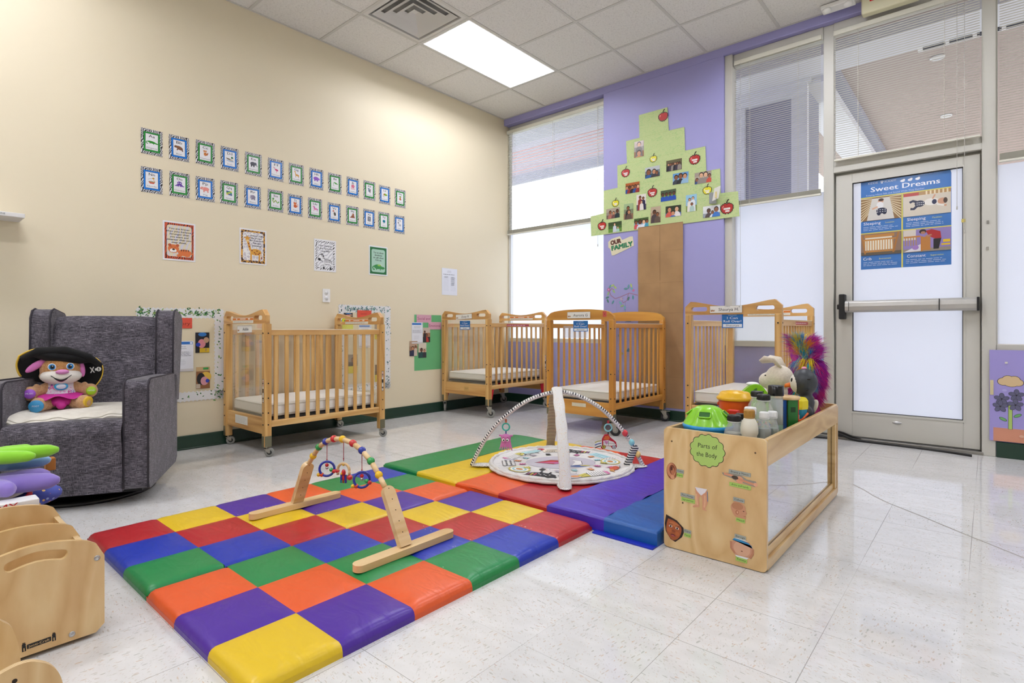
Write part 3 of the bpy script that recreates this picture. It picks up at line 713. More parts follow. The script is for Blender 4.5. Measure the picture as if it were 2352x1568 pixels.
D4 = dict(zb=.12, zh=.972, zt=1.07, dip=.04, head='dip', r=.042, plate=.06, bolts=(.91, .45, .36, .3), zr=(.89, .93), zl=(.272, .31), ze=(.2, .305), zm=(.318, .41), n=11, slats=(-.90, -.17), sw=.022, wood=('pine', 'pinex', 'piney'), ang=(.5, .2, .1, .5), mlabel='white mattress inside the crib behind the toy shelf')
c4 = crib('pine crib behind the toy shelf, between lilac pillar and door', 2.655, 3.32, -.985, -.045, D4)
decal(c4, .33, .038, warn_strip, flatlocal(.0, .47 - .05 + .0035, 1.0), 'warning_label')
decal(c4, .36, .022, red_strip, flatlocal(.3245, .1, .91, 'x'), 'warning_label')
# name cards and roll-over cards taped to the crib ends
def bears(a, x, y, k):
    for dx, s in ((-.5, 1), (.6, .8)):
        a.el(x + dx * k, y, .55 * k * s, .5 * k * s, '#a9713f'); a.el(x + (dx - .4) * k, y + .45 * k * s, .2 * k, .2 * k, '#8d5a30'); a.el(x + (dx + .4) * k, y + .45 * k * s, .2 * k, .2 * k, '#8d5a30'); a.el(x + dx * k, y - .15 * k, .25 * k, .2 * k, '#dcb98d')
def namecard(txt, label, x, y, z, w=.13, h=.05, tilt=0, pre=''):
    t = thing('name_card', label, 'name card', mat4=frameM((x, y, z), (1, 0, 0), (0, 0, 1), (0, -1, 0)) @ Matrix.Rotation(tilt, 4, 'Z'))
    a = Art(); sheet(a, w, h, '#ece9e1', .0012); a.rect(0, 0, w, h, '#8d8a83'); a.rect(0, 0, w - .003, h - .003, '#efede6'); bears(a, -w / 2 + .02, -h * .2, .013)
    a.build('card', t, loc=(0, 0, .0016)); b = Art(); b.z = .0025; b.txt(txt, .02, -.002, h * .42, '#3a3a40', w=min(w * .62, h * .36 * len(txt)), ital=.08)
    if pre: b.txt(pre, .012, h * .36, h * .14, '#55555c'); b.txt('R', w * .42, h * .3, h * .2, '#55555c')
    b.build('handwriting', t)
def rollcard(txt, label, x, y, z, w=.147, h=.09):
    t = thing('roll_over_card', label, 'sign', mat4=frameM((x, y, z), (1, 0, 0), (0, 0, 1), (0, -1, 0)))
    a = Art(); sheet(a, w, h, '#1f6fb8', .0008); a.rect(0, 0, w, h, '#2272bd'); a.rect(0, -h * .33, w * .9, h * .23, '#eef1f4'); a.rect(0, h * .42, w * .4, h * .03, '#b9d3ea'); a.build('card', t, loc=(0, 0, .001))
    b = Art(); b.z = .0018; b.txt('I Can', -.0, h * .21, h * .17, '#ffffff', w=w * .5); b.txt('Roll Over!', 0, -h * .03, h * .17, '#ffffff', w=w * .84); b.txt(txt, 0, -h * .33, h * .13, '#44444a', w=w * .09 * len(txt), ital=.1); b.build('lettering', t)
namecard('Addie', 'white name card reading Addie taped inside crib along cream wall', .345, -3.217, .868, .235, .052, .02)
namecard('Zoey R', 'white name card reading Zoey R on the corner crib', .365, -1.031, .992, .23, .05, .04)
namecard('Aurora G', 'white name card reading Aurora G on arched honey crib', 1.745, -1.031, .985, .23, .055)
namecard('Shaurya H.', 'white name card reading Shaurya H. on crib behind toy shelf', 2.955, -.987, 1.008, .225, .052, pre='(1.00am)')
rollcard('Zoey', 'blue I Can Roll Over card on the corner crib', .362, -1.012, .905)
rollcard('Aurora', 'blue I Can Roll Over card on arched honey crib', 1.755, -1.016, .892, .146, .09)
rollcard('Shaurya', 'blue I Can Roll Over card on crib behind toy shelf', 2.995, -.97, .925, .146, .098)

# ---------------------------------------------------------------- floor mats
VC = dict(r='#b01f26', b='#1b35a8', g='#1c8446', o='#df5a26', p='#4a2596', y='#dcb91f', v='#4a2fb0', u='#1559a8')
VM = {}
def vinyl(k):
    if k in VM: return VM[k]
    t = NT('vinyl_mat_' + k); P = t.map(); n = t.n('TexNoise', {'Vector': t.map(scale=(1, 2.4, 1)), 'Scale': 7.0, 'Detail': 2, 'Distortion': 1.2}).outputs['Fac']; f = t.n('TexNoise', {'Vector': P, 'Scale': 700.0, 'Detail': 1}).outputs['Fac']
    t.b.inputs['Base Color'].default_value = hx(VC[k]); t.bump(t.math('ADD', t.math('MULTIPLY', n, 4.0), t.math('MULTIPLY', f, .03)), .16, .006); VM[k] = t.set(Roughness=.36, Specular_IOR_Level=.5); return VM[k]
def cushion(mb, x0, x1, y0, y1, z, m, edge, puff=.0075, n=8, seed=0, er=.014, zb=0.0):
    """one padded cell; edge = set of open sides 'LRBT' that roll down to the floor"""
    rs = random.Random(seed); ph = [rs.uniform(0, 6) for _ in range(4)]; amp = rs.uniform(.4, 1)
    def fn(u, v):
        x, y = x0 + (x1 - x0) * u, y0 + (y1 - y0) * v; d = min(u, 1 - u, v, 1 - v)
        h = puff * (1 - (1 - min(1, d * 3.2)) ** 2) - .002 + .0012 * amp * math.sin(u * 5 + ph[0] + v * 3) * min(1, d * 6)
        zz = z + h
        for s, e in (('L', u * (x1 - x0)), ('R', (1 - u) * (x1 - x0)), ('B', v * (y1 - y0)), ('T', (1 - v) * (y1 - y0))):
            if s in edge and e < er: zz -= er - math.sqrt(max(0, er * er - (er - e) ** 2))
        return (x, y, zz)
    us = [0, .015, .04, .08, .14, .22, .34, .5, .66, .78, .86, .92, .96, .985, 1]; k = len(us) - 1
    mb.grid(lambda a, b: fn(us[round(a * k)], us[round(b * k)]), k, k, m)
    for s, (A, B) in dict(L=((x0, y1), (x0, y0)), R=((x1, y0), (x1, y1)), B=((x0, y0), (x1, y0)), T=((x1, y1), (x0, y1))).items():
        if s in edge:
            zt = z - er + .0005
            mb.add([(A[0], A[1], zb), (B[0], B[1], zb), (B[0], B[1], zt), (A[0], A[1], zt)], [(0, 1, 2, 3)], m)
t = thing('patchwork_play_mat', 'large padded play mat with a rainbow checkerboard of vinyl squares', 'mat', (2.33, -3.665, 0))
order = 'rbgopy'; cs = .2452; zt = .037
for half in (0, 1):
    mb = MB()
    for r in range(half * 3, half * 3 + 3):
        for c in range(6):
            x = (r - 3) * cs + (.002 if half else -.002); y = (c - 3) * cs; e = ''
            if r == 0: e += 'L'
            if r == 5: e += 'R'
            if r == 2 : e += 'R'
            if r == 3: e += 'L'
            if c == 0: e += 'B'
            if c == 5: e += 'T'
            cushion(mb, x, x + cs, y, y + cs, zt, vinyl(order[(r - c) % 6]), e, seed=r * 7 + c, er=.022 if r in (0, 5) or c in (0, 5) else .010)
    p = mb.build('folding_panel', t)
    # worn piping and scuffs along the seams
mb = MB(); wm = mat('#ddd3c0', .8)
for (r, c, a, b) in ((2.98, 1.5, 0, 0),): pass
for k in range(70):
    s = random.choice([(0, 1), (0, 1), (1, 2), (4, 4), (4, 2.0), (3, 2.8)]); along = random.random(); x = (s[0] - 3 + (along if k % 2 else random.uniform(-.02, .02)) + 1) * cs; y = (s[1] - 2 + (0 if k % 2 else along)) * cs + random.uniform(-.004, .004)
    if abs(x) < .7 and abs(y) < .7: mb.add([(x - .003, y - .0015, zt + .0052), (x + .003, y - .001, zt + .0052), (x + .002, y + .002, zt + .0052), (x - .002, y + .0015, zt + .0052)], [(0, 1, 2, 3)], wm)
mb.build('worn_spots', t)
t = thing('folding_gym_mat', 'thick folding gym mat in green, yellow, orange, red, purple and blue stripes', 'mat', (2.49, -2.29, 0))
sx = [1.572, 1.885, 2.205, 2.512, 2.815, 3.118, 3.362]; names = 'gyorvu'
for k in range(6):
    mb = MB(); a, b = sx[k] - 2.49, sx[k + 1] - 2.49; y0, y1 = -2.915 + 2.29, -1.675 + 2.29; e = 'BT' + ('L' if k == 0 else '') + ('R' if k == 5 else '')
    dz = .012 if k >= 4 else 0
    if k in (2, 4): e += 'L'
    if k in (1, 3): e += 'R'
    nn = 26
    def fn(u, v, a=a, b=b, k=k, dz=dz):
        x = a + (b - a) * u; y = y0 + (y1 - y0) * v; d = min(u * (b - a), (1 - u) * (b - a)) ; z = .047 + dz
        er = .012
        for s, ee in (('L', u * (b - a)), ('R', (1 - u) * (b - a)), ('B', v * (y1 - y0)), ('T', (1 - v) * (y1 - y0))):
            if s in e and ee < er: z -= er - math.sqrt(max(0, er * er - (er - ee) ** 2))
        z += .0035 * math.exp(-((u - .5) / .4) ** 2) + .002 * math.sin(v * 9 + k * 2.1) * math.sin(u * 5 + k)
        if k >= 4: z += .006 * math.exp(-((v * 1.24 - .28 - .12 * u) / .035) ** 2) + .005 * math.exp(-((v * 1.24 - .12 + .05 * u) / .03) ** 2)
        return (x, y, z)
    us = [0, .01, .025, .04, .1, .25, .4, .5, .6, .75, .9, .96, .975, .99, 1]; vs_ = [0, .003, .006, .01] + [.02 + .96 * i / 40 for i in range(41)] + [.99, .994, .997, 1]
    K, L_ = len(us) - 1, len(vs_) - 1
    mb.grid(lambda p, q: fn(us[round(p * K)], vs_[round(q * L_)]), K, L_, vinyl(names[k]))
    zt_ = .047 + dz - .009
    for (A, B), s in ((((a, y0), (b, y0)), 'B'), (((b, y0), (b, y1)), 'R'), (((b, y1), (a, y1)), 'T'), (((a, y1), (a, y0)), 'L')):
        if s in e: mb.add([(A[0], A[1], .003), (B[0], B[1], .003), (B[0], B[1], zt_), (A[0], A[1], zt_)], [(0, 1, 2, 3)], vinyl(names[k]))
    mb.build('stripe_panel', t)
mb = MB(); mb.box((sx[0] - 2.49 - .012, -.632, 0), (sx[6] - 2.49, .63, .003), mat('#1028b0', .4)); mb.box((3.085 - 2.49, -.665, 0), (sx[6] - 2.49, -.63, .006), mat('#1028b0', .4)); mb.build('blue_backing', t)

# ---------------------------------------------------------------- wooden baby gym
t = thing('wooden_baby_gym', 'wooden bead arch baby gym with dangling rings, standing on the checkered mat', 'baby gym', (2.34, -3.68, .0442)); BE = M['beech']
ox, oy = 2.34, -3.68; oz = .0442
for x, y0, y1 in ((1.945, -3.90, -3.455), (2.735, -3.90, -3.445)):
    mb = MB(); mb.prism(rrect(x - ox, (y0 + y1) / 2 - oy, .052, y1 - y0, .0255, 8), 0, .024, BE); mb.build('foot_bar', t, bevel=.005, seg=3)
for (xb, xt) in ((1.946, 2.050), (2.735, 2.622)):
    mb = MB(); b = Vector((xb - ox, 0, .024)); e = Vector((xt - ox, 0, .268 - oz)); d = e - b; L_ = d.length; d = d.normalized()
    mb.M = frameM(b, (0, 1, 0), d, Vector((0, 1, 0)).cross(d)); w_ = .026
    mb.prism([(-w_, 0), (w_, 0)] + [(w_ * math.cos(k / 10 * PI), L_ - w_ + w_ * math.sin(k / 10 * PI)) for k in range(11)], -.011, .011, BE)
    u = mb.build('upright', t, bevel=.003, seg=2)
    mb = MB(); mb.M = frameM(b, (0, 1, 0), d, Vector((0, 1, 0)).cross(d))
    for k in range(5): mb.lathe([(.0022, -.0116), (.0022, .0116)], mat('#3b2714', .7), (0, .05 + k * .042, 0), 8)
    mb.build('peg_hole', u)
beads = [(2.088, .303, 'y'), (2.136, .349, 'g'), (2.192, .381, 'b'), (2.257, .402, 'r'), (2.322, .409, 'y'), (2.398, .402, 'r'), (2.462, .382, 'b'), (2.522, .349, 'g'), (2.574, .303, 'y')]
BC = dict(y='#e8b90c', g='#1f9a45', b='#132a9a', r='#c8161e', o='#e04b18')
def gloss(c): return mat(BC.get(c, c), .12, coat=.6)
pts = [(2.050, .262)] + [(b[0], b[1]) for b in beads] + [(2.614, .262)]
for x, z, c in beads: MB().ell((x - ox, 0, z - oz), .0155, gloss(c)).build('bead', t)
for i in range(len(pts) - 1):
    a, b = Vector((pts[i][0] - ox, 0, pts[i][1] - oz)), Vector((pts[i + 1][0] - ox, 0, pts[i + 1][1] - oz)); d = (b - a).normalized(); g0 = .013 if i else .0; g1 = .013 if i < len(pts) - 2 else 0; a += d * g0; b -= d * g1; L_ = (b - a).length
    mb = MB(); mb.tube([a, a + d * .003, b - d * .003, b], [.008, .0105, .0105, .008], BE, 12); mb.build('wooden_link', t)
def dangler(x, zc, ztop, kind):
    mb = MB(); mb.tube([(x, 0, ztop), (x, 0, zc + (.034 if kind else .03))], .0014, mat('#a11f2c', .8), 5); mb.ell((x, 0, zc + .04), .0028, mat('#a11f2c', .8)); s = mb.build('red_string', t)
    if kind:
        c = Vector((x, 0, zc)); R = Matrix.Rotation(.9, 4, 'Z'); mb = MB(); mb.M = Matrix.Translation(c) @ R; mb.torus((0, 0, 0), .031, .0052, gloss('b'), 'y'); mb.build('ring', t)
        mb = MB(); mb.M = Matrix.Translation(c)
        mb.ell((0, 0, .016), .0078, gloss('r')); mb.ell((0, 0, .004), .0068, mat('#c8c8c8', .15, 1)); mb.build('bell', t)
        for (dx, dz, cc, r) in ((-.028, -.026, 'y', .0085), (-.016, -.025, 'o', .0095), (.022, -.002, 'g', .0085), (.033, -.008, 'r', .0085)):
            MB().ell((x + dx, -.006 + dx * .6, zc + dz), r, gloss(cc)).build('ring_bead', t)
    else:
        mb = MB(); mb.M = Matrix.Translation((x, 0, zc)) @ Matrix.Rotation(.5, 4, 'Z'); mb.torus((0, 0, -.006), .026, .0055, BE, 'y', a0=0, a1=PI); mb.tube([(-.026, 0, -.006), (-.026, 0, -.028)], .0055, BE, 10); mb.tube([(.026, 0, -.006), (.026, 0, -.028)], .0055, BE, 10); mb.build('wooden_arch', t)
        for dx, dz, cc, r in ((-.026, -.012, 'r', .0095), (.026, -.036, 'r', .0115), (0, .016, 'y', .006)): MB().ell((x + dx, dx * .5, zc + dz), r, gloss(cc)).build('ring_bead', t)
        mb = MB(); mb.M = Matrix.Translation((x, 0, zc - .018)) @ Matrix.Rotation(.5, 4, 'Z'); mb.ell((0, 0, 0), (.009, .009, .014), gloss('r')); mb.ell((-.006, -.006, -.003), (.005, .005, .005), gloss('y')); mb.tube([(0, 0, -.01), (.0, 0, -.042)], [.005, .004], gloss('r'), 8)
        for sx_ in (-1, 1): mb.box((sx_ * .007, -.004, -.042), (sx_ * .013, .004, -.008), gloss('b')); mb.ell((sx_ * .006, 0, -.036), .005, gloss('g'))
        mb.build('wooden_bird', t)
dangler(2.202 - ox, .265 - oz, .381 - oz, 1); dangler(2.330 - ox, .288 - oz, .409 - oz, 0); dangler(2.461 - ox, .264 - oz, .382 - oz, 1)

# ---------------------------------------------------------------- fabric play gym
zc = .0555; cx, cy = 2.425, -2.255
t = thing('fabric_play_gym', 'round fabric play gym with two crossed striped arches on rainbow mat', 'play gym', (cx, cy, zc)); R0 = .43
wf = m_spots('speckled_white_fabric', '#dcdad6', ['#d98c55', '#d9c25a', '#cfcac2'], 170, .25, .85, .45)
cof = mat('#e0dedb', .85, bump=.3, bscale=60)
mb = MB()
def rm(u, v):
    a = u * 2 * PI; r = R0 * (v ** .8) * (1 + .008 * math.sin(a * 26) * v + .006 * math.sin(a * 5)); z = .0135 + .001 * math.sin(a * 3 + v * 6) * v
    if v > .9: z += .006 * math.sin((v - .9) / .1 * PI)
    return (r * math.cos(a), r * math.sin(a), z)
mb.grid(rm, 96, 20, cof, close_u=True); mb.grid(lambda u, v: tuple([rm(u, 1)[0] * (1 + .01 * math.sin(v * PI)), rm(u, 1)[1] * (1 + .01 * math.sin(v * PI)), .014 * (1 - v)]), 96, 4, wf, close_u=True); mb.build('round_mat', t)
mb = MB(); mb.tube([(R0 * .965 * math.cos(a), R0 * .965 * math.sin(a), .0155 + .003 * math.sin(a * 40)) for a in [k / 120 * 2 * PI for k in range(120)]], .012, wf, 8, closed=True); mb.build('piped_edge', t)
# printed pictures on the round mat
a = Art(dz=.00012); a.M = Matrix.Translation((0, 0, .0148)) @ Matrix.Rotation(.78, 4, 'Z'); rs = random.Random(5)
a.el(0, 0, .21, .15, '#c3bfc9', n=30)
a.poly([(-.16, .0), (-.05, .06), (.06, .03), (.05, -.02), (-.05, -.05)], '#1f1f24'); a.poly([(-.155, 0), (-.05, .052), (.05, .028), (-.04, .01)], '#c2363f'); a.poly([(-.14, 0), (-.04, .008), (.05, -.012), (-.05, -.042)], '#c9659f'); a.poly([(-.05, -.042), (-.13, -.005), (-.03, -.02)], '#b01e34')
a.poly([(.08, .06), (.13, .02), (.12, -.06), (.05, -.09), (.09, 0)], '#f2f0ee'); a.line([(.08, .06), (.13, .02), (.12, -.06), (.05, -.09)], .004, '#25252b'); a.el(.09, -.1, .05, .02, '#3c5fa0'); a.el(.13, -.09, .03, .012, '#c8b94a')
items = ['rainbow', 'block', 'zebra', 'house', 'bear', 'book', 'shell', 'arch', 'cow', 'spot', 'book2', 'bird']
for k in range(12):
    an = k / 12 * 2 * PI; r = .315; x, y = r * math.cos(an), r * math.sin(an); a.at(x, y, 1.32, an - PI / 2); it = items[k]
    if it in ('rainbow', 'arch'):
        for j, cc in enumerate(('#c9bd62', '#f0eee8', '#8fc3c6', '#f0eee8', '#c98d50')): a.el(0, -.01, .055 - j * .009, .045 - j * .008, cc)
    elif it == 'block':
        a.rect(0, 0, .1, .055, '#a9d6de'); a.line([(-.04, .01), (.04, .015)], .003, '#24242a'); a.line([(-.03, -.01), (.02, -.01)], .003, '#24242a'); a.rect(.07, 0, .03, .06, '#f4f2ee')
        for q in range(6): a.el(.06 + (q % 2) * .018, -.02 + (q // 2) * .02, .008, .008, '#24242a'); a.el(.06 + (q % 2) * .018, -.02 + (q // 2) * .02, .006, .006, '#f4f2ee')
    elif it in ('zebra', 'cow'):
        a.el(-.01, 0, .06, .028, '#1e1e26'); a.el(-.055, .02, .025, .018, '#1e1e26'); a.rect(.04, .01, .05, .035, '#1e1e26')
        for q in range(4): a.rect(.02 + q * .014, .01, .008, .034, ['#c9405a', '#d9bf4a', '#8c3f76', '#f0eee8'][q])
        for q in range(5): a.el(-.04 + q * .012, -.005 + (q % 2) * .012, .004, .003, '#f0eee8')
        a.rect(-.03, -.035, .008, .03, '#1e1e26'); a.rect(.01, -.035, .008, .03, '#1e1e26')
    elif it == 'house':
        a.poly([(-.05, -.035), (.05, -.035), (.05, .02), (-.02, .035), (-.05, .02)], '#eee3cf'); a.el(-.055, .03, .018, .02, '#c9303f')
        for q in range(6): a.line([(-.035 + q * .008, -.03), (-.035 + q * .008, -.005)], .003, '#1e1e26')
        for q in range(4): a.line([(-.03, .0 + q * .006), (.045, .004 + q * .006)], .0018, '#1e1e26')
    elif it == 'bear':
        a.el(0, 0, .055, .025, '#b5dfe4'); a.el(.055, .01, .02, .018, '#b5dfe4'); a.el(.06, .012, .003, .003, '#222228'); a.line([(-.05, -.02), (-.04, -.04)], .005, '#222228'); a.line([(.02, -.02), (.03, -.04)], .005, '#222228')
        for q in range(2): a.el(-.06 + q * .03, -.03, .013, .013, '#222228'); a.el(-.06 + q * .03, -.03, .010, .010, '#f2f0ee')
    elif it in ('book', 'book2'):
        a.poly([(-.05, -.02), (.03, -.035), (.05, .02), (-.03, .035)], '#f2f0ee')
        for q in range(8): a.line([(-.045 + q * .011, -.018 - q * .002), (-.027 + q * .011, .03 - q * .002)], .003, '#222228')
        a.poly([(-.06, .0), (-.045, .035), (-.03, .035), (-.05, -.02)], '#d277a8'); a.poly([(.04, -.03), (.09, -.02), (.09, .01), (.05, .02)], '#cfc45b'); a.line([(.05, -.01), (.08, -.005)], .003, '#222228')
    elif it == 'shell':
        for q in range(12): xx, yy = -.04 + (q % 4) * .024, -.022 + (q // 4) * .02; a.el(xx, yy, .013, .010, '#222228'); a.el(xx, yy, .010, .0075, '#f4f2ee')
        a.el(.06, -.01, .02, .025, '#c7c3cc')
    elif it == 'spot': a.el(0, 0, .05, .04, '#c8c4cd'); a.el(-.02, .01, .02, .015, '#e6a06a'); a.line([(.0, .0), (.03, .02), (.05, -.01)], .003, '#222228')
    else:
        a.el(0, .01, .035, .02, '#d65f3e'); a.poly([(.02, .01), (.06, .03), (.05, 0)], '#dca35a'); a.poly([(-.03, -.01), (.01, -.03), (-.01, .0)], '#d277a8'); a.line([(-.05, .02), (-.02, .03), (.0, .02)], .003, '#222228')
rs = random.Random(9)
for k in range(16):
    an = k / 16 * 2 * PI + .2; r = .235 + .02 * (k % 2); a.at(r * math.cos(an), r * math.sin(an) * .86, 1, an); cc = ['#a9d6de', '#e6a06a', '#d277a8', '#cfc45b', '#24242a', '#c3bfc9'][k % 6]
    a.poly([(-.022, -.012), (.018, -.016), (.026, .008), (-.01, .018)], cc)
    for q in range(3): a.line([(-.02 + q * .014, -.02), (-.012 + q * .014, .0), (-.018 + q * .014, .018)], .0022, '#24242a')
for k in range(60):
    an = rs.uniform(0, 6.28); r = rs.uniform(.2, .385); a.at(r * math.cos(an), r * math.sin(an), 1, rs.uniform(0, 6)); a.line([(-.012, 0), (0, .004), (.012, 0)], .002, rs.choice(['#24242a', '#24242a', '#c9405a', '#3c5fa0']))
a.build('printed_pictures', t)
stripe = MB()
def arch(path, w, mt, mtu, thick, name):
    P = smooth_path(path, 10); n = len(P); Wd = None; chord = (P[-1] - P[0]); side = chord.cross(Vector((0, 0, 1))).normalized(); mb = MB()
    cum = [0]
    for i in range(1, n): cum.append(cum[-1] + (P[i] - P[i - 1]).length)
    def pt(i, k):
        tg = (P[min(i + 1, n - 1)] - P[max(i - 1, 0)]).normalized(); nn = tg.cross(side).normalized()
        if nn.z < 0: nn = -nn
        a = k / 12 * 2 * PI; ww = w * (1 + .06 * math.sin(cum[i] * 40)); return P[i] + side * (math.cos(a) * ww / 2) + nn * (math.sin(a) * thick / 2)
    vs = [pt(i, k) for i in range(n) for k in range(12)]; top = []; und = []
    for i in range(n - 1):
        for k in range(12):
            f = (i * 12 + k, i * 12 + (k + 1) % 12, (i + 1) * 12 + (k + 1) % 12, (i + 1) * 12 + k)
            (top if k < 6 else und).append((i, f))
    for i, f in top:
        m_ = mt if not isinstance(mt, tuple) else (mt[1] if (cum[i] * 66) % 1 < .38 else mt[0])
        mb.add([vs[q] for q in f], [(0, 1, 2, 3)], m_, True)
    for i, f in und: mb.add([vs[q] for q in f], [(0, 1, 2, 3)], mtu, True)
    return mb.build(name, t)
dots = m_spots('dotted_fabric', '#e4e2de', ['#1e1e26'], 230, .33, .85, .1)
L = lambda q: Vector((q[0] - cx, q[1] - cy, q[2] - zc))
c0, c1_ = '#e4e2dd', '#1c1e2c'
def dense(ps):
    P = smooth_path(ps, 26); return P
A1 = [L(p) for p in [(2.049, -2.63, .062), (2.083, -2.601, .155), (2.132, -2.561, .256), (2.201, -2.504, .351), (2.307, -2.417, .447), (2.433, -2.314, .497), (2.53, -2.234, .476), (2.63, -2.151, .408), (2.711, -2.085, .309), (2.771, -2.035, .205), (2.827, -1.989, .065)]]
def arch_dense(path, *a):
    P = smooth_path(path, 4); return arch(P, *a)
arch_dense(A1, .042, (mat(c0, .85), mat(c1_, .85)), dots, .024, 'striped_arch')
A2 = [L(p) for p in [(2.749, -2.668, .06), (2.735, -2.652, .10), (2.665, -2.572, .26), (2.575, -2.47, .40), (2.49, -2.372, .485), (2.43, -2.30, .515), (2.36, -2.215, .495), (2.27, -2.11, .42), (2.18, -2.005, .27), (2.12, -1.935, .14), (2.082, -1.89, .065)]]
arch_dense(A2, .06, wf, m_bands('striped_backing', ['#5c2433', '#d8c9a0'], 2, 90), .02, 'speckled_arch')
for (x, y, ang) in ((2.10, -2.585, .7), (2.79, -2.02, .7), (2.715, -2.63, 2.3), (2.115, -1.93, 2.3)):
    p = L((x, y, 0)); mb = MB(); mb.ell((p.x, p.y, .008), (.075, .038, .009), dots, (0, 0, ang)); mb.build('foot_tab', t)
for (k, cc) in ((8.55, '#d9414a'), (9.05, '#8fd2dc'), (9.55, '#e6c277')):
    i = int(k); q = A1[i] + (A1[i + 1] - A1[i]) * (k - i); mb = MB(); mb.ell(q + Vector((.012, -.016, .008)), (.018, .012, .02), mat(cc, .5)); mb.build('soft_button', t)
mb = MB(); q = A1[9] * .45 + A1[10] * .55
st2 = m_bands('wide_striped_cloth', ['#e4e2dd', '#1c1e2c'], 2, 75)
mb.M = Matrix.Translation(q + Vector((-.025, -.03, -.005))) @ Matrix.Rotation(.71, 4, 'Z') @ Matrix.Rotation(.42, 4, 'Y'); mb.box((-.018, -.02, -.07), (.018, .02, .07), st2); mb.build('cloth_pocket', t, bevel=.008)
# toys that hang from the arch
def soft(mb, name, par, vox=.004): return mb.build(name, par, remesh=vox)
t = thing('octopus_toy', 'pink rubber octopus toy hanging from left side of striped arch', 'hanging toy', (2.205, -2.501, .165), rotz=.55); pk = mat('#cf78b4', .45)
mb = MB(); mb.ell((0, 0, .058), (.03, .02, .026), pk); mb.ell((0, 0, .042), (.028, .018, .022), pk)
for k in range(6): x = -.029 + k * .0116; mb.tube([(x * .7, 0, .035), (x * 1.0, -.002, .012), (x * 1.3, -.004, -.01 - (k % 2) * .005)], [.009, .0058, .003], pk, 8)
for s in (-1, 1): mb.ell((s * .031, 0, .073), (.012, .007, .006), pk)
soft(mb, 'body', t, .0018)
mb = MB()
for s in (-1, 1): mb.ell((s * .012, -.021, .05), (.0085, .003, .0085), mat('#f4f2f0', .3)); mb.ell((s * .0105, -.0235, .0495), (.0045, .002, .0045), M['black'])
mb.tube([(-.006, -.0225, .036), (0, -.0235, .034), (.006, -.0225, .036)], .0012, mat('#7c2f63', .5), 6)
for s in (-1, 1): mb.tube([(s * .017, -.02, .064), (s * .009, -.0215, .067)], .0011, mat('#7c2f63', .5), 6)
mb.build('face', t)
def link(t, z, col, strapc, topc, ztop):
    MB().torus((0, 0, z), .021, .0045, mat(col, .35), 'y').build('link_ring', t)
    MB().box((-.003, -.002, z - .045), (.003, .002, z - .02), mat(strapc, .8)).build('strap', t); MB().box((-.006, -.002, z + .018), (.006, .002, ztop), mat(topc, .8)).build('strap', t)
link(t, .124, '#3fb4a2', '#1f3f8f', '#c46f55', .17)
t = thing('car_toy', 'red and white stuffed car toy hanging from right side of striped arch', 'hanging toy', (2.67, -2.118, .17), rotz=.7)
mb = MB(); mb.M = frameM((0, .008, 0), (1, 0, 0), (0, 0, 1), (0, -1, 0))
out = [(-.043, .0), (-.035, .01), (-.036, .05), (-.022, .076), (.0, .08), (.012, .062), (.045, .035), (.05, .008), (.04, -.006), (.025, -.006), (.012, .01), (-.012, .012), (-.024, -.006), (-.036, -.008)]
mb.prism(out, 0, .016, mat('#b81f35', .8)); mb.build('body', t, bevel=.0015, seg=2)
a = Art(); a.M = frameM((0, -.0085, 0), (1, 0, 0), (0, 0, 1), (0, -1, 0)); a.poly([(-.03, .05), (-.02, .07), (0, .073), (.008, .058), (.0, .048)], '#d9692f'); a.poly([(-.03, .044), (.0, .046), (.03, .036), (.044, .02), (.04, .012), (-.03, .014)], '#e6e3de'); a.poly([(-.028, .044), (0, .04), (-.01, .018)], '#cf86b8'); a.line([(0, .045), (0, .014)], .002, '#26262c'); a.line([(-.03, .03), (.042, .026)], .0015, '#26262c')
for x, cc in ((-.027, '#c9b43f'), (.033, '#dfe3ea')): a.el(x, .006, .012, .012, '#26262c'); a.el(x, .006, .0095, .0095, cc); a.el(x, .006, .004, .004, '#26262c')
a.build('printed_face', t); mb = MB()
for k, cc in enumerate(('#b9b048', '#2b4aa0', '#1b1b22')): mb.tube([(-.04, 0, .04 - k * .014), (-.06, -.002, .038 - k * .016), (-.078, .0, .03 - k * .016)], .0025, mat(cc, .8), 6, sq=(1, .3))
mb.build('ribbon_tails', t); link(t, .118, '#8fcfd4', '#2b2b33', '#c03238', .16)
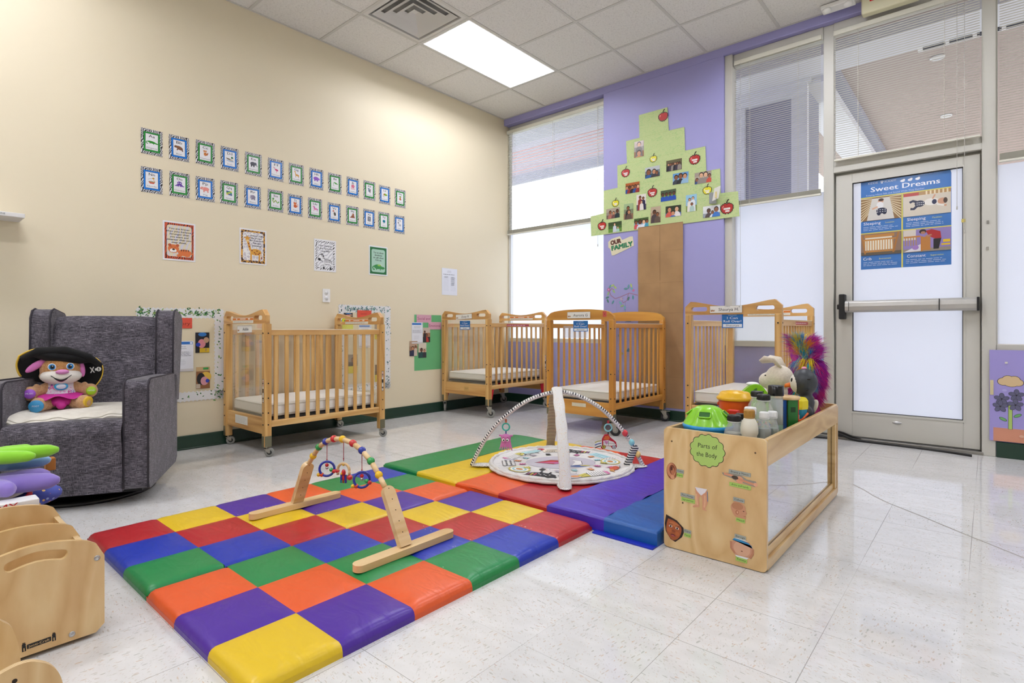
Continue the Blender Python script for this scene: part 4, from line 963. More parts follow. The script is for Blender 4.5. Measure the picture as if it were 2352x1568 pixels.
# ---------------------------------------------------------------- armchair
TW = M['tweed']; pipe = mat('#38343b', .9)
hd = math.atan2(-.484, .875)
AX, AY = 1.22 - .35 * .484, -4.07 - .35 * .875
t = thing('armchair', 'dark grey tweed wingback glider armchair against cream wall', 'armchair', (AX, AY, 0), rotz=hd)
def rb(name, a, b, bev=.03, par=t, m=TW, seg=4): return MB().box(a, b, m).build(name, par, bevel=bev, seg=seg)
for sy in (-1, 1):
    y0, y1 = (.235, .35) if sy > 0 else (-.35, -.235)
    # arm: side profile extruded across its width
    mb = MB(); mb.M = frameM((0, 0, 0), (1, 0, 0), (0, 0, 1), (0, -1, 0))
    prof = [(-.64, .1), (-.60, .075), (-.02, .075), (0, .10), (0, .585), (-.02, .612), (-.05, .618), (-.57, .605), (-.64, .59)]
    mb.prism(prof, -y1, -y0, TW); arm = mb.build('arm', t, bevel=.022, seg=4)
    mb = MB()
    for y in (y0 + .006, y1 - .006):
        q = [(.0, y, .085), (.002, y, .585), (-.02, y, .614), (-.05, y, .6205), (-.56, y, .607)]; mb.tube(q, .0045, pipe, 6)
    mb.build('piping', arm)
    # wing
    mb = MB(); mb.M = frameM((0, 0, 0), (1, 0, 0), (0, 0, 1), (0, -1, 0)); wa, wb = (.25, .35) if sy > 0 else (-.35, -.25)
    wp = [(-.60, .44), (-.57, .56), (-.555, .62), (-.565, .93), (-.585, .968), (-.62, .98), (-.76, .955), (-.80, .92), (-.70, .5), (-.69, .44)]
    mb.prism(wp, -wb, -wa, TW); wing = mb.build('wing', t, bevel=.022, seg=4)
    mb = MB()
    for y in (wa + .006, wb - .006): mb.tube([(-.555, y, .6), (-.559, y, .8), (-.563, y, .93), (-.583, y, .97), (-.62, y, .983), (-.76, y, .958)], .0045, pipe, 6)
    mb.build('piping', wing)
# back with a soft front face
def backf(u, v):
    y = -.255 + .51 * u; z = .36 + .585 * v - .012 * (2 * u - 1) ** 6 * (v > .9); x = -.51 - .10 * v + .028 * (1 - (2 * u - 1) ** 4) * math.sin(min(1, v * 1.4 + .1) * PI * .6 + .5)
    if v > .93: x -= .5 * (v - .93)
    return (x, y, z)
mb = MB(); mb.grid(backf, 16, 24, TW); N_ = 17 * 25
top = [backf(k / 16, 1) for k in range(17)]
mb.add(top + [(-.72, p[1], p[2] - .01) for p in top] + [(-.66, p[1], .1) for p in top], [(k, k + 1, k + 18, k + 17) for k in range(16)] + [(17 + k, 18 + k, 35 + k, 34 + k) for k in range(16)], TW, True); mb.build('back', t)
# seat cushion, rolls over the front edge
def seatf(u, v):
    y = -.237 + .474 * u; b = 1 - (2 * u - 1) ** 4; s = v * .80
    if s < .50: x = -.52 + s; z = .425 + .008 * b - .01 * s
    else:
        a = min(1, (s - .50) / .16) * PI / 2; x = -.02 + .045 * math.sin(a) + .012 * b * math.sin(a); z = .36 + (.062 + .006 * b) * math.cos(a)
        if s > .66: x = .025 + .012 * b - (s - .66) * .12; z = .36 - (s - .66) * .9
    return (x, y, z)
mb = MB(); mb.grid(seatf, 18, 48, TW); mb.build('seat_cushion', t)
mb = MB(); mb.grid(lambda u, v: (.012 + .012 * (1 - (2 * u - 1) ** 4) * (1 - v * .6) - .006 * v, -.237 + .474 * u, .26 - .185 * v), 14, 8, TW); mb.box((-.6, -.237, .075), (-.01, .237, .3), TW); mb.build('front_skirt', t)
mb = MB()
mb.tube([(.016 - .01, s_, .28 - k * .01) for s_ in (.234,) for k in range(20)], .003, pipe, 5)
mb.build('piping', t)
mb = MB(); mb.lathe([(.29, 0), (.295, .006), (.295, .018), (.27, .026), (.1, .03)], mat('#0c0c0e', .3), (-.36, 0, 0), 40); mb.lathe([(.07, .028), (.07, .08)], mat('#0c0c0e', .4), (-.36, 0, 0), 20); mb.box((-.6, -.3, .05), (-.08, .3, .074), mat('#0c0c0e', .6)); mb.build('swivel_base', t)
# folded cream blanket on the seat
CH = Matrix.Translation((AX, AY, 0)) @ Matrix.Rotation(hd, 4, 'Z')
t = thing('folded_blanket', 'cream folded blanket spread over the grey armchair seat', 'blanket', mat4=CH @ Matrix.Translation((-.27, 0, .424)))
bm_ = m_noise('cream_cotton', [(.3, '#d8d2c4'), (.7, '#e4dfd3')], 30, .9, .25)
def bl(layer):
    def f(u, v):
        x = -.25 + v * (.47 - .01 * layer) + .02 * math.sin(u * 4 + 1) * v; y = -.232 + u * .464 + .01 * math.sin(v * 5)
        wv = .0045 * math.sin(u * 13 + v * 3) * v + .004 * math.sin(u * 29 + v * 8) * v * v
        z = .012 + layer * .012 + wv + .006 * math.cos((u - .5) * PI) + .012 * (max(0, .12 - u) / .12) + .018 * max(0, (u - .8) / .2)
        e = 1 - v
        if e < .04: z -= .010 * (1 - e / .04)
        if v > .75: z -= .05 * (v - .75) ** 1.3 * 1.2
        return (x, y, z + .004)
    return f
for ly in range(2):
    mb = MB(); F = bl(ly); mb.grid(F, 40, 30, bm_); mb.grid(lambda u, v: tuple(Vector(F(u, 1)) - Vector((.004 * v, 0, .012 * v))), 40, 3, bm_); mb.grid(lambda u, v: tuple(Vector(F(0, u)) - Vector((0, 0, .012 * v))), 30, 3, bm_); mb.build('fold', t)
# ---------------------------------------------------------------- plush puppy with pirate hat
t = thing('plush_puppy', 'brown plush puppy in black pirate hat and pink skirt sitting on armchair', 'stuffed toy', mat4=CH @ Matrix.Translation((-.33, -.125, .453)) @ Matrix.Rotation(.34, 4, 'Z') @ Matrix.Scale(1.03, 4))
# local: +x faces forward, y to the right of the picture
fur = m_noise('brown_plush', [(.3, '#a8743e'), (.5, '#bd8850'), (.7, '#cf9d66')], 160, .95, .8, 3, sheen=.3); fur2 = m_noise('tan_plush', [(.3, '#b88a5c'), (.6, '#cda075')], 170, .95, .8, 3, sheen=.3)
mb = MB(); mb.ell((0, 0, .075), (.062, .064, .075), fur2); mb.ell((0, 0, .13), (.04, .045, .04), fur2)
for s in (-1, 1):
    mb.ell((.045, s * .062, .032), (.06, .036, .033), fur2, (0, 0, s * .5)); mb.ell((.085, s * .088, .034), (.03, .033, .037), fur2)
    mb.tube([(0, s * .045, .115), (.02, s * .085, .095), (.04, s * .118, .088)], [.028, .027, .024], fur2, 10); mb.ell((.045, s * .118, .088), (.028, .032, .036), fur2); mb.ell((.03, s * .095, .118), (.014, .014, .016), fur2)
bodyo = mb.build('body', t, remesh=.0045)
mb = MB(); mb.ell((.01, 0, .20), (.078, .086, .072), fur); mb.ell((.015, 0, .225), (.066, .07, .06), fur); mb.ell((.02, 0, .17), (.07, .088, .042), fur); hdo = mb.build('head', t, remesh=.004)
cr = mat('#e3dcd2', .8, bump=.4, bscale=200)
mb = MB(); mb.ell((.042, 0, .168), (.062, .084, .043), cr); mz = mb.build('muzzle', hdo)
mb = MB(); mb.ell((.10, .004, .192), (.014, .027, .012), mat('#cf82b8', .5)); mb.build('nose', hdo)
def onm(y, z, off=.001): # point on the muzzle ellipsoid
    k = 1 - (y / .084) ** 2 - ((z - .168) / .043) ** 2; return Vector((.042 + .062 * math.sqrt(max(.02, k)) + off, y, z))
mb = MB(); ms = [onm(-.04 + .08 * k / 14, .175 - .022 * math.sin(PI * k / 14) - 0.0) for k in range(15)]; lo = [onm(-.036 + .072 * k / 14, .172 - .030 * math.sin(PI * k / 14)) for k in range(15)]
mb.tube(ms, .0016, M['black'], 6)
mb.add(ms + lo, [(k, k + 15, k + 16, k + 1) for k in range(14)], M['black']); mb.add([lo[k] + Vector((.0008, 0, .0)) for k in range(4, 11)] + [lo[k] + Vector((.0012, 0, .006)) for k in range(4, 11)], [(k, k + 1, k + 8, k + 7) for k in range(6)], mat('#c02a78', .5)); mb.build('smile', hdo)
for s in (-1, 1):
    R = (0, 0, s * .42); c = Vector((.078, s * .036, .217))
    e = MB(); e.ell(c, (.006, .0185, .0175), mat('#f2f2f2', .2), R); nrm = Vector((math.cos(s * .42), math.sin(s * .42), 0)); side = Vector((-nrm.y, nrm.x, 0))
    e.ell(c + nrm * .0035 - side * s * .002, (.0045, .0145, .0145), mat('#2b8fd8', .2), R); e.ell(c + nrm * .0052 - side * s * .004, (.0045, .0098, .0105), M['black'], R); e.ell(c + nrm * .0085 - side * s * .004 + Vector((0, .0025, .004)), (.002, .0028, .0028), M['white'], R); e.build('eye', hdo)
pk = mat('#d979bd', .7)
MB().ell((.03, -.098, .222), (.012, .017, .048), pk, (-.9, 0, 0)).build('ear', hdo); MB().ell((.03, .083, .20), (.012, .014, .042), pk, (.12, 0, 0)).build('ear', hdo)
# shirt, skirt and printed paws
mb = MB(); mb.grid(lambda u, v: ((.066 + .004) * math.cos((u - .5) * 2.6) * (1 - .25 * v), .068 * math.sin((u - .5) * 2.6) * (1 - .22 * v), .075 + .065 * v), 18, 8, m_spots('printed_shirt', '#e6dde6', ['#d35a9c', '#e4b6d6', '#7f62b8', '#e2a7cf'], 70, .38, .8, .25)); sh = mb.build('shirt', bodyo)
a = Art(); a.M = frameM((.071, 0, .095), (0, 1, 0), (-.12, 0, 1), (1, 0, .12)); a.txt('A', -.036, .018, .024, '#c9398b'); a.txt('C', -.02, -.012, .02, '#e2a0cc'); a.txt('B', .034, -.006, .02, '#b93f92'); a.txt('o', .045, .0, .018, '#7f62b8'); a.build('letters', bodyo)
mb = MB(); mb.ell((.07, 0, .118), (.008, .028, .019), mat('#39a5d8', .25)); mb.ell((.075, 0, .118), (.0055, .02, .0125), mat('#d7dbe8', .3)); mb.build('heart_button', bodyo)
mg_ = mat('#cc2e97', .6)
mb = MB(); mb.grid(lambda u, v: (.01 + (.062 + .045 * v + .006 * math.sin(u * 26) * v) * math.cos((u - .5) * 3.3), (.066 + .035 * v) * math.sin((u - .5) * 3.3), .082 - .018 * v + .010 * math.sin(u * 17) * v), 60, 10, mg_)
mb.ell((.045, 0, .042), (.045, .045, .028), mg_); mb.ell((.075, 0, .03), (.022, .022, .026), mg_); mb.build('skirt', bodyo)
def pawdisc(y, z, x, r, cc, txt, nrm, name):
    nrm = Vector(nrm).normalized(); X = Vector((0, 0, 1)).cross(nrm).normalized(); Y = nrm.cross(X); m = MB(); m.M = frameM((x, y, z), X, Y, nrm)
    m.lathe([(r * .96, -.012), (r, 0), (r * .9, .0028), (.001, .004)], mat(cc, .45), seg=24)
    aa = Art(); aa.M = m.M @ Matrix.Translation((0, 0, .0045)); aa.txt(txt, 0, .001, .0075, '#f2ecf4')
    o = m.build(name, bodyo); aa.build('letters', bodyo)
pawdisc(-.12, .089, .071, .0235, '#9a52c4', 'MUSIC', (1, -.1, .1), 'paw_button'); pawdisc(.12, .088, .07, .022, '#9fc61c', 'HAND', (1, .1, .1), 'paw_button')
pawdisc(-.096, .031, .112, .030, '#3b92c4', 'FOOT', (1, -.25, 0), 'foot_pad'); pawdisc(.108, .036, .10, .027, '#d9b02a', ' ', (.8, .8, -.1), 'foot_pad')
# hat: flat wide brim turned up behind the head
mb = MB(); bk = mat('#08080a', .9)
def brim(u, v):
    a = u * 2 * PI; R_ = .72 + .28 * v; y = .178 * math.cos(a) * (.35 + .65 * v); z = .105 * math.sin(a) * (.35 + .65 * v)
    if abs(math.cos(a)) > .6: z -= .03 * (abs(math.cos(a)) - .6) * v
    return (-.045 + .045 * (1 - v) + .03 * abs(y / .17) ** 2, y + .012, .215 + z)
HM = Matrix.Translation((0, 0, .215)) @ Matrix.Rotation(-.16, 4, 'X') @ Matrix.Translation((0, 0, -.2))
out = [(-.168, .03), (-.13, .062), (-.07, .085), (0, .086), (.08, .076), (.135, .06), (.172, .02), (.178, -.035), (.16, -.085), (.13, -.12), (.07, -.12), (-.10, -.085), (-.145, -.07), (-.17, -.02)]
mb.M = HM @ frameM((-.035, 0, .20), (0, 1, 0), (0, 0, 1), (1, 0, 0)); op = [(p.x, p.y) for p in smooth_path([(a_, b_, 0) for a_, b_ in out + [out[0]]], 5)][:-1]
mb.prism(op[::-1], -.006, .006, bk); ho = mb.build('pirate_hat', t, bevel=.004)
mb = MB(); mb.M = HM; mb.ell((.012, 0, .252), (.085, .13, .038), bk); mb.tube([(.02, -.155, .22), (.06, -.10, .265), (.075, 0, .283), (.06, .10, .262), (.02, .16, .225)], [.012, .02, .022, .02, .012], bk, 10); mb.build('brim', ho)
mb = MB(); mb.M = HM @ frameM((-.029, 0, .20), (0, 1, 0), (0, 0, 1), (1, 0, 0)); k = len(op); mb.tube([(p[0], p[1], 0) for p in op[int(k * .36):int(k * .72)]], .0032, mat('#d8b23a', .4), 6); mb.tube([(p[0], p[1], 0) for p in (op[int(k * .86):] + op[:int(k * .12)])], .005, mat('#d8b23a', .4), 6); mb.build('gold_trim', ho)
a = Art(); a.M = HM @ frameM((-.0285, .145, .198), (0, 1, 0), (0, 0, 1), (1, 0, 0)); a.rot = -1.3; a.el(0, .014, .012, .011, '#ecece8'); a.rect(0, .002, .012, .008, '#ecece8'); a.el(-.004, .014, .003, .0035, '#111111'); a.el(.004, .014, .003, .0035, '#111111')
a.line([(-.015, -.006), (.015, -.022)], .005, '#ecece8'); a.line([(-.015, -.022), (.015, -.006)], .005, '#ecece8'); a.build('skull_and_crossbones', ho)

# ---------------------------------------------------------------- stack of soft things left of the armchair
def handpil(label, name, colr, x, y, z, k, rz, fingers, thick=.034):
    t = thing(name, label, 'pillow', (x, y, z), rotz=rz); m = m_noise('velour_' + name + colr, [(.3, colr), (.7, colr)], 30, .85, .1, sheen=.4); mb = MB()
    mb.ell((0, -.05 * k, thick), (.10 * k, .10 * k, thick), m)
    for (a, l, r) in fingers:
        d = Vector((math.sin(a), math.cos(a), 0)); b = Vector((math.sin(a) * .05 * k, 0, thick)); P = [b, b + d * l * .5, b + d * l * .85, b + d * l]; mb.tube(P, [r, r * 1.02, r * .85, r * .35], m, 12)
    mb.build('hand_shape', t, remesh=.006); return t
px, py = 1.60, -4.69
t = thing('picture_box', 'white box with red MY lettering behind the birch book box', 'box', (1.845, -4.80, 0)); MB().box((-.035, -.2, 0), (.035, .205, .284), mat('#e8e6e4', .5)).build('carton', t, bevel=.004)
a = Art(); a.M = frameM((.0358, .075, .273), (0, 1, 0), (0, 0, 1), (1, 0, 0)); a.txt('MY', .045, -.002, .022, '#c3202a', w=.055); a.build('lettering', t)
t = thing('printed_pouch', 'blue alphabet print cushion with red trim under the hand pillows', 'cushion', (1.62, -4.72, .20)); pb_ = m_spots('alphabet_print', '#4a55a8', ['#d8705a', '#9fb4e0', '#e0b56a'], 60, .3, .8, .5)
mb = MB(); mb.ell((0, 0, .026), (.14, .23, .028), pb_); mb.ell((.03, .16, .045), (.07, .07, .035), pb_); mb.build('cushion', t, remesh=.006); MB().tube([(.10, .10, .03), (.085, .125, .06), (.03, .13, .082)], .014, mat('#b8142a', .7), 8, sq=(1, .5)).build('red_trim', t)
mb = MB(); mb.ell((.02, -.06, .066), (.11, .18, .02), mat('#cfc9be', .85)); tag(mb.build('cream_cloth', loc=(1.64, -4.72, .205)), 'cream cloth folded beneath the purple hand pillow', 'cloth')
handpil('lilac plush hand pillow, lower one of the stack left of the armchair', 'hand_pillow', '#8d78c8', 1.69, -4.70, .278, 1.0, .1, [(.5, .19, .034), (-.1, .175, .034), (1.35, .10, .03)], .038)
handpil('light blue plush hand pillow peeking out under the green one', 'hand_pillow', '#7ea6d0', 1.56, -4.67, .332, .9, -.1, [(.25, .16, .027), (-.1, .15, .027)], .032)
handpil('lime green plush hand pillow on top of the stack left of the armchair', 'hand_pillow', '#8cd32c', 1.66, -4.72, .378, 1.0, .0, [(.12, .215, .028), (.55, .155, .024), (-.3, .16, .026)], .034)
mb = MB(); mb.box((-.02, -.02, 0), (.02, .012, .05), mat('#a86a2a', .8)); tag(mb.build('brown_strap', loc=(1.50, -4.50, .30), bevel=.004), 'orange brown strap end sticking out behind lilac hand pillow', 'strap')

# ---------------------------------------------------------------- birch book box with curved dividers
t = thing('book_box', 'birch plywood floor book box with curved dividers and oval handle slot', 'book box', (2.455, -4.69, 0)); BI = M['birch']
yc = -4.69; hw = .15
def panel(par, name, x, top_mid, top_side, th=.014, hole=None, hw=hw, z0=.012):
    P = [(-hw + .02, z0), (-hw, z0 + .02), (-hw, top_side - .03)] ; n = 16
    arc = [(-hw + 2 * hw * k / n, top_side + (top_mid - top_side) * math.sin(PI * k / n) ** .8) for k in range(n + 1)]; arc = [(p[0], p[1] - (.03 * (1 - min(p[0] + hw, hw - p[0]) / .03) ** 2 if min(p[0] + hw, hw - p[0]) < .03 else 0)) for p in arc]
    P = [(hw - .02, z0), (hw, z0 + .02)] + arc[::-1] + [(-hw, z0 + .02), (-hw + .02, z0)]
    mb = MB(); mb.M = frameM((x - 2.455, 0, 0), (0, 1, 0), (0, 0, 1), (1, 0, 0)); mb.prism(P, -th, 0, BI, [hole] if hole else [], side=M['birchy']); return mb.build(name, par, bevel=.002, seg=2)
hl = [(.0 + .066 * math.cos(a) , .255 + .0 + .012 * math.cos(a * 1) * 0 + .0165 * math.sin(a)) for a in []]
hole = []
for k in range(9): a = -PI / 2 + PI * k / 8; hole.append((.052 + .014 * math.cos(a), .256 + .014 * math.sin(a)))
for k in range(7): u = k / 6; hole.append((.052 - .104 * u, .270 + .010 * math.sin(PI * u)))
for k in range(9): a = PI / 2 + PI * k / 8; hole.append((-.052 + .014 * math.cos(a), .256 + .014 * math.sin(a)))
for k in range(7): u = k / 6; hole.append((-.052 + .104 * u, .242 + .010 * math.sin(PI * u)))
hh_ = []
for p in hole:
    if not hh_ or abs(p[0] - hh_[-1][0]) + abs(p[1] - hh_[-1][1]) > 1e-4: hh_.append(p)
if abs(hh_[0][0] - hh_[-1][0]) + abs(hh_[0][1] - hh_[-1][1]) < 1e-4: hh_.pop()
fp = panel(t, 'front_panel', 2.455, .297, .255, hole=hh_)
panel(t, 'divider', 2.19, .280, .245, hw=.146); panel(t, 'divider', 1.915, .280, .245, hw=.146)
for s in (-1, 1):
    mb = MB(); mb.M = frameM((0, s * .134, 0), (1, 0, 0), (0, 0, 1), (0, -1, 0)); mb.prism([(-.555, .012), (-.014, .012), (-.014, .218), (-.555, .218)], -.007, .007, M['birchy'], side=M['plyedge']); mb.build('side_panel', t, bevel=.0015, seg=1)
mb = MB(); mb.box((-.55, -.126, .03), (-.016, .126, .042), BI); mb.build('bottom_panel', t)
for y, z in ((.132, .222), (.075, .03)): MB().lathe([(.0075, 0), (.0075, .0015), (.003, .001), (.003, .0004)], M['alu2'], (.0002, y, z), 14, 'x').build('screw', fp)
a = Art(); a.M = frameM((.0006, .005, .036), (0, 1, 0), (0, 0, 1), (1, 0, 0)); a.rot = .03
a.rect(0, 0, .05, .012, '#161616', .002); a.txt('Jonti-Craft', 0, -.0005, .0065, '#d8b67f', w=.044)
for x in (-.031, .031): a.rect(x, -.002, .008, .014, '#161616'); a.el(x, .008, .004, .004, '#161616'); a.rect(x, -.004, .002, .008, '#d8b67f'); a.rect(x, .013, .006, .0015, '#161616')
a.build('maker_logo', fp)
# low curved plywood piece in the corner of the view
t = thing('plywood_stool', 'low curved birch plywood stool with dark screw hole, in the nearest left corner', 'stool', (2.72, -4.9, 0))
mb = MB(); mb.M = frameM((-.06, 0, 0), (0, 1, 0), (0, 0, 1), (1, 0, 0)); P = [(-.2, .012), (.148, .012), (.150, .10), (.140, .165), (.120, .20), (.06, .235), (-.2, .25)]; mb.prism([(p.x, p.y) for p in smooth_path([(a_, b_, 0) for a_, b_ in P[1:]], 5)] + [P[0]], -.016, 0, BI, side=M['plyedge']); mb.build('back_panel', t, bevel=.002)
mb = MB(); mb.M = frameM((.13, .01, 0), (0, 1, 0), (0, 0, 1), (1, 0, 0)); P = [(.19, .012), (.186, .09), (.175, .135), (.15, .165), (.11, .178), (.03, .155), (-.2, .09)]; mb.prism([(p.x, p.y) for p in smooth_path([(a_, b_, 0) for a_, b_ in P], 5)] + [(-.2, .012)], -.014, 0, BI, side=M['plyedge']); f = mb.build('front_panel', t, bevel=.002)
MB().lathe([(.0045, 0), (.0045, .0008)], mat('#2a1c10', .8), (.1302, .115, .148), 12, 'x').build('screw_hole', f)
mb = MB(); mb.box((-.058, -.19, .05), (.114, .13, .064), BI); mb.build('seat_panel', t)
# wall shelf at the left edge
t = thing('wall_shelf', 'white wall shelf with noise machine lettering, cut by left frame edge', 'shelf', (0, -4.9, 1.505))
MB().box((0, -.5, 0), (.2, .5, .024), mat('#dedcda', .5)).build('board', t, bevel=.002)
a = Art(); a.M = frameM((.2008, .36, .012), (0, 1, 0), (0, 0, 1), (1, 0, 0)); a.txt('NOISE MACHINE', 0, 0, .009, '#5d6a70', w=.11); a.build('lettering', t)
# ---------------------------------------------------------------- toy shelf with mirror side
SX, SY = 3.570, -2.266; LW, LL = .193, .62
t = thing('toy_shelf', 'birch toy shelf with open tray top, mirror side and body part pictures', 'shelf', (SX, SY, 0)); BI = M['birch']
for sy, nm in ((-1, 'end_panel'), (1, 'end_panel')):
    mb = MB(); mb.M = frameM((0, sy * LL + (.018 if sy < 0 else 0), 0), (1, 0, 0), (0, 0, 1), (0, -1, 0)); mb.prism(rrect(0, .24, 2 * LW, .474, .016), 0, .018, BI); p = mb.build(nm, t, bevel=.003, seg=2)
    if sy < 0:
        for x, z in ((-.16, .425), (.155, .425), (-.115, .19)): MB().lathe([(.0035, 0), (.003, .0006)], mat('#5d452a', .6), (x, -LL - .0006, z), 10, 'y').build('screw', p)
for sx in (-1, 1):
    mb = MB(); mb.box((sx * LW - (.016 if sx > 0 else 0), -LL + .018, .378), (sx * LW + (.016 if sx < 0 else 0), LL - .018, .476), M['birchy']); mb.build('tray_side', t, bevel=.003)
mb = MB(); mb.box((-LW + .016, -LL + .018, .378), (LW - .016, LL - .018, .388), BI); mb.build('tray_bottom', t)
mb = MB(); mb.box((-LW, -LL + .018, .004), (-LW + .02, LL - .018, .36), BI); mb.build('back_panel', t)
mb = MB(); mb.box((LW - .045, -LL + .018, .006), (LW, LL - .018, .045), M['birchy']); mb.box((LW - .0195, -LL + .018, .045), (LW - .010, LL - .018, .072), M['birchy']); mb.build('bottom_rail', t, bevel=.003)
mb = MB(); mb.box((LW - .024, -LL + .018, .045), (LW - .02, LL - .018, .378), M['mirror']); mb.build('mirror_panel', t)
mb = MB(); mb.box((LW - .0195, LL - .06, .045), (LW - .002, LL - .018, .378), M['birchy']); mb.build('corner_post', t, bevel=.003)
# ---- paper pictures and word strips on its end panel
def onshelf(x, z, tilt=0): return frameM((SX + x, SY - LL - .0008, z), (1, 0, 0), (0, 0, 1), (0, -1, 0)) @ Matrix.Rotation(tilt, 4, 'Z')
# helper: panel pixel -> local coordinates measured from the panel's own corners
def pc(u, v): # crop coordinates of the zoomed panel (1165 x 1568), homography corners
    s = (u - 48) / (1078 - 48); tl, bl, tr, br = 12, 1235, 130, 1512; top = tl + (tr - tl) * s; bot = bl + (br - bl) * s; w0, w1 = 1223, 1382; xx = (s / w1) / (s / w1 + (1 - s) / w0) if 0 else s * (1 - .06 * (1 - s)); return (-LW + 2 * LW * xx, .474 - .471 * (v - top) / (bot - top))
def paper(name, label, cat, u, v, fn, w, h, tilt=0, dz=0, group=None):
    x, z = pc(u, v); t = thing(name, label, cat, mat4=onshelf(x, z, tilt) @ Matrix.Translation((0, 0, dz)), group=group); a = Art(dz=.00015); fn(a, w, h); a.build('paper', t); return t
def cloud(a, w, h):
    n = 13; P = []
    for k in range(n):
        a0 = 2 * PI * k / n; cx, cy = math.cos(a0) * w * .42, math.sin(a0) * h * .40
        for q in range(7): b = a0 - .95 + 1.9 * q / 6; P.append((cx + math.cos(b) * w * .105, cy + math.sin(b) * h * .125))
    a.poly([(p[0] * 1.035, p[1] * 1.04) for p in P], '#26241f'); a.poly(P, '#aac96a'); a.txt('Parts of', 0, h * .14, h * .15, '#24221e', w=w * .58, ital=.05); a.txt('the Body', -.002, -h * .14, h * .15, '#24221e', w=w * .62, ital=.05)
paper('cloud_sign', 'green cloud shaped paper sign reading Parts of the Body on toy shelf', 'sign', 528, 250, cloud, .126, .118)
def ear(a, w, h):
    a.el(0, 0, w * .5, h * .5, '#8c4a2c'); a.el(-.002, .003, w * .42, h * .42, '#c98862'); a.el(.002, .006, w * .27, h * .30, '#7a3c24'); a.el(.004, .0, w * .17, h * .22, '#b5704c'); a.el(-.001, .01, w * .1, h * .12, '#4f2416'); a.el(.003, -h * .36, w * .2, h * .12, '#d69a74')
paper('ear_picture', 'cut out photo of an ear on the toy shelf end', 'picture', 142, 462, ear, .044, .066)
def arms(a, w, h):
    a.poly([(-w / 2, .008), (-w * .3, .012), (w * .05, .015), (w * .2, .006), (w * .45, .008), (w / 2, -.004), (w * .44, -.013), (w * .1, -.01), (0, -.015), (-w * .2, -.004), (-w * .45, .0)], '#8f897e'); a.el(.002, -.002, .013, .013, '#d99a78'); a.line([(-w * .44, .006), (-w * .2, .006), (0, 0), (w * .2, -.003), (w * .44, -.005)], .008, '#cf8e6c'); a.el(-w * .12, .002, .012, .007, '#4a3c2e'); a.el(w * .45, -.004, .007, .007, '#dba081')
paper('arms_picture', 'cut out photo of outstretched arms on the toy shelf end', 'picture', 838, 540, arms, .128, .03, -.1)
def legs(a, w, h):
    a.poly([(-w * .36, h * .5), (w * .42, h * .5), (w * .46, -h * .1), (w * .3, -h * .4), (w * .42, -h * .5), (w * .12, -h * .47), (w * .12, .0), (0, h * .18), (-w * .12, 0), (-w * .08, -h * .38), (-w * .5, -h * .45), (-w * .5, -h * .38), (-w * .22, -h * .25), (-w * .3, 0)], '#cf9473')
    a.poly([(-w * .36, h * .5), (w * .42, h * .5), (w * .3, h * .34), (.002, h * .16), (-w * .24, h * .34)], '#e2dce0'); a.line([(-w * .28, h * .2), (-w * .24, -h * .1), (-w * .2, -h * .3)], .006, '#dba883'); a.line([(w * .28, h * .2), (w * .28, -h * .1), (w * .24, -h * .35)], .006, '#dba883'); a.line([(w * .43, h * .4), (w * .46, -h * .05)], .003, '#6f7f9c')
paper('legs_picture', 'cut out photo of baby legs in a white diaper on the toy shelf end', 'picture', 460, 755, legs, .06, .084)
def head(a, w, h):
    a.poly([(p.x * w, p.y * h) for p in smooth_path([(-.45, .2, 0), (-.2, .47, 0), (.1, .47, 0), (.38, .25, 0), (.42, .05, 0), (.5, -.12, 0), (.42, -.2, 0), (.42, -.42, 0), (.1, -.48, 0), (-.25, -.35, 0), (-.45, 0, 0), (-.45, .2, 0)], 4)][:-1], '#c58e6c'); a.el(-.004, h * .2, w * .34, h * .2, '#b37c58'); a.el(-w * .08, -h * .14, w * .1, h * .12, '#a86a4a'); a.el(-w * .07, -h * .14, w * .05, h * .07, '#d3a07e'); a.el(w * .3, -h * .02, .003, .0015, '#3b241a'); a.line([(w * .3, -h * .3), (w * .42, -h * .28)], .0015, '#93503c')
paper('head_picture', 'cut out photo of a baby head in profile on the toy shelf end', 'picture', 832, 862, head, .060, .066)
def face(a, w, h):
    a.poly([(-w * .46, h * .5), (w * .1, h * .4), (w * .46, h * .2), (w * .5, 0), (w * .44, -h * .2), (w * .15, -h * .5), (-w * .1, -h * .45), (-w * .38, -h * .2), (-w * .48, h * .1)], '#2b1a14')
    a.poly([(p.x * w, p.y * h) for p in smooth_path([(-.34, .36, 0), (0, .34, 0), (.32, .2, 0), (.38, 0, 0), (.3, -.26, 0), (.1, -.44, 0), (-.1, -.42, 0), (-.34, -.18, 0), (-.38, .1, 0), (-.34, .36, 0)], 4)][:-1], '#a3552c'); a.el(-.002, h * .2, w * .24, h * .1, '#bb6c3c'); a.el(-w * .2, -h * .1, w * .12, h * .1, '#b3602f'); a.el(w * .2, -h * .14, w * .1, h * .09, '#b3602f')
    for x in (-.17, .16): a.el(w * x, h * .08, w * .085, h * .045, '#e5d8cc'); a.el(w * x, h * .08, w * .045, h * .042, '#1b0f0b'); a.line([(w * (x - .1), h * .17), (w * (x + .1), h * .18)], .0018, '#3b1d11')
    a.el(0, -h * .08, w * .09, h * .05, '#8a4423'); a.el(.0, -h * .26, w * .12, h * .05, '#5e2019'); a.el(0, -h * .275, w * .1, h * .025, '#b3525a')
paper('face_picture', 'cut out photo of a baby face on lower left of toy shelf end', 'picture', 165, 1068, face, .082, .096, -.12)
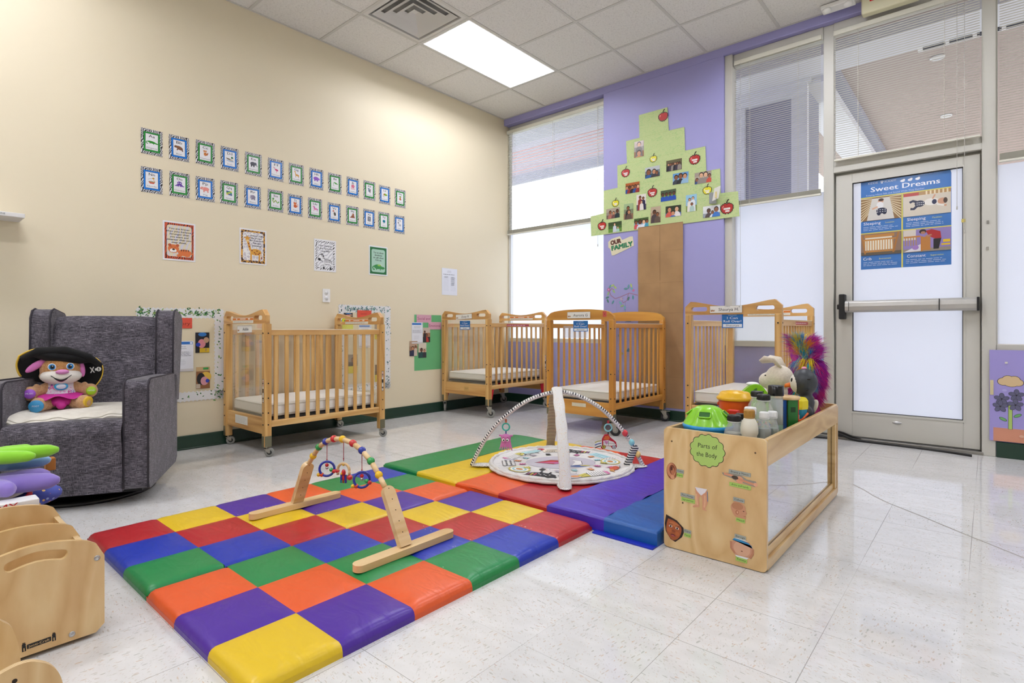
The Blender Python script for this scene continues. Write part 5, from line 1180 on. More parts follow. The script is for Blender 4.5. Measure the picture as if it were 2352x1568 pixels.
def tummy(a, w, h):
    a.el(0, 0, w * .48, h * .5, '#c69276', n=24); a.el(0, -h * .02, w * .36, h * .38, '#d3a487'); a.poly([(-w * .42, h * .34), (w * .4, h * .26), (w * .46, h * .12), (w * .3, h * .34), (0, h * .42), (-w * .3, h * .46)], '#2f86b8'); a.poly([(-w * .36, h * .44), (w * .3, h * .4), (0, h * .5)], '#e2e2e6'); a.poly([(-w * .3, -h * .4), (w * .3, -h * .4), (w * .2, -h * .5), (-w * .2, -h * .5)], '#dfe1e4'); a.el(0, -h * .14, .0035, .0018, '#6d3f2a'); a.line([(-w * .47, h * .25), (-w * .46, -h * .1), (-w * .3, -h * .32)], .008, '#b97f60'); a.line([(w * .47, h * .1), (w * .46, -h * .15), (w * .34, -h * .4)], .008, '#b97f60')
paper('tummy_picture', 'cut out photo of a bare baby tummy on lower right of toy shelf end', 'picture', 862, 1262, tummy, .082, .072)
for txt, u, v, w, col, wh in (('Oidos', 238, 465, .03, 'g', 'ear'), ('Ears', 234, 506, .026, 'n', 'ear'), ('Brazos y Manos', 842, 476, .078, 'g', 'outstretched arms'), ('Arms and hands', 846, 610, .076, 'n', 'outstretched arms'), ('Pies y Piernas', 320, 722, .056, 'g', 'baby legs'), ('legs and feet', 326, 768, .054, 'n', 'baby legs'), ('Cabeza', 835, 757, .04, 'g', 'baby head'), ('Head', 850, 968, .032, 'n', 'baby head'), ('Cara', 320, 1094, .03, 'g', 'baby face'), ('Face', 320, 1134, .027, 'n', 'baby face'), ('Barriga', 848, 1143, .04, 'g', 'bare tummy'), ('Tummy', 858, 1382, .04, 'n', 'bare tummy')):
    def lab(a, w_, h_, txt=txt, col=col): a.rect(0, 0, w_, h_, '#9fa39a' if col == 'g' else '#a3c760'); a.txt(txt, 0, 0, h_ * .5, '#23231f', w=w_ * .8, ital=.08)
    paper('word_strip', '%s paper strip reading %s by the %s picture' % ('grey' if col == 'g' else 'green', txt, wh), 'label', u, v, lab, w, .0145, -.04, .0006)

# ---------------------------------------------------------------- toys in the tray
TZ = .389
def at(x, y, z=TZ): return (x, y, z)
lime = mat('#86cf1e', .35, coat=.2)
t = thing('shape_sorter', 'lime green dome shape sorter on blue bowl, front left of tray', 'toy', at(3.499, -2.745), rotz=.2)
mb = MB(); mb.lathe([(.001, .0), (.05, .0), (.07, .02), (.092, .07), (.094, .082)], mat('#1f86c8', .35), seg=40, cap=False); mb.build('bowl', t)
mb = MB(); mb.lathe([(.094, .082), (.097, .084), (.097, .096), (.09, .1)], mat('#2f9be0', .35), seg=40, cap=False); mb.build('rim', t)
def dome(u, v):
    a = u * 2 * PI; r = .094 * (1 - v) ** .62 if v < 1 else 0; z = .098 + .074 * math.sin(min(1, v) * PI / 2) ** 1.0
    d = max(0, math.cos((a * 4) + PI)) ** 2 * math.sin(min(1, v * 1.25) * PI); z -= .012 * d * (v > 0); r *= (1 - .04 * d); return (r * math.cos(a), r * math.sin(a), z)
mb = MB(); mb.grid(dome, 64, 22, lime, close_u=True); dm = mb.build('dome_lid', t)
for k, an in enumerate((-PI / 2 + .0, 0, PI / 2, PI)):
    mb = MB(); c = Vector((math.cos(an) * .066, math.sin(an) * .066, .139)); nrm = Vector((math.cos(an) * .66, math.sin(an) * .66, .75)).normalized(); X = Vector((0, 0, 1)).cross(nrm).normalized(); mb.M = frameM(c, X, nrm.cross(X), nrm)
    mb.prism(rrect(0, 0, .042, .026, .005), -.004, .0055, mat('#1f5d12', .6)); mb.tube([(p[0], p[1], .005) for p in rrect(0, 0, .046, .030, .007)], .003, lime, 6, closed=True); mb.build('shape_hole', dm)
clearp = m_glass('clear_bottle', '#f4f7f6', .06, .03, .22)
def bottle(name, label, x, y, h, r, capc, liq=None, level=.7, neck=.42, cap_h=.022, capr=None, sq=False, beads=False, waist=False, body=None):
    t = thing(name, label, 'bottle', at(x, y)); capr = capr or r * .62; zt = h - cap_h
    prof = [(.001, 0), (r * .9, 0), (r, .006), (r, zt - .048), (r * .92, zt - .036), (r * .62, zt - .012), (capr * .9, zt - .006), (capr * .9, zt + .004)]
    if waist: prof = [(.001, 0), (r * .9, 0), (r, .006), (r, .07), (r * .86, .078), (r * .86, .084), (r, .094), (r, zt - .042), (r * .9, zt - .022), (r * .62, zt - .006), (capr * .9, zt)]
    seg = 8 if sq else 28
    mb = MB(); mb.lathe(prof, body or clearp, seg=seg, sm=not sq, cap=False); o = mb.build('bottle_body', t)
    if sq: o.rotation_euler = (0, 0, PI / 8)
    if liq:
        lp = [(.001, .002)] + [(q[0] - .0012, q[1] + .002) for q in prof[1:] if q[1] < h * level]; lp += [(lp[-1][0], h * level), (.001, h * level)]
        mb = MB(); mb.lathe(lp, liq, seg=seg, sm=not sq); o = mb.build('contents', t)
        if sq: o.rotation_euler = (0, 0, PI / 8)
    mb = MB(); cp = mat(capc, .35); mb.lathe([(capr * 1.02, zt), (capr * 1.02, h - .003), (capr * .92, h), (.001, h)], cp, seg=28); mb.lathe([(capr * 1.05, zt - .004), (capr * 1.05, zt - .001)], mat('#d9d9d6', .4) if capc == '#111113' else cp, seg=28)
    for k in range(28): a = k / 28 * 2 * PI; mb.box((capr * 1.02 * math.cos(a) - .0006, capr * 1.02 * math.sin(a) - .0006, zt + .001), (capr * 1.02 * math.cos(a) + .0006, capr * 1.02 * math.sin(a) + .0006, h - .004), cp)
    mb.build('cap', t)
    if beads:
        rs = random.Random(3)
        for k in range(26):
            a = rs.uniform(0, 6.28); q = rs.uniform(.3, .82) * r; z = rs.uniform(.075, .105)
            MB().ell((q * math.cos(a), q * math.sin(a), z), rs.uniform(.003, .005), mat(rs.choice(['#3fbf4a', '#e8762a', '#3a8fd8', '#d84a7a', '#e8d23a', '#30b0a0']), .4), nu=8, nv=6).build('bead', t)
    return t
bottle('sensory_bottle', 'cloudy clear sensory bottle with black cap, front of tray by the shape sorter', 3.622, -2.80, .152, .037, '#111113', m_noise('cloudy_water', [(.3, '#b3b3a6'), (.7, '#c6c6ba')], 20, .3), .55, capr=.024)
bottle('sensory_bottle', 'milky white bottle with gold cap in front corner of toy tray', 3.683, -2.818, .180, .031, '#a87c32', None, .8, waist=True, capr=.0185, cap_h=.027, body=mat('#dcd8c8', .35, name='milky_plastic'))
bottle('sensory_bottle', 'grey water bottle with white cap, right of the gold capped one', 3.712, -2.735, .165, .0235, '#e6e6e4', mat('#8d9894', .3), .62, sq=True, capr=.017)
bottle('sensory_bottle', 'green grey water bottle with white cap, against tray side', 3.724, -2.672, .162, .0225, '#e4e4e2', mat('#6f8a80', .3), .6, sq=True, capr=.0165)
bottle('sensory_bottle', 'bottle whose white cap shows just behind the gold cap', 3.655, -2.715, .176, .025, '#e8e8e8', mat('#b7b4ae', .4), .6, capr=.021)
bottle('sensory_bottle', 'small bottle with black cap tucked behind the cloudy bottle', 3.612, -2.70, .145, .025, '#111113', mat('#9a8fa0', .3), .5, capr=.0165)
bottle('sensory_bottle', 'small black capped bottle beside the red block, rear one', 3.618, -2.635, .135, .023, '#111113', mat('#8fa09a', .3), .5, capr=.016)
bottle('sensory_bottle', 'clear bottle with black cap and pale glitter behind the row', 3.608, -2.475, .214, .037, '#111113', mat('#b9aeb8', .3), .42, capr=.0235)
bottle('sensory_bottle', 'large clear bottle with black cap and floating coloured beads', 3.668, -2.592, .216, .038, '#111113', mat('#2f6a62', .15), .33, sq=True, beads=True, capr=.024)
t = thing('sensory_tube', 'tall clear tube with wide black lid and green liquid', 'bottle', at(3.690, -2.50)); mb = MB(); mb.lathe([(.001, 0), (.027, 0), (.027, .215)], clearp, seg=28, cap=False); mb.build('tube', t)
MB().lathe([(.001, .002), (.0255, .002), (.0255, .085), (.001, .085)], mat('#79b39a', .2), seg=24).build('contents', t); MB().lathe([(.001, .085), (.0255, .086), (.0255, .19), (.001, .19)], m_glass('pale_tube_fill', '#dfeee8', .05, .1, .45), seg=24).build('contents', t)
MB().lathe([(.030, .205), (.030, .244), (.028, .246), (.020, .243), (.001, .243)], mat('#0d0d0f', .25), seg=28).build('lid', t)
t = thing('wooden_drum', 'round wooden activity drum with blue and green shape panels', 'toy', at(3.697, -2.35), rotz=.2); MB().lathe([(.046, .176), (.049, .178), (.049, .188), (.046, .19), (.001, .19)], M['beech'], seg=36).build('top_disc', t); MB().lathe([(.049, 0), (.049, .012)], M['beech'], seg=36).build('bottom_disc', t)
for k, cc in enumerate(('#1453a8', '#1f6f2c', '#c2272a', '#d9b41f', '#1453a8')):
    an = -2.2 + k * 1.2566; mb = MB(); nrm = Vector((math.cos(an), math.sin(an), 0)); X = Vector((0, 0, 1)).cross(nrm); mb.M = frameM(nrm * .036, X, (0, 0, 1), nrm); mb.prism([(-.022, .012), (.022, .012), (.022, .176), (-.022, .176)], -.003, .003, mat(cc, .4)); o = mb.build('side_panel', t, bevel=.002)
    a = Art(); a.M = frameM(nrm * .0393, X, (0, 0, 1), nrm); a.rect(0, .135, .022, .022, '#123d18' if cc == '#1f6f2c' else '#0d2b52'); a.poly([(.013 * math.cos(b + (0)) * (1 if q % 2 == 0 else .45), .065 + .013 * math.sin(b) * (1 if q % 2 == 0 else .45)) for q, b in enumerate([PI / 2 + j * PI / 5 for j in range(10)])], '#12210f'); a.build('cut_out_shape', o)
def pail(name, label, x, y, h, r, bodyc, lidc, handc, lidh, oct_=False, art=None):
    t = thing(name, label, 'bucket', at(x, y)); seg = 8 if oct_ else 36
    MB().lathe([(.001, 0), (r * .82, 0), (r * .98, h - lidh)], mat(bodyc, .4), seg=seg, sm=not oct_, cap=False).build('pail', t)
    MB().lathe([(r * 1.06, h - lidh - .004), (r * 1.10, h - lidh + .002), (r * 1.08, h - lidh + .008), (r * .98, h - lidh * .55), (r * .88, h - .004), (r * .8, h), (r * .55, h - .002), (r * .5, h + .004), (.001, h + .004)] if not oct_ else [(r * 1.04, h - lidh), (r * 1.08, h - lidh + .01), (r * 1.08, h - .012), (r * .92, h), (.001, h)], mat(lidc, .35), seg=seg, sm=not oct_, cap=False).build('lid', t)
    if art: a = Art(); a.M = frameM((-.0, -r * .985, h * .3), (1, 0, 0), (0, .12, 1), (0, -1, .1)); art(a); a.build('picture_label', t)
    return t
def jungle(a):
    a.at(0, .012, 1); a.el(0, .012, .038, .026, '#2c4a18', n=24); a.el(0, .0, .036, .017, '#477a22'); a.el(-.026, .002, .011, .011, '#d9782c'); a.el(-.026, .004, .006, .005, '#e8a860'); a.el(.01, .008, .013, .011, '#27381c'); a.el(.022, .014, .012, .007, '#7fa83a')
t = pail('orange_bucket', 'orange toy bucket with yellow lid and jungle picture', 3.485, -2.385, .195, .071, '#dd5a12', '#e8b41a', '#8f86b0', .032, art=jungle)
mb = MB(); mb.tube([(-.071, 0, .13), (-.078, -.01, .09), (-.072, -.02, .05), (-.06, -.03, .03)], .004, mat('#7f78a8', .4), 8); mb.ell((-.073, 0, .135), (.006, .009, .009), mat('#c9441a', .4)); mb.build('handle', t)
def redart(a): a.rect(.01, .02, .034, .052, '#d9d4c0', .004); a.el(.006, .02, .012, .018, '#d8602a'); a.el(.018, .012, .008, .016, '#c8411f'); a.rect(.014, .037, .02, .008, '#e88a30')
t = pail('blue_bucket', 'small teal bucket with faceted yellow lid and orange handle', 3.690, -2.19, .168, .049, '#1187a8', '#e0cf1c', '#e8641a', .05, True, redart)
mb = MB(); mb.tube([(-.052, -.004, .10), (-.038, -.045, .075), (0, -.062, .062), (.038, -.045, .075), (.052, -.004, .10)], .0055, mat('#e8641a', .35), 8, sq=(1, .7)); mb.build('handle', t)
o = MB().box((-.022, -.016, 0), (.022, .016, .03), mat('#d01c1c', .35)).build('red_block', loc=at(3.548, -2.59, .50), bevel=.004, seg=3); tag(o, 'red plastic block resting between shape sorter and bottles', 'block')
o = MB().box((-.03, -.03, 0), (.03, .03, .105), mat('#c8c4d2', .6)).build('toy_box', loc=at(3.548, -2.59), bevel=.003); tag(o, 'pale toy box beneath the red block in the tray', 'box')
o = MB().box((-.022, -.018, 0), (.022, .018, .03), mat('#c9de1e', .4)).build('yellow_block', loc=at(3.612, -2.585, .389), bevel=.004, seg=3); tag(o, 'yellow green plastic block near the red block', 'block'); o.scale = (1, 1, 4.0)
# green caterpillar walker toy
t = thing('green_rattle', 'lime green plastic toy with curved slots and a white top button', 'toy', at(3.465, -2.06), rotz=.35)
mb = MB(); mb.M = frameM((0, .04, 0), (1, 0, 0), (0, 0, 1), (0, -1, 0)); P = [(-.095, .10), (-.07, .14), (-.035, .18), (.0, .205), (.035, .20), (.065, .165), (.09, .12), (.09, 0), (-.095, 0)]
mb.prism([(p.x, p.y) for p in smooth_path([(a_, b_, 0) for a_, b_ in P[:7]], 6)][::1] + [(.09, 0), (-.095, 0)], 0, .08, lime); mb.build('shell', t, bevel=.012, seg=4)
for k in range(3):
    mb = MB(); mb.M = Matrix.Translation((.0 + k * .03, -.041, .165 - k * .012 - (k == 2) * .01)) @ Matrix.Rotation(.6, 4, 'Y'); mb.ell((0, 0, 0), (.008, .003, .028), mat('#3a7a12', .5)); mb.build('slot', t)
MB().ell((-.002, 0, .205), (.03, .025, .01), M['white']).build('button', t)
# plush animals standing at the far end of the tray
cream = m_noise('cream_plush', [(.3, '#d9cebc'), (.7, '#e6dccb')], 120, .95, .4, sheen=.3)
t = thing('plush_bunny', 'cream plush animal with floppy ears and round snout facing left', 'stuffed toy', at(3.543, -1.925), rotz=PI)
mb = MB(); mb.ell((0, 0, .08), (.065, .06, .085), cream); mb.ell((.0, 0, .16), (.05, .05, .05), cream); mb.ell((-.01, 0, .235), (.066, .062, .062), cream); mb.ell((.045, 0, .215), (.045, .042, .042), cream); mb.ell((.03, -.045, .11), (.03, .02, .05), cream); mb.build('body', t, remesh=.006)
for s in (-1, 1): mb = MB(); mb.tube([(-.025, s * .03, .285), (.005, s * .038, .322), (.045, s * .036, .325), (.07, s * .032, .312)], [.013, .024, .028, .016], cream, 12, sq=(1, .45), up=(0, s * .8, .6)); mb.build('ear', t)
for s in (-1, 1): MB().ell((.048, s * .036, .243), .004, M['black'], nu=8, nv=6).build('eye', t)
t = thing('plush_penguin', 'dark grey penguin toy with white face and orange beak', 'stuffed toy', at(3.690, -2.03), rotz=PI + .25); gp = mat('#34383d', .45, bump=.08, bscale=60)
mb = MB(); mb.ell((0, 0, .07), (.045, .05, .078), gp); mb.ell((-.01, 0, .13), (.035, .038, .05), gp); mb.ell((.0, 0, .225), (.058, .06, .066), gp); mb.ell((-.01, .04, .06), (.03, .022, .06), gp); bo = mb.build('body', t, remesh=.005)
MB().ell((.022, 0, .222), (.040, .050, .052), mat('#dcd9cf', .5)).build('white_face', t); MB().ell((.03, 0, .09), (.022, .03, .06), mat('#dcd9cf', .5)).build('white_belly', t)
mb = MB(); mb.tube([(.055, 0, .212), (.078, 0, .206), (.084, 0, .198)], [.012, .009, .003], mat('#e8761a', .4), 10); mb.build('beak', t)
for s in (-1, 1): mb = MB(); mb.ell((.052, s * .024, .235), (.006, .008, .011), M['black'], nu=10, nv=8); mb.build('eye', t)
for (x, y, z) in ((-.018, .055, .245), (-.012, .057, .195)): mb = MB(); mb.ell((x, y, z), (.008, .004, .004), M['black'], nu=10, nv=6); mb.build('seam_dimple', t)
MB().ell((0, 0, .292), (.012, .012, .008), mat('#d98aa8', .6)).build('pink_knob', t)
MB().ell((-.03, -.052, .09), (.022, .014, .055), mat('#d8d3c2', .7), (0, -.5, 0)).build('flipper', t)
t = thing('rainbow_plush', 'shaggy plush toy with tall rainbow mane of magenta, yellow and blue fur', 'stuffed toy', at(3.632, -1.80)); tq = m_noise('magenta_plush', [(.4, '#a0309a'), (.62, '#c04a8c')], 25, .95, .3)
mb = MB(); mb.ell((.02, 0, .06), (.06, .05, .07), tq); mb.ell((.02, 0, .16), (.05, .045, .07), mat('#b93f95', .9)); mb.ell((-.01, 0, .25), (.05, .045, .09), mat('#a12f9c', .9)); mb.ell((-.02, 0, .35), (.04, .035, .06), mat('#a12f9c', .9)); mb.build('body', t, remesh=.006)
rs = random.Random(21); furs = {}
cols = ['#b31f98', '#7f1f9c', '#d6318e', '#e8d02a', '#33b3c8', '#2f7fcf', '#e87a2a', '#9c1fa0']
allc = {}
for cl in range(330):
    v = rs.random() ** .9; a = rs.uniform(0, 2 * PI); sp = (-.03 + .05 * math.sin(v * 3.0) - .02, 0, .10 + .32 * v); rr = .05 * (1 - .3 * v)
    b0 = Vector((sp[0] + .03 + rr * math.cos(a), rr * .8 * math.sin(a), sp[2])); ca = math.cos(a)
    if ca > .62: cc = rs.choice(['#b31f98', '#8f1f9c', '#d6318e'])
    elif ca > -.55: cc = ['#e8d02a', '#2fb4cc', '#e8d02a', '#2f86cf', '#e88a2a'][int((v * 6 + (ca + .55) * 4)) % 5]
    else: cc = rs.choice(['#b31f98', '#7f1f9c', '#b31f98', '#33a3c8', '#d6318e'])
    up = 1 if v > .72 else -.9; d0 = Vector((ca * .9, math.sin(a) * .6, up * rs.uniform(.5, 1.2))).normalized(); L0_ = rs.uniform(.045, .085)
    for k in range(34):
        b = b0 + Vector((rs.gauss(0, .008), rs.gauss(0, .008), rs.gauss(0, .008))); d = (d0 + Vector((rs.gauss(0, .16), rs.gauss(0, .16), rs.gauss(0, .16)))).normalized(); l = L0_ * rs.uniform(.7, 1.1)
        p1 = b + d * l * .5; p2 = p1 + (d + Vector((0, 0, -.5))).normalized() * l * .5; w_ = rs.uniform(.0006, .0011); sd = d.cross(Vector((.3, 1, .1))).normalized() * w_
        allc.setdefault(cc, MB()).add([b - sd, b + sd, p1 + sd * .8, p1 - sd * .8, p2], [(0, 1, 2, 3), (3, 2, 4)], mat(cc, .75), False)
furs = allc
allf = MB()
for q in furs.values(): allf.add(q.v, q.f, q.mats[0])
allf.build('shaggy_mane', t)
# ---------------------------------------------------------------- alphabet cards on the cream wall
def m_zebra(name, freq=75, dist=.03, wob=28, rot=.5):
    t = NT(name); P = t.map(rot=(0, 0, rot)); n = t.n('TexNoise', {'Vector': P, 'Scale': float(wob), 'Detail': 1}).outputs['Fac']
    s = t.n('SeparateXYZ', {0: P}).outputs[0]; f = t.math('FRACT', t.math('MULTIPLY', t.math('MULTIPLY_ADD', n, dist, s), float(freq)))
    t.col(t.mix(t.math('GREATER_THAN', f, .47), hx('#e0e0e2'), hx('#101013'))); return t.set(Roughness=.3)
ZB = m_zebra('zebra_print', 105, .035, 30, .35)
CARDS = {'A':(-3.702,2.160),'B':(-3.530,2.160),'C':(-3.354,2.167),'D':(-3.178,2.165),'E':(-2.997,2.165),'F':(-2.815,2.160),'G':(-2.637,2.159),'H':(-2.453,2.159),'I':(-2.274,2.155),'J':(-2.090,2.158),'K':(-1.909,2.161),'L':(-1.736,2.152),'M':(-1.550,2.152),'N':(-3.702,1.896),'O':(-3.527,1.900),'P':(-3.354,1.900),'Q':(-3.183,1.904),'R':(-3.003,1.905),'S':(-2.817,1.908),'T':(-2.647,1.901),'U':(-2.466,1.902),'V':(-2.280,1.893),'W':(-2.094,1.897),'X':(-1.913,1.896),'Y':(-1.745,1.896),'Z':(-1.560,1.893)}
# small drawings in millimetres: e = ellipse, p = polygon, l = line
E_, P_, L_ = 'e', 'p', 'l'
K = '#222226'; W_ = '#f2f2f2'
PIC = dict(
 A=('Alligator', [(E_,0,0,22,7,'#2f8f2f',-.12),(E_,22,-4,12,4,'#2f8f2f',-.2),(L_,[(-18,2),(-28,0),(-29,-8),(-20,-12)],5,'#2f8f2f'),(L_,[(-8,-4),(-10,-10)],4,'#277a27'),(L_,[(8,-5),(10,-11)],4,'#277a27')]),
 B=('Bear', [(E_,2,2,20,11,'#7a5238',-.35),(E_,-18,8,9,7,'#7a5238',.3),(L_,[(14,-2),(20,-16)],7,'#6b4630'),(L_,[(-6,-2),(-12,-13)],6,'#6b4630'),(E_,-22,7,4,3,'#4a2f20',0)]),
 C=('Chipmunk', [(E_,-2,9,9,8,'#d98a3a',0),(E_,0,-6,9,11,'#c9762c',0),(E_,-9,15,3,3,'#b8652a',0),(E_,6,15,3,3,'#b8652a',0),(E_,12,-4,4,10,'#a85f28',-.4),(E_,-2,6,4,3,W_,0),(E_,-4,10,1.3,1.3,K,0),(E_,2,10,1.3,1.3,K,0)]),
 D=('Duck', [(E_,0,-4,22,7,'#b9b2a4',-.25),(E_,-10,-1,14,4,'#6f6252',-.3),(E_,14,10,7,7,'#1f6b45',0),(P_,[(20,9),(27,5),(20,5)],'#d9b52a'),(L_,[(-22,-10),(0,-16),(24,-14)],3,'#2b94c8')]),
 E=('Elephant', [(E_,-4,2,18,13,'#3b3d48',0),(E_,12,4,9,10,'#454754',0),(L_,[(18,0),(22,-8),(27,-10)],4,'#3b3d48'),(L_,[(-14,-6),(-14,-18)],8,'#34363f'),(L_,[(2,-6),(3,-18)],8,'#34363f')]),
 F=('Flamingo', [(E_,5,0,13,7,'#c2366f',-.3),(L_,[(-4,4),(-10,8),(-8,14),(-15,17),(-18,10)],3.5,'#c2366f'),(L_,[(4,-6),(5,-22)],1.6,'#c2366f'),(L_,[(9,-6),(3,-13),(6,-16)],1.6,'#c2366f')]),
 G=('Giraffe', [(E_,6,-4,15,7,'#cf9a3c',-.2),(L_,[(-6,0),(-10,18)],6,'#cf9a3c'),(E_,-12,20,6,4,'#cf9a3c',-.2),(L_,[(-5,-6),(-6,-21)],4,'#b8842f'),(L_,[(15,-8),(17,-21)],4,'#b8842f'),(E_,4,-3,3,2,'#8a5a22',0),(E_,12,-5,2,2,'#8a5a22',0)]),
 H=('Hippo', [(E_,-3,3,22,13,'#8a55b8',0),(E_,17,1,9,8,'#9a66c6',0),(L_,[(-14,-6),(-14,-17)],9,'#7a48a8'),(L_,[(6,-6),(7,-17)],9,'#7a48a8')]),
 I=('Iguana', [(E_,6,3,16,5,'#3f9a3a',-.35),(L_,[(-8,6),(-14,0),(-12,-12),(-8,-19)],3,'#3f9a3a'),(E_,20,-1,5,3,'#3f9a3a',-.3),(L_,[(4,0),(2,-6)],2.4,'#2f7d2c')]),
 J=('Jellyfish', [(E_,0,9,14,10,'#cf2f62',0)]+[(L_,[(x,4),(x*1.2-2,-8),(x*1.3+2,-18)],3,'#cf2f62') for x in(-10,-4,3,9)]+[(E_,-5,9,3,3,W_,0),(E_,5,9,3,3,W_,0)]),
 K=('Koala', [(L_,[(10,16),(4,-20)],5,'#7a4a2c'),(E_,-3,0,9,13,'#6f8391',.2),(E_,-7,13,7,7,'#6f8391',0),(E_,-14,16,4,4,'#8799a6',0)]),
 L=('Lizard', [(E_,4,3,17,9,'#6fae2e',-.1),(E_,-4,3,8,8,'#c98f3a',0),(E_,-4,3,5,5,'#7a5a20',0),(L_,[(-12,0),(-16,-10),(-8,-18),(-3,-14)],3,'#6a6a2e'),(E_,20,1,6,5,'#6fae2e',0)]),
 M=('Monkey', [(E_,0,-6,8,11,'#b56a30',0),(E_,0,8,7,7,'#b56a30',0),(E_,0,14,12,5,'#5f9c45',0),(E_,0,7,4,4,'#e0ad78',0),(L_,[(-6,-4),(-13,-10)],4,'#9c5826'),(L_,[(6,-4),(12,-12)],4,'#9c5826')]),
 N=('Noodle', [(P_,[(-18,-8),(18,-8),(10,-19),(-10,-19)],'#c9432a'),(E_,0,-8,18,4,'#9a8c6a',0),(L_,[(-20,4),(6,14)],1.6,'#8a8a8a'),(E_,8,13,6,5,'#c99a3a',0),(L_,[(10,8),(11,0),(16,-6)],3,'#d9a24a')]),
 O=('Octopus', [(E_,0,10,13,10,'#5a2a9c',0)]+[(L_,[(x*.6,2),(x*1.1,-8),(x*1.5,-13+abs(x)*.3)],5,'#5a2a9c') for x in(-17,-10,-4,4,10,17)]+[(E_,-5,10,3,3,W_,0),(E_,5,10,3,3,W_,0)]),
 P=('Pig', [(E_,2,2,21,12,'#e08a80',0),(E_,-19,5,10,9,'#e89a8e',0),(E_,-26,2,4,4,'#c96a62',0),(L_,[(-8,-6),(-8,-19)],7,'#d67c72'),(L_,[(14,-6),(16,-19)],7,'#d67c72'),(E_,-17,8,1.6,1.6,K,0)]),
 Q=('Quilt', [(P_,[(-17,-12),(-19,14),(17,12),(19,-16)],'#2f9a6a')]+[(P_,[(-17+i*12,-12+j*9),(-6+i*12,-13+j*9),(-6+i*12,-5+j*9),(-17+i*12,-4+j*9)],c) for (i,j,c) in((0,0,'#e0c93a'),(1,1,'#e0c93a'),(2,0,'#4a3f9a'),(0,2,'#4a3f9a'),(1,0,'#4a3f9a'),(2,2,'#e0c93a'),(0,1,'#7fae3a'))]),
 R=('Rhino', [(E_,2,0,16,14,'#837a92',0),(E_,-8,2,10,10,'#8f869e',0),(E_,-13,-6,6,4,'#a89fb4',0),(P_,[(-16,-2),(-21,6),(-12,2)],'#c9c4d0'),(L_,[(-6,-10),(-6,-18)],7,'#756c84'),(L_,[(12,-10),(12,-18)],7,'#756c84')]),
 S=('Snake', [(L_,[(-18,12),(-20,-2),(-13,-13),(-6,-4),(0,4),(6,-4),(12,-13),(20,-8),(23,-2)],7,'#4a9c2f'),(L_,[(-18,12),(-20,-2),(-13,-13),(-6,-4),(0,4),(6,-4),(12,-13)],2,'#c9a83a'),(E_,-17,13,7,6,'#3a8f2a',0)]),
 T=('Tiger', [(E_,0,-6,13,12,'#c95a26',0),(E_,-2,10,11,10,'#d46a2e',0),(E_,-10,18,4,4,'#b84e20',0),(E_,7,18,4,4,'#b84e20',0),(L_,[(12,-10),(19,-4),(17,8),(20,12)],3.4,'#c95a26'),(E_,-2,6,5,4,'#e8a070',0)]),
 U=('Unicorn', [(E_,4,-2,15,7,'#e27fb0',0),(L_,[(-8,0),(-10,14)],7,'#e27fb0'),(E_,-13,15,6,4,'#e27fb0',.3),(L_,[(-4,16),(-3,2)],4,'#7a4fb0'),(L_,[(18,0),(22,-10)],4,'#7a4fb0'),(L_,[(-6,-6),(-12,-18)],3.4,'#d66fa2'),(L_,[(14,-6),(17,-19)],3.4,'#d66fa2')]),
 V=('Vulture', [(E_,4,-6,9,14,'#4a443e',.3),(E_,-3,8,6,4,'#cfcac2',0),(L_,[(-4,8),(-6,14)],4,'#b5523a'),(E_,-8,16,6,5,'#c9583a',0),(P_,[(-13,15),(-17,9),(-10,12)],'#3a3430'),(L_,[(0,-18),(-2,-23)],3,'#d9a82a')]),
 W=('Walrus', [(P_,[(-22,-16),(22,-16),(18,-8),(12,14),(2,17),(-4,8),(-10,-4),(-22,-12)],'#8f5238'),(E_,6,12,8,8,'#9c5c40',0),(E_,2,8,4,3,'#c99a80',0)]),
 X=('X-Ray', [(P_,[(-13,-18),(13,-18),(13,18),(-13,18)],'#2b2e36'),(E_,0,6,6,8,'#aab0ba',0),(E_,0,-8,8,7,'#8f96a2',0),(L_,[(-8,12),(-3,4)],2,'#d0d4da'),(L_,[(8,12),(3,4)],2,'#d0d4da')]),
 Y=('Yarn', [(E_,0,2,13,12,'#1f7f96',0),(L_,[(-8,8),(8,-3)],1,'#14606f'),(L_,[(-10,2),(4,-7)],1,'#14606f'),(L_,[(8,-8),(0,-14),(-9,-16),(-10,-12)],1.4,'#1f7f96')]),
 Z=('Zebra', [(E_,4,-4,14,8,'#d8d8dc',0),(L_,[(-6,0),(-9,14)],7,'#d8d8dc'),(E_,-12,14,6,4,'#3a3a42',.5),(L_,[(-4,-8),(-4,-21)],4,'#c9c9ce'),(L_,[(13,-8),(14,-21)],4,'#c9c9ce')]+[(L_,[(x,2),(x+1,-11)],1.8,K) for x in(-3,2,7,12)]+[(L_,[(-13+j,j*4-0),(-4+j*.4,j*4+1)],1.6,K) for j in(1,2,3)]))
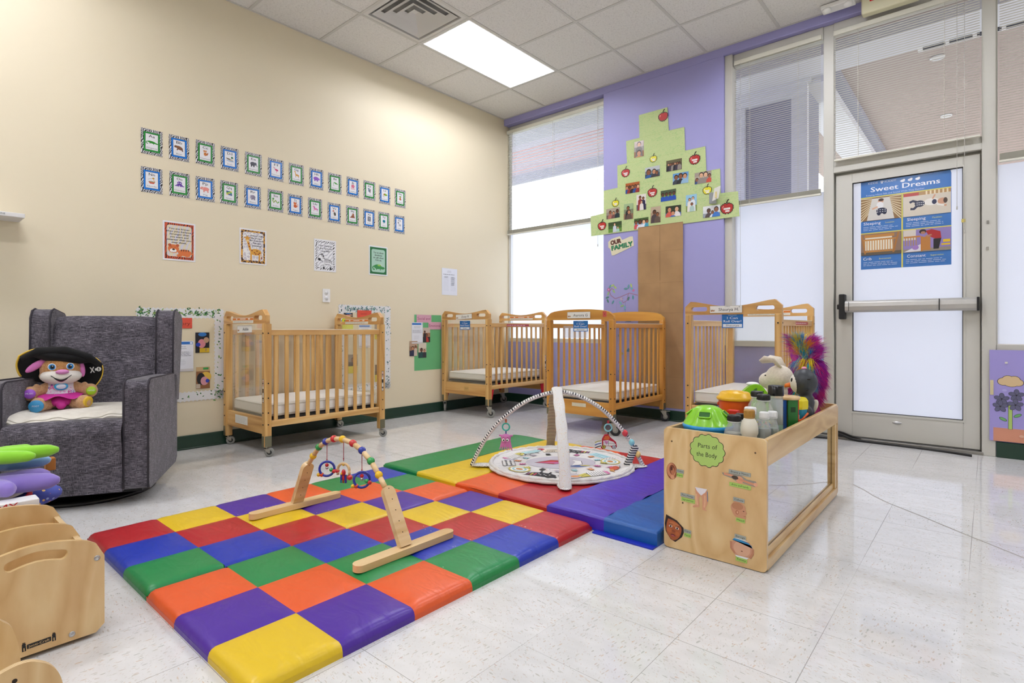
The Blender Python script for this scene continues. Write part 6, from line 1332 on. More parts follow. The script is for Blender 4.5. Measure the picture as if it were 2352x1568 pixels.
for i, (c, (y, z)) in enumerate(CARDS.items()):
    word, pic = PIC[c]; green = (i % 2 == 0) if i < 13 else ((i - 13) % 2 == 1); fc = '#2c8f3c' if green else '#1274d0'
    a = Art(dz=.0002, rough=.25); w, h = .131, .174; a.add([(-w / 2, -h / 2, 0), (w / 2, -h / 2, 0), (w / 2, h / 2, 0), (-w / 2, h / 2, 0)], [(0, 1, 2, 3)], ZB)
    a.rect(0, 0, w * .77, h * .77, '#2a2a30'); a.rect(0, 0, w * .755, h * .76, fc); a.rect(0, .001, w * .60, h * .64, '#2a2a30'); a.rect(0, .001, w * .575, h * .62, '#e8e8ea')
    [a.txt(c + c.lower(), ox, h * .225, .019, '#34343a', w=.037 if c not in 'IJLT' else .024) for ox in (-.0004, .0004)]; a.txt(word, 0, -h * .235, .0105, '#6f6f76', w=min(.07, .0095 * len(word)))
    a.at(0, 0, .00118)
    for s in pic:
        if s[0] == E_: a.el(s[1], s[2], s[3], s[4], s[5], s[6])
        elif s[0] == P_: a.poly(s[1], s[2])
        else: a.line(s[1], s[2], s[3])
    ms = [0, .02, -.015, .01, 0, -.01, .012][i % 7]
    o = a.build('alphabet_card'); o.matrix_world = on_cream(y, z, .0015, ms * .6)
    tag(o, 'zebra edged alphabet card %s%s with a %s, %s frame' % (c, c.lower(), word.lower().replace('x-ray', 'skeleton x-ray').replace('noodle', 'bowl of noodles'), 'green' if green else 'blue'), 'alphabet card', 'alphabet cards on cream wall')
# ---------------------------------------------------------------- four safari posters
def poster(name, label, y, z, paint, w=.213, h=.277):
    t = thing(name, label, 'poster', mat4=on_cream(y, z, .002)); a = Art(dz=.0002); sheet(a, w, h, '#e8e8ea', .001); a.at(0, 0, 1); paint(a); a.build('paper', t); return t
def lines_(a, ls, x, y, dy, size, wch, col='#26221e'):
    for k, s in enumerate(ls):
        for ox in (-.0006, .0006): a.txt(s, x + ox, y - k * dy + ox * .6, size * 1.12, col, w=wch * len(s), ital=.1)
def m_stripe2(n, c1, c2, f, r): 
    t = NT(n); P = t.map(rot=(0, 0, r)); nn = t.n('TexNoise', {'Vector': P, 'Scale': 14.0, 'Detail': 1}).outputs['Fac']; s = t.n('SeparateXYZ', {0: P}).outputs[0]; q = t.math('FRACT', t.math('MULTIPLY', t.math('MULTIPLY_ADD', nn, .06, s), float(f))); t.col(t.mix(t.math('GREATER_THAN', q, .35), hx(c1), hx(c2))); return t.set(Roughness=.5)
def m_cells(n, c1, c2, sc, th):
    t = NT(n); v = t.n('TexVoronoi', {'Vector': t.map(), 'Scale': float(sc)}, feature='DISTANCE_TO_EDGE'); t.col(t.mix(t.math('GREATER_THAN', v.outputs['Distance'], th), hx(c1), hx(c2))); return t.set(Roughness=.5)
tb, gb, zb2 = m_stripe2('tiger_print', '#2b1a14', '#c8502a', 70, .15), m_cells('giraffe_print', '#d9a03a', '#4a2c18', 42, .09), m_stripe2('zebra_border', '#17171a', '#e8e8ea', 62, .7)
ti, gi, zi = m_stripe2('tiger_page', '#d3d0da', '#ddd2b6', 36, .2), m_cells('giraffe_page', '#ecebe8', '#c9c4cc', 40, .09), m_stripe2('zebra_page', '#c6c6cc', '#f0f0f2', 40, .9)
def tiger(a):
    a.rect(0, 0, .19, .255, tb); a.rect(0, .002, .162, .222, ti, .018); lines_(a, ['You are braver', 'than you believe.', 'Stronger than', 'you seem and', 'smarter than you', 'may think.'], 0, .088, .0195, .0105, .0098)
    o = '#d9743a'; a.el(.035, -.078, .045, .024, o); a.el(.05, -.095, .022, .012, o); a.el(-.0, -.1, .018, .01, o); a.el(-.038, -.055, .036, .031, o); a.el(-.062, -.03, .011, .01, '#b8542a'); a.el(-.012, -.03, .011, .01, '#b8542a'); a.el(-.04, -.068, .022, .014, '#f2efe8'); a.el(-.038, -.06, .009, .006, '#1c1a1a')
    for x in (.01, .025, .04, .055): a.poly([(x, -.056), (x + .008, -.056), (x + .003, -.074)], '#1c1a1a')
    for x in (-.052, -.028): a.line([(x - .006, -.046), (x, -.043), (x + .006, -.046)], .0018, '#3a2418')
    a.line([(.078, -.085), (.092, -.082), (.088, -.07)], .009, o); a.line([(-.05, -.076), (-.038, -.08), (-.026, -.076)], .0016, '#1c1a1a')
poster('tiger_poster', 'orange tiger poster reading You are braver than you believe', -3.5285, 1.494, tiger)
def giraffe(a):
    a.rect(0, 0, .19, .255, gb); a.rect(0, .002, .162, .222, gi, .018); lines_(a, ['Stand tall.', 'Be proud.', 'Be yourself.', 'You are', 'amazing!'], .028, .088, .0195, .011, .0092)
    o = '#dca03c'; a.el(.02, -.04, .045, .026, o); a.line([(-.022, -.03), (-.042, .04)], .018, o); a.el(-.046, .058, .015, .022, o); a.el(-.046, .045, .012, .008, '#e8c98a'); a.line([(-.05, .078), (-.052, .09)], .003, '#8a5a22'); a.line([(-.042, .078), (-.04, .09)], .003, '#8a5a22')
    for x in (-.066, -.027): a.el(x, .068, .009, .005, '#c98a3a')
    for x in (-.016, .05): a.line([(x, -.05), (x - .002, -.112)], .013, o); a.el(x - .002, -.112, .007, .005, '#6a3a1c')
    for x, y in ((-.01, -.03), (.01, -.045), (.03, -.03), (.05, -.045), (.02, -.055), (-.03, .0), (-.035, .022), (.04, -.055)): a.el(x, y, .006, .005, '#8f3f1c')
    a.line([(.062, -.035), (.066, -.075)], .003, o); a.el(.067, -.082, .005, .01, '#8f3f1c')
poster('giraffe_poster', 'giraffe poster reading Stand tall, be proud, be yourself', -2.9995, 1.514, giraffe)
def zebra(a):
    a.rect(0, 0, .185, .25, zb2); a.rect(0, .0, .15, .215, zi, .016); lines_(a, ['I am Unique.', 'I am Special.', 'I am ME!'], .002, .085, .024, .0125, .0108)
    a.el(.02, -.055, .046, .024, '#1c1c20'); a.line([(-.016, -.045), (-.036, -.005)], .032, '#1c1c20'); a.el(-.046, -.02, .024, .028, '#1c1c20'); a.el(.02, -.055, .042, .02, '#eeeef0'); a.line([(-.016, -.045), (-.036, -.005)], .026, '#eeeef0'); a.el(-.046, -.02, .02, .024, '#eeeef0'); a.el(-.056, -.036, .014, .011, '#1c1c20')
    for x in (-.015, .05): a.line([(x, -.06), (x, -.1)], .014, '#eeeef0'); a.line([(x, -.1), (x, -.118)], .016, '#1c1c20')
    for k in range(6): a.line([(-.005 + k * .011, -.036), (-.003 + k * .011, -.062)], .004, '#1c1c20')
    for k in range(3): a.line([(-.04 + k * .006, .006 - k * .014), (-.016 + k * .004, .002 - k * .014)], .004, '#1c1c20'); a.line([(-.022, -.082 - k * .008), (-.008, -.082 - k * .008)], .003, '#1c1c20'); a.line([(.043, -.082 - k * .008), (.057, -.082 - k * .008)], .003, '#1c1c20')
    a.line([(-.045, .01), (-.03, .016), (-.012, -.012)], .006, '#1c1c20')
poster('zebra_poster', 'black and white zebra poster reading I am Unique', -2.370, 1.5075, zebra)
def croc(a):
    a.rect(0, 0, .19, .253, '#1f6b38'); a.rect(0, 0, .155, .215, '#a9cdb9', .02); lines_(a, ['Try to show', 'kindness', 'in all that', 'YOU do.'], .002, .075, .0235, .0135, .0105)
    g = '#3a8f4a'; a.el(-.005, -.056, .045, .022, g); a.el(.045, -.066, .028, .013, g); a.line([(-.045, -.05), (-.066, -.065), (-.055, -.085), (-.04, -.082)], .012, g); a.el(.03, -.038, .009, .008, '#e8efe8'); a.el(.03, -.038, .004, .004, '#1c2a20'); a.el(.01, -.042, .02, .008, '#8fc04a'); a.line([(-.02, -.07), (-.022, -.086)], .01, g); a.line([(.02, -.072), (.024, -.088)], .01, g)
poster('crocodile_poster', 'green crocodile poster reading Try to show kindness', -1.8105, 1.5135, croc)
# ---------------------------------------------------------------- plain sheets, outlet, bulletin boards
t = thing('wall_outlet', 'white double wall outlet on cream wall, between giraffe and zebra posters', 'outlet', mat4=on_cream(-2.36, 1.16, .0))
MB().prism(rrect(0, 0, .072, .116, .006), 0, .006, M['white']).build('cover_plate', t, bevel=.002)
for s in (-1, 1):
    mb = MB(); mb.lathe([(.017, .006), (.0165, .0085), (.001, .0085)], mat('#e2e2e0', .4), (0, s * .024, 0), 20); o = mb.build('socket', t); a = Art(); a.z = .0086; a.rect(-.006, s * .024 + .003, .0025, .008, '#3a3a3a'); a.rect(.006, s * .024 + .003, .0025, .008, '#3a3a3a'); a.el(0, s * .024 - .007, .0025, .0025, '#3a3a3a'); a.build('slots', o)
def wallsheet(name, label, cat, y0, z1, y1, z0, fn, off=.002, lift=None):
    w, h = abs(y1 - y0), abs(z1 - z0); t = thing(name, label, cat, mat4=on_cream((y0 + y1) / 2, (z0 + z1) / 2, off)); a = Art(dz=.00018); fn(a, w, h); a.build('paper', t); return t
def form(hand=True, head='#2f72c0'):
    def f(a, w, h):
        a.rect(0, 0, w, h, '#e6e8ee')
        if head: a.rect(0, h * .43, w * .92, h * .09, head); a.rect(w * .4, h * .43, w * .08, h * .07, '#e8eef6')
        a.scrib(0, h * .28, w * .6, h * .12, 2, '#55555c', .0022); a.scrib(0, h * .08, w * .86, h * .16, 4, '#5a5a62', .0022); a.scrib(-w * .05, -h * .2, w * .5, h * .2, 4, '#a0a0a8', .0014); a.rect(0, -h * .45, w, h * .07, '#d3cfce')
    return f
def roster(a, w, h):
    a.rect(0, 0, w, h, '#e4e7f0'); a.scrib(0, h * .38, w * .3, h * .08, 2, '#55555f', .002); a.scrib(0, h * .27, w * .8, h * .05, 1, '#33333c', .004)
    for k in range(12): a.line([(-w * .4, h * (.17 - k * .045)), (-w * .05, h * (.17 - k * .045))], .0009, '#a0a3ad'); a.line([(w * .05, h * (.17 - k * .045)), (w * .4, h * (.17 - k * .045))], .0009, '#a0a3ad')
    a.scrib(-w * .22, h * .17, w * .24, h * .07, 2, '#444450', .0028); a.scrib(w * .22, h * .03, w * .26, h * .34, 9, '#444450', .0028)
wallsheet('roster_sheet', 'white class roster sheet taped high on cream wall near the corner', 'paper', -.999, 1.516, -.774, 1.23, roster)
LAMN = m_glass('clear_laminate', '#fffdf6', .0, .2, .03)
def photo(a, w, h, seed, bgs, ppl, cl=None):
    """small snapshot: backdrop with a few people"""
    rs = random.Random(seed); a.rect(0, 0, w, h, bgs[0]); a.rect(0, -h * .32, w, h * .36, bgs[1])
    if len(bgs) > 2: a.rect(0, h * .32, w, h * .36, bgs[2])
    n = len(ppl)
    for k, (sk, sh, px, py, s) in enumerate(ppl):
        x, y, s = px * w, py * h, s * min(w, h); a.poly([(x - s * .9, -h / 2), (x - s * .75, y - s * .9), (x - s * .3, y - s * .45), (x + s * .3, y - s * .45), (x + s * .75, y - s * .9), (x + s * .9, -h / 2)], sh)
        a.el(x, y + s * .12, s * .5, s * .58, '#2a1d18'); a.el(x, y, s * .38, s * .46, sk); a.el(x - s * .14, y + s * .04, s * .05, s * .05, '#221512'); a.el(x + s * .14, y + s * .04, s * .05, s * .05, '#221512'); a.rect(x, y - s * .2, s * .24, s * .05, '#8f3f38')
def snap(seed, bgs, ppl): return lambda a, w, h: photo(a, w, h, seed, bgs, ppl)
SK = ['#c98f6a', '#8a5638', '#5f3a26', '#e0b08c', '#b07850']
def play1(a, w, h): a.rect(0, 0, w, h, '#1b1b22'); a.el(-w * .05, -h * .05, w * .28, h * .22, '#d98a92'); a.el(w * .28, h * .12, w * .2, h * .14, '#c9a080'); a.rect(w * .15, -h * .38, w * .7, h * .22, '#d9b52a'); a.el(-w * .3, -h * .1, w * .16, h * .1, '#1f3fb0'); a.el(0, h * .4, w * .3, h * .1, '#2b72b8'); a.txt('3', w * .25, -h * .36, h * .12, '#23408f')
def play2(a, w, h): a.rect(0, 0, w, h, '#8f5f38'); a.rect(0, h * .4, w, h * .2, '#c9a878'); a.el(w * .2, h * .05, w * .4, h * .22, '#e0b84a'); a.el(-w * .15, -h * .05, w * .3, h * .28, '#1a1a20'); a.el(w * .1, -h * .15, w * .28, h * .2, '#d99aa4'); a.el(w * .32, -h * .15, w * .14, h * .09, '#1f3fb0'); a.rect(w * .2, h * .42, w * .4, h * .1, '#3a9a4a'); a.rect(-w * .35, -h * .38, w * .3, h * .2, '#c9b9a4')
def redcard(txt):
    def f(a, w, h): a.rect(0, 0, w, h, '#d9503a'); a.line([(-w * .5, -h * .28), (w * .5, -h * .28)], .0012, '#b5402e'); a.txt(txt, w * .02, -h * .05, h * .34, '#7a2b20', w=w * .8, ital=.05)
    return f
# leaf bordered boards
def leafborder(label, y0, z1, y1, z0, cols, corner, seed):
    w, h = y1 - y0, z1 - z0; t = thing('leaf_border_board', label, 'bulletin board', mat4=on_cream((y0 + y1) / 2, (z0 + z1) / 2, .001)); a = Art(dz=.00005, rough=.6); rs = random.Random(seed); a.rect(0, 0, w - .02, h - .02, '#dfd3b3'); bw = .062
    for sx, sy, ww, hh in ((0, 1, w, bw), (0, -1, w, bw), (1, 0, bw, h), (-1, 0, bw, h)):
        cx, cy = sx * (w / 2 - bw / 2), sy * (h / 2 - bw / 2); n = int((ww if sy else hh) / .028); a.rect(cx, cy, ww - (.0 if sy else .0), hh, '#e4e4e4')
        for k in range(n):
            u = (k + .5) / n - .5
            for s2 in (-1, 1):
                p = (cx + u * ww, cy + s2 * bw / 2) if sy else (cx + s2 * bw / 2, cy + u * hh)
                a.el(p[0], p[1], .007, .007, '#e4e4e4', n=8)
        for k in range(int((ww if sy else hh) / .0034)):
            u = rs.uniform(-.5, .5); q = rs.gauss(0, .011)
            if corner == 'garland': u2 = u * (ww if sy else hh); q *= .5 + .9 * abs(math.sin(u2 * 38))
            p = (cx + u * ww, cy + q) if sy else (cx + q, cy + u * hh)
            a.z = .0006 + (k % 60) * .00002; a.el(p[0], p[1], rs.uniform(.006, .012), rs.uniform(.0025, .005), rs.choice(cols), rs.uniform(0, 3.1), n=7)
            if corner != 'garland' and rs.random() < .12: a.el(p[0] + .004, p[1], .0018, .0018, '#c04a4a', n=6)
    a.build('leaf_border', t); return t
leafborder('bulletin board with green leaf garland border, partly behind the armchair wing', -3.792, 1.013, -3.225, .348, ['#245c2c', '#35793a', '#5f9a48', '#98ad60', '#2c6a3c'], 'garland', 3)
leafborder('bulletin board with blue green leaf border, behind the far end of nearest crib', -2.235, 1.083, -1.672, .30, ['#2f5f66', '#4f8088', '#6f9a8f', '#8fb0a8', '#35524f'], 'dense', 4)
wallsheet('red_card', 'red card with handwritten sory ending, beside the armchair wing', 'card', -3.62, .948, -3.445, .873, redcard('Sensory'), .0045)
wallsheet('form_sheet', 'white form with blue header just right of the armchair wing', 'paper', -3.60, .782, -3.436, .563, form(), .0045)
wallsheet('photo_print', 'photo of children playing with yellow number toy, upper one beside the armchair', 'photo', -3.423, .843, -3.327, .694, play1, .0045)
wallsheet('photo_print', 'photo of child in black with pink toys, lower one beside the armchair', 'photo', -3.418, .589, -3.323, .43, play2, .0045)
wallsheet('red_card', 'red card at top of the board seen above the nearest crib headboard', 'card', -2.045, 1.040, -1.89, .965, lambda a, w, h: (a.rect(0, 0, w, h, '#d9503a'), a.scrib(0, h * .05, w * .5, h * .2, 1, '#7a2b20', .004)), .0045)
wallsheet('yellow_card', 'yellow card seen under the far headboard of the nearest crib', 'card', -2.205, .96, -2.09, .866, lambda a, w, h: (a.rect(0, 0, w, h, '#d9dc2e'), a.el(-w * .2, h * .3, .012, .01, '#3f8f5a')), .0045)
wallsheet('photo_print', 'dark photo strip behind the left handle of the far crib headboard', 'photo', -2.187, 1.012, -2.094, .965, play1, .0052)
wallsheet('form_sheet', 'white form with blue header seen through the nearest crib', 'paper', -2.030, .908, -1.890, .695, form(), .0045)
wallsheet('photo_print', 'dark photo above a yellow card seen between crib slats, left one', 'photo', -2.14, .635, -2.045, .53, snap(3, ['#8f8478', '#3a3030'], [(SK[1], '#3a3442', 0, 0, .4)]), .0045)
wallsheet('yellow_card', 'yellow card below dark photo between crib slats, left one', 'card', -2.14, .53, -2.045, .465, lambda a, w, h: a.rect(0, 0, w, h, '#d9c93a'), .0045)
wallsheet('photo_print', 'brown photo at upper right of the blue leaf board', 'photo', -1.855, .91, -1.760, .815, snap(4, ['#8a6f5a', '#4a3a34'], [(SK[0], '#5a4a44', 0, 0, .4)]), .0045)
wallsheet('yellow_card', 'yellow card under the brown photo, upper right of blue leaf board', 'card', -1.855, .815, -1.760, .77, lambda a, w, h: a.rect(0, 0, w, h, '#d9c93a'), .0045)
wallsheet('photo_print', 'dark photo at lower right of the blue leaf board', 'photo', -1.85, .53, -1.758, .434, snap(5, ['#5f5a5c', '#2a2628'], [(SK[1], '#332c30', 0, 0, .4)]), .0045)
wallsheet('yellow_card', 'yellow card under the dark photo, lower right of blue leaf board', 'card', -1.85, .434, -1.758, .37, lambda a, w, h: a.rect(0, 0, w, h, '#d9c93a'), .0045)
# green social and emotional board
wallsheet('green_board', 'green paper board left of the corner crib', 'bulletin board', -1.372, 1.012, -1.006, .445, lambda a, w, h: a.rect(0, 0, w, h, '#68b478'), .001)
def pinkt(txt):
    def f(a, w, h):
        a.rect(0, 0, w, h, '#d6a3b4')
        for s in (-.32, .3): a.line([(-w / 2, h * s), (w / 2, h * s)], .001, '#a8788c')
        a.txt(txt, 0, 0, h * .38, '#8a3550', w=w * .86)
    return f
wallsheet('pink_strip', 'pink paper strip reading Social and', 'label', -1.344, 1.012, -1.146, .933, pinkt('Social and'), .0025)
wallsheet('pink_strip', 'pink paper strip reading Emotional', 'label', -1.187, .939, -1.011, .862, pinkt('Emotional'), .0035)
wallsheet('form_sheet', 'white form with blue header on the green board', 'paper', -1.408, .933, -1.263, .716, form(), .0035)
wallsheet('photo_print', 'photo of a child by a red toy on the green board, topmost', 'photo', -1.261, .881, -1.164, .731, snap(7, ['#a87a5a', '#2a2226', '#c9b9a8'], [(SK[1], '#b8342c', .0, -.05, .34), (SK[2], '#2a2a30', -.25, .2, .24)]), .0042)
wallsheet('photo_print', 'photo overhanging the left edge of the green board', 'photo', -1.435, .746, -1.333, .595, snap(8, ['#9a7254', '#23233a', '#b99a80'], [(SK[0], '#2a2c4a', -.1, .0, .34), (SK[1], '#c9b9a8', .26, .1, .24)]), .0042)
wallsheet('photo_print', 'lowest photo on the green board, child in dark green', 'photo', -1.321, .726, -1.215, .574, snap(9, ['#c9b59c', '#2a3a3c', '#d6cbb8'], [(SK[2], '#1f4a4a', -.12, .0, .34), (SK[0], '#33333c', .25, -.05, .25)]), .0042)

# ---------------------------------------------------------------- paper family tree on the lilac pillar
TR = thing('paper_tree', 'large paper family tree, green stepped crown on brown trunk, on lilac pillar', 'paper tree', mat4=frameM((0, 0, 0), (1, 0, 0), (0, 0, 1), (0, -1, 0))); a = Art(dz=.00025); kr = m_noise('kraft_paper', [(.3, '#9c7a54'), (.7, '#b08c62')], 4, .8, .25); w = .458
zs = [.0, .293, .587, .90, 1.19, 1.49, 1.74]
for k in range(6):
    z0, z1 = zs[k], zs[k + 1]; off = (-.0012, .001)[k % 2]
    for s in (-1, 1): a.z += .0003; x0, x1 = (-w / 2, -.0) if s < 0 else (0, w / 2); a.add([(x0 + off, z0, a.z), (x1 + off, z0, a.z), (x1 + off, z1 + .004, a.z + .0012), (x0 + off, z1 + .004, a.z + .0012)], [(0, 1, 2, 3)], kr)
    a.z += .0016; a.line([(-w / 2, z1 + .001), (w / 2, z1)], .003, '#7d5f40'); a.line([(.001, z0 + .02), (.001, z1)], .0022, '#86663f')
a.build('trunk', TR, loc=(1.994, .12, .002))
cw = NT('crayon_green_paper'); n1 = cw.n('TexNoise', {'Vector': cw.map(scale=(26, 60, 1), rot=(0, 0, .5)), 'Scale': 1.0, 'Detail': 5, 'Distortion': 2.5}).outputs['Fac']; n2 = cw.n('TexNoise', {'Vector': cw.map(), 'Scale': 3.0, 'Detail': 2}).outputs['Fac']
cw.col(cw.mix(cw.math('MULTIPLY', cw.math('GREATER_THAN', n1, .56), cw.math('MULTIPLY_ADD', n2, 1.1, -.15)), hx('#bccb90'), hx('#8fbd76'))); cwm = cw.set(Roughness=.75)
pts = [(1.771, 2.969), (2.067, 2.969), (2.08, 2.744), (2.233, 2.741), (2.24, 2.52), (2.429, 2.52), (2.438, 2.295), (2.562, 2.294), (2.566, 2.074), (2.716, 2.067), (2.728, 1.848), (1.224, 1.839), (1.215, 2.047), (1.374, 2.059), (1.374, 2.291), (1.535, 2.295), (1.532, 2.52), (1.641, 2.52), (1.631, 2.744), (1.777, 2.744)]
MB().prism(pts[::-1], 0, .002, cwm).build('crown', TR, loc=(0, 0, .004))
mb = MB()
for z in (2.05, 2.29, 2.52, 2.745): x0 = min(p[0] for p in pts if abs(p[1] - z) < .03); x1 = max(p[0] for p in pts if abs(p[1] - z) < .03); mb.box((x0, z - .0008, .002), (x1, z + .0008, .0024), mat('#a3b873', .8))
mb.build('seam', TR, loc=(0, 0, .004))
RA = ["....bbb.bbb....", "..bbrrrbrrrbb..", ".brrrrrrrrrrrb.", "brrwrrrrrrrrrrb", "brwwrrrrrrrrrrb", "brwrrrrrrrrrrrb", "brrrrrrrrrrrrrb", "brrrrrrrrrrrrrb", ".brrrrrrrrrrrb.", ".brrrrrrrrrrrb.", "..brrrrrrrrrb..", "...bbrrbrrbb...", ".....bb.bb....."]
def apple(label, x, z, s, red, tag_):
    t = thing('paper_apple', label, 'paper apple', mat4=on_back(x, z - .01, .0075), group=None); a = Art(dz=.0004); c = s / 15; body = '#b3231f' if red else '#dfd624'; dk = '#1e120e'; n = len(RA)
    a.z = .0004; vs = {}
    for r, row in enumerate(RA):
        k = 0
        while k < 15:
            ch = row[k]; j = k
            while j < 15 and row[j] == ch: j += 1
            if ch != '.':
                x0, x1 = (k - 7.5) * c, (j - 7.5) * c; y1 = (n / 2 - r) * c; a.add([(x0, y1 - c, .0004), (x1, y1 - c, .0004), (x1, y1, .0004), (x0, y1, .0004)], [(0, 1, 2, 3)], mat({'b': dk, 'r': body, 'w': '#d98078' if red else '#ecec9a'}[ch], .4))
            k = j
    for i, (dx, dy) in enumerate(((0, 6.5), (0, 7.5), (.7, 8.5), (1, 9.5), (2, 9.9))): a.rect(dx * c, dy * c, c * 1.3, c * 1.15, dk)
    if tag_: a.rect(.0, -.002, s * .5, s * .14, '#e8e2de'); a.rect(s * .04, -s * .2, s * .32, s * .13, '#e8e2de'); a.scrib(0, -.002, s * .44, s * .06, 1, '#8a4a44', .0012)
    a.build('paper', t)
for l, x, z, s, r, g in (('red pixel apple at the top of the paper tree', 2.025, 2.899, .10, 1, 0), ('red pixel apple at left edge of the tree, third step down', 1.626, 2.436, .095, 1, 1), ('red pixel apple at upper right step of the tree', 2.331, 2.429, .105, 1, 1), ('red pixel apple in the middle of the paper tree', 1.914, 2.194, .10, 1, 1), ('red pixel apple at lower right tip of the tree', 2.621, 1.94, .115, 1, 1), ('red pixel apple at lower left tip of the tree', 1.355, 1.939, .10, 1, 1), ('yellow pixel apple highest on the paper tree', 1.925, 2.517, .075, 0, 1), ('yellow pixel apple on right side of the tree', 2.447, 2.127, .085, 0, 1), ('yellow pixel apple on lower left of the tree', 1.512, 2.15, .08, 0, 1)): apple(l, x, z, s, r, g)
o = '#c4662c'
PH = [(1.773, 2.635, 0, 'photo of woman holding a baby above a face, highest on the tree', ['#8f8a84', '#8a5a3a', '#b8a8a0'], [(SK[3], '#6f6a66', 0, .28, .42), (SK[0], '#c98a5a', 0, -.28, .5)]),
 (1.914, 2.384, 1, 'photo of two smiling people beside a bright window', ['#7c8288', '#3a4a5a', '#b9bfc4'], [(SK[1], '#2f5f9c', -.25, .0, .5), (SK[0], '#3a3a44', .12, -.02, .42), (SK[1], '#4a3a3c', .3, -.15, .32)]),
 (2.133, 2.408, 1, 'photo of formally dressed group under trees', ['#4a4a34', '#5f5648', '#5f5a3c'], [(SK[k % 3], ['#23232a', '#3a3040', '#8a8078'][k % 3], -.35 + k * .14, .1, .22) for k in range(6)]),
 (2.197, 2.273, 1, 'photo of three people under blue sky', ['#7fa8cc', '#8fb0cc', '#5f94c8'], [(SK[1], '#3a3f4a', -.28, .1, .4), (SK[1], '#23242c', 0, .15, .45), (SK[0], '#8fb4d0', .27, .12, .42)]),
 (2.408, 2.242, 1, 'photo of grandparents with two children', ['#b3a492', '#4a4a52', '#9c8f82'], [(SK[1], '#2f4a7a', -.36, -.15, .3), (SK[3], '#8a7f78', -.1, .2, .42), (SK[3], '#8a7f78', .16, .2, .42), (SK[1], '#c0452f', .38, .05, .32)]),
 (1.702, 2.267, 1, 'photo of a row of people against orange wall', ['#b36a34', '#26262e', '#a85a2a'], [(SK[(k * 2) % 5], ['#2f4f8f', '#8f2f2f', '#23232a'][k % 3], -.4 + k * .2, .05, .32) for k in range(5)]),
 (1.798, 2.109, 0, 'photo of adults holding a baby in front of white wall', ['#dcd6d0', '#5f5460', '#e0dad4'], [(SK[1], '#8f2f2f', -.12, .3, .28), (SK[1], '#26264a', .2, .22, .26), (SK[3], '#e0dcd6', .02, .0, .24)]),
 (2.077, 2.133, 1, 'photo of four people in matching blue jerseys', ['#6f9a4a', '#3f6a34', '#44543c'], [(SK[2], '#1f4fb0', -.36 + k * .24, .08, .32) for k in range(4)]),
 (2.3, 2.026, 0, 'photo of family in white on grass by the sky', ['#8fb4cc', '#7a8f4a', '#8fc0dc'], [(SK[0], '#e0dcd4', -.15, .2, .26), (SK[3], '#dfe4ea', .15, .26, .26), (SK[1], '#a8c4c0', .05, -.08, .26)]),
 (1.483, 2.044, 1, 'photo of people at a market, lower left of tree', ['#8f8578', '#6a5a52', '#a89c8c'], [(SK[1], '#a86a5f', -.2, .1, .32), (SK[0], '#6f4a4a', .05, .0, .3), (SK[2], '#23333a', .33, .12, .34)]),
 (1.659, 2.038, 0, 'photo of a seated couple outdoors with greenery behind', ['#7a8468', '#8a6a52', '#9cb48a'], [(SK[1], '#2a2a30', -.05, .2, .34), (SK[0], '#5f4a44', .05, -.05, .36)]),
 (1.948, 1.966, 0, 'dim brown photo of two people hugging, near the trunk', ['#a89078', '#8a6f58', '#b9a68f'], [(SK[2], '#4a3f44', -.12, .15, .38), (SK[1], '#5f5048', .18, .0, .34)]),
 (2.126, 1.976, 1, 'photo of family piled together in a dark garden', ['#2f3a26', '#3a5a9c', '#23301f'], [(SK[0], '#c9584a', -.25, .15, .42), (SK[3], '#e0dad8', .22, .15, .44), (SK[0], '#2f5fb0', -.02, -.2, .4)]),
 (2.485, 1.924, 1, 'photo of two women and a child in blue, lower right of tree', ['#d6dade', '#8f98a4', '#dfe2e4'], [(SK[2], '#4a3a3c', -.16, .05, .36), (SK[1], '#dce4ec', .06, -.12, .28), (SK[1], '#2f6fc0', .28, .1, .42)]),
 (1.506, 1.902, 1, 'photo of adult and child walking on grass, lowest left', ['#3f5f2c', '#5f8a3a', '#33482a'], [(SK[3], '#c9d0dc', -.02, .25, .24), (SK[3], '#a8d0c0', .22, -.1, .2)]),
 (1.797, 1.903, 1, 'photo of four people in white and red shirts, above trunk', ['#7fa8c0', '#a8c4d8', '#3f5a2c'], [(SK[1], '#c9505a', -.36, .1, .34), (SK[2], '#d8dee8', -.08, .1, .42), (SK[3], '#dde4ee', .18, .1, .38), (SK[1], '#3f9ab8', .4, .1, .32)])]
for x, z, land, lab, bgs, ppl in PH:
    w, h = (.153, .103) if land else (.103, .155); t = thing('family_photo', lab, 'photo', mat4=on_back(x, z, .0075, tilt=random.uniform(-.02, .02)), group='family photos on the paper tree'); a = Art(dz=.00012, rough=.25); a.z = .0003; photo(a, w, h, 1, bgs, ppl)
    # people may not spill past the print
    a.v = [(max(-w / 2, min(w / 2, v[0])), max(-h / 2, min(h / 2, v[1])), v[2]) for v in a.v]; a.build('print', t)
t = thing('family_photo', 'photo peeling off the tree with its white back showing', 'photo', mat4=on_back(2.515, 2.05, .009), group='family photos on the paper tree'); mb = MB(); mb.grid(lambda u, v: (-.05 + .085 * u ** .8 * (1 if True else 0), -.055 + .1 * v - u * .02, .055 * u ** 1.5), 8, 1, mat('#8f9498', .4)); mb.grid(lambda u, v: (.0 + .05 * u + .02 * (1 - v), .06 - .11 * v + .02 * u, .062 - .015 * u), 4, 1, mat('#dcdad2', .6)); mb.box((.024, -.025, .056), (.04, .03, .0585), mat('#d6c48a', .6)); mb.build('curled_print', t)
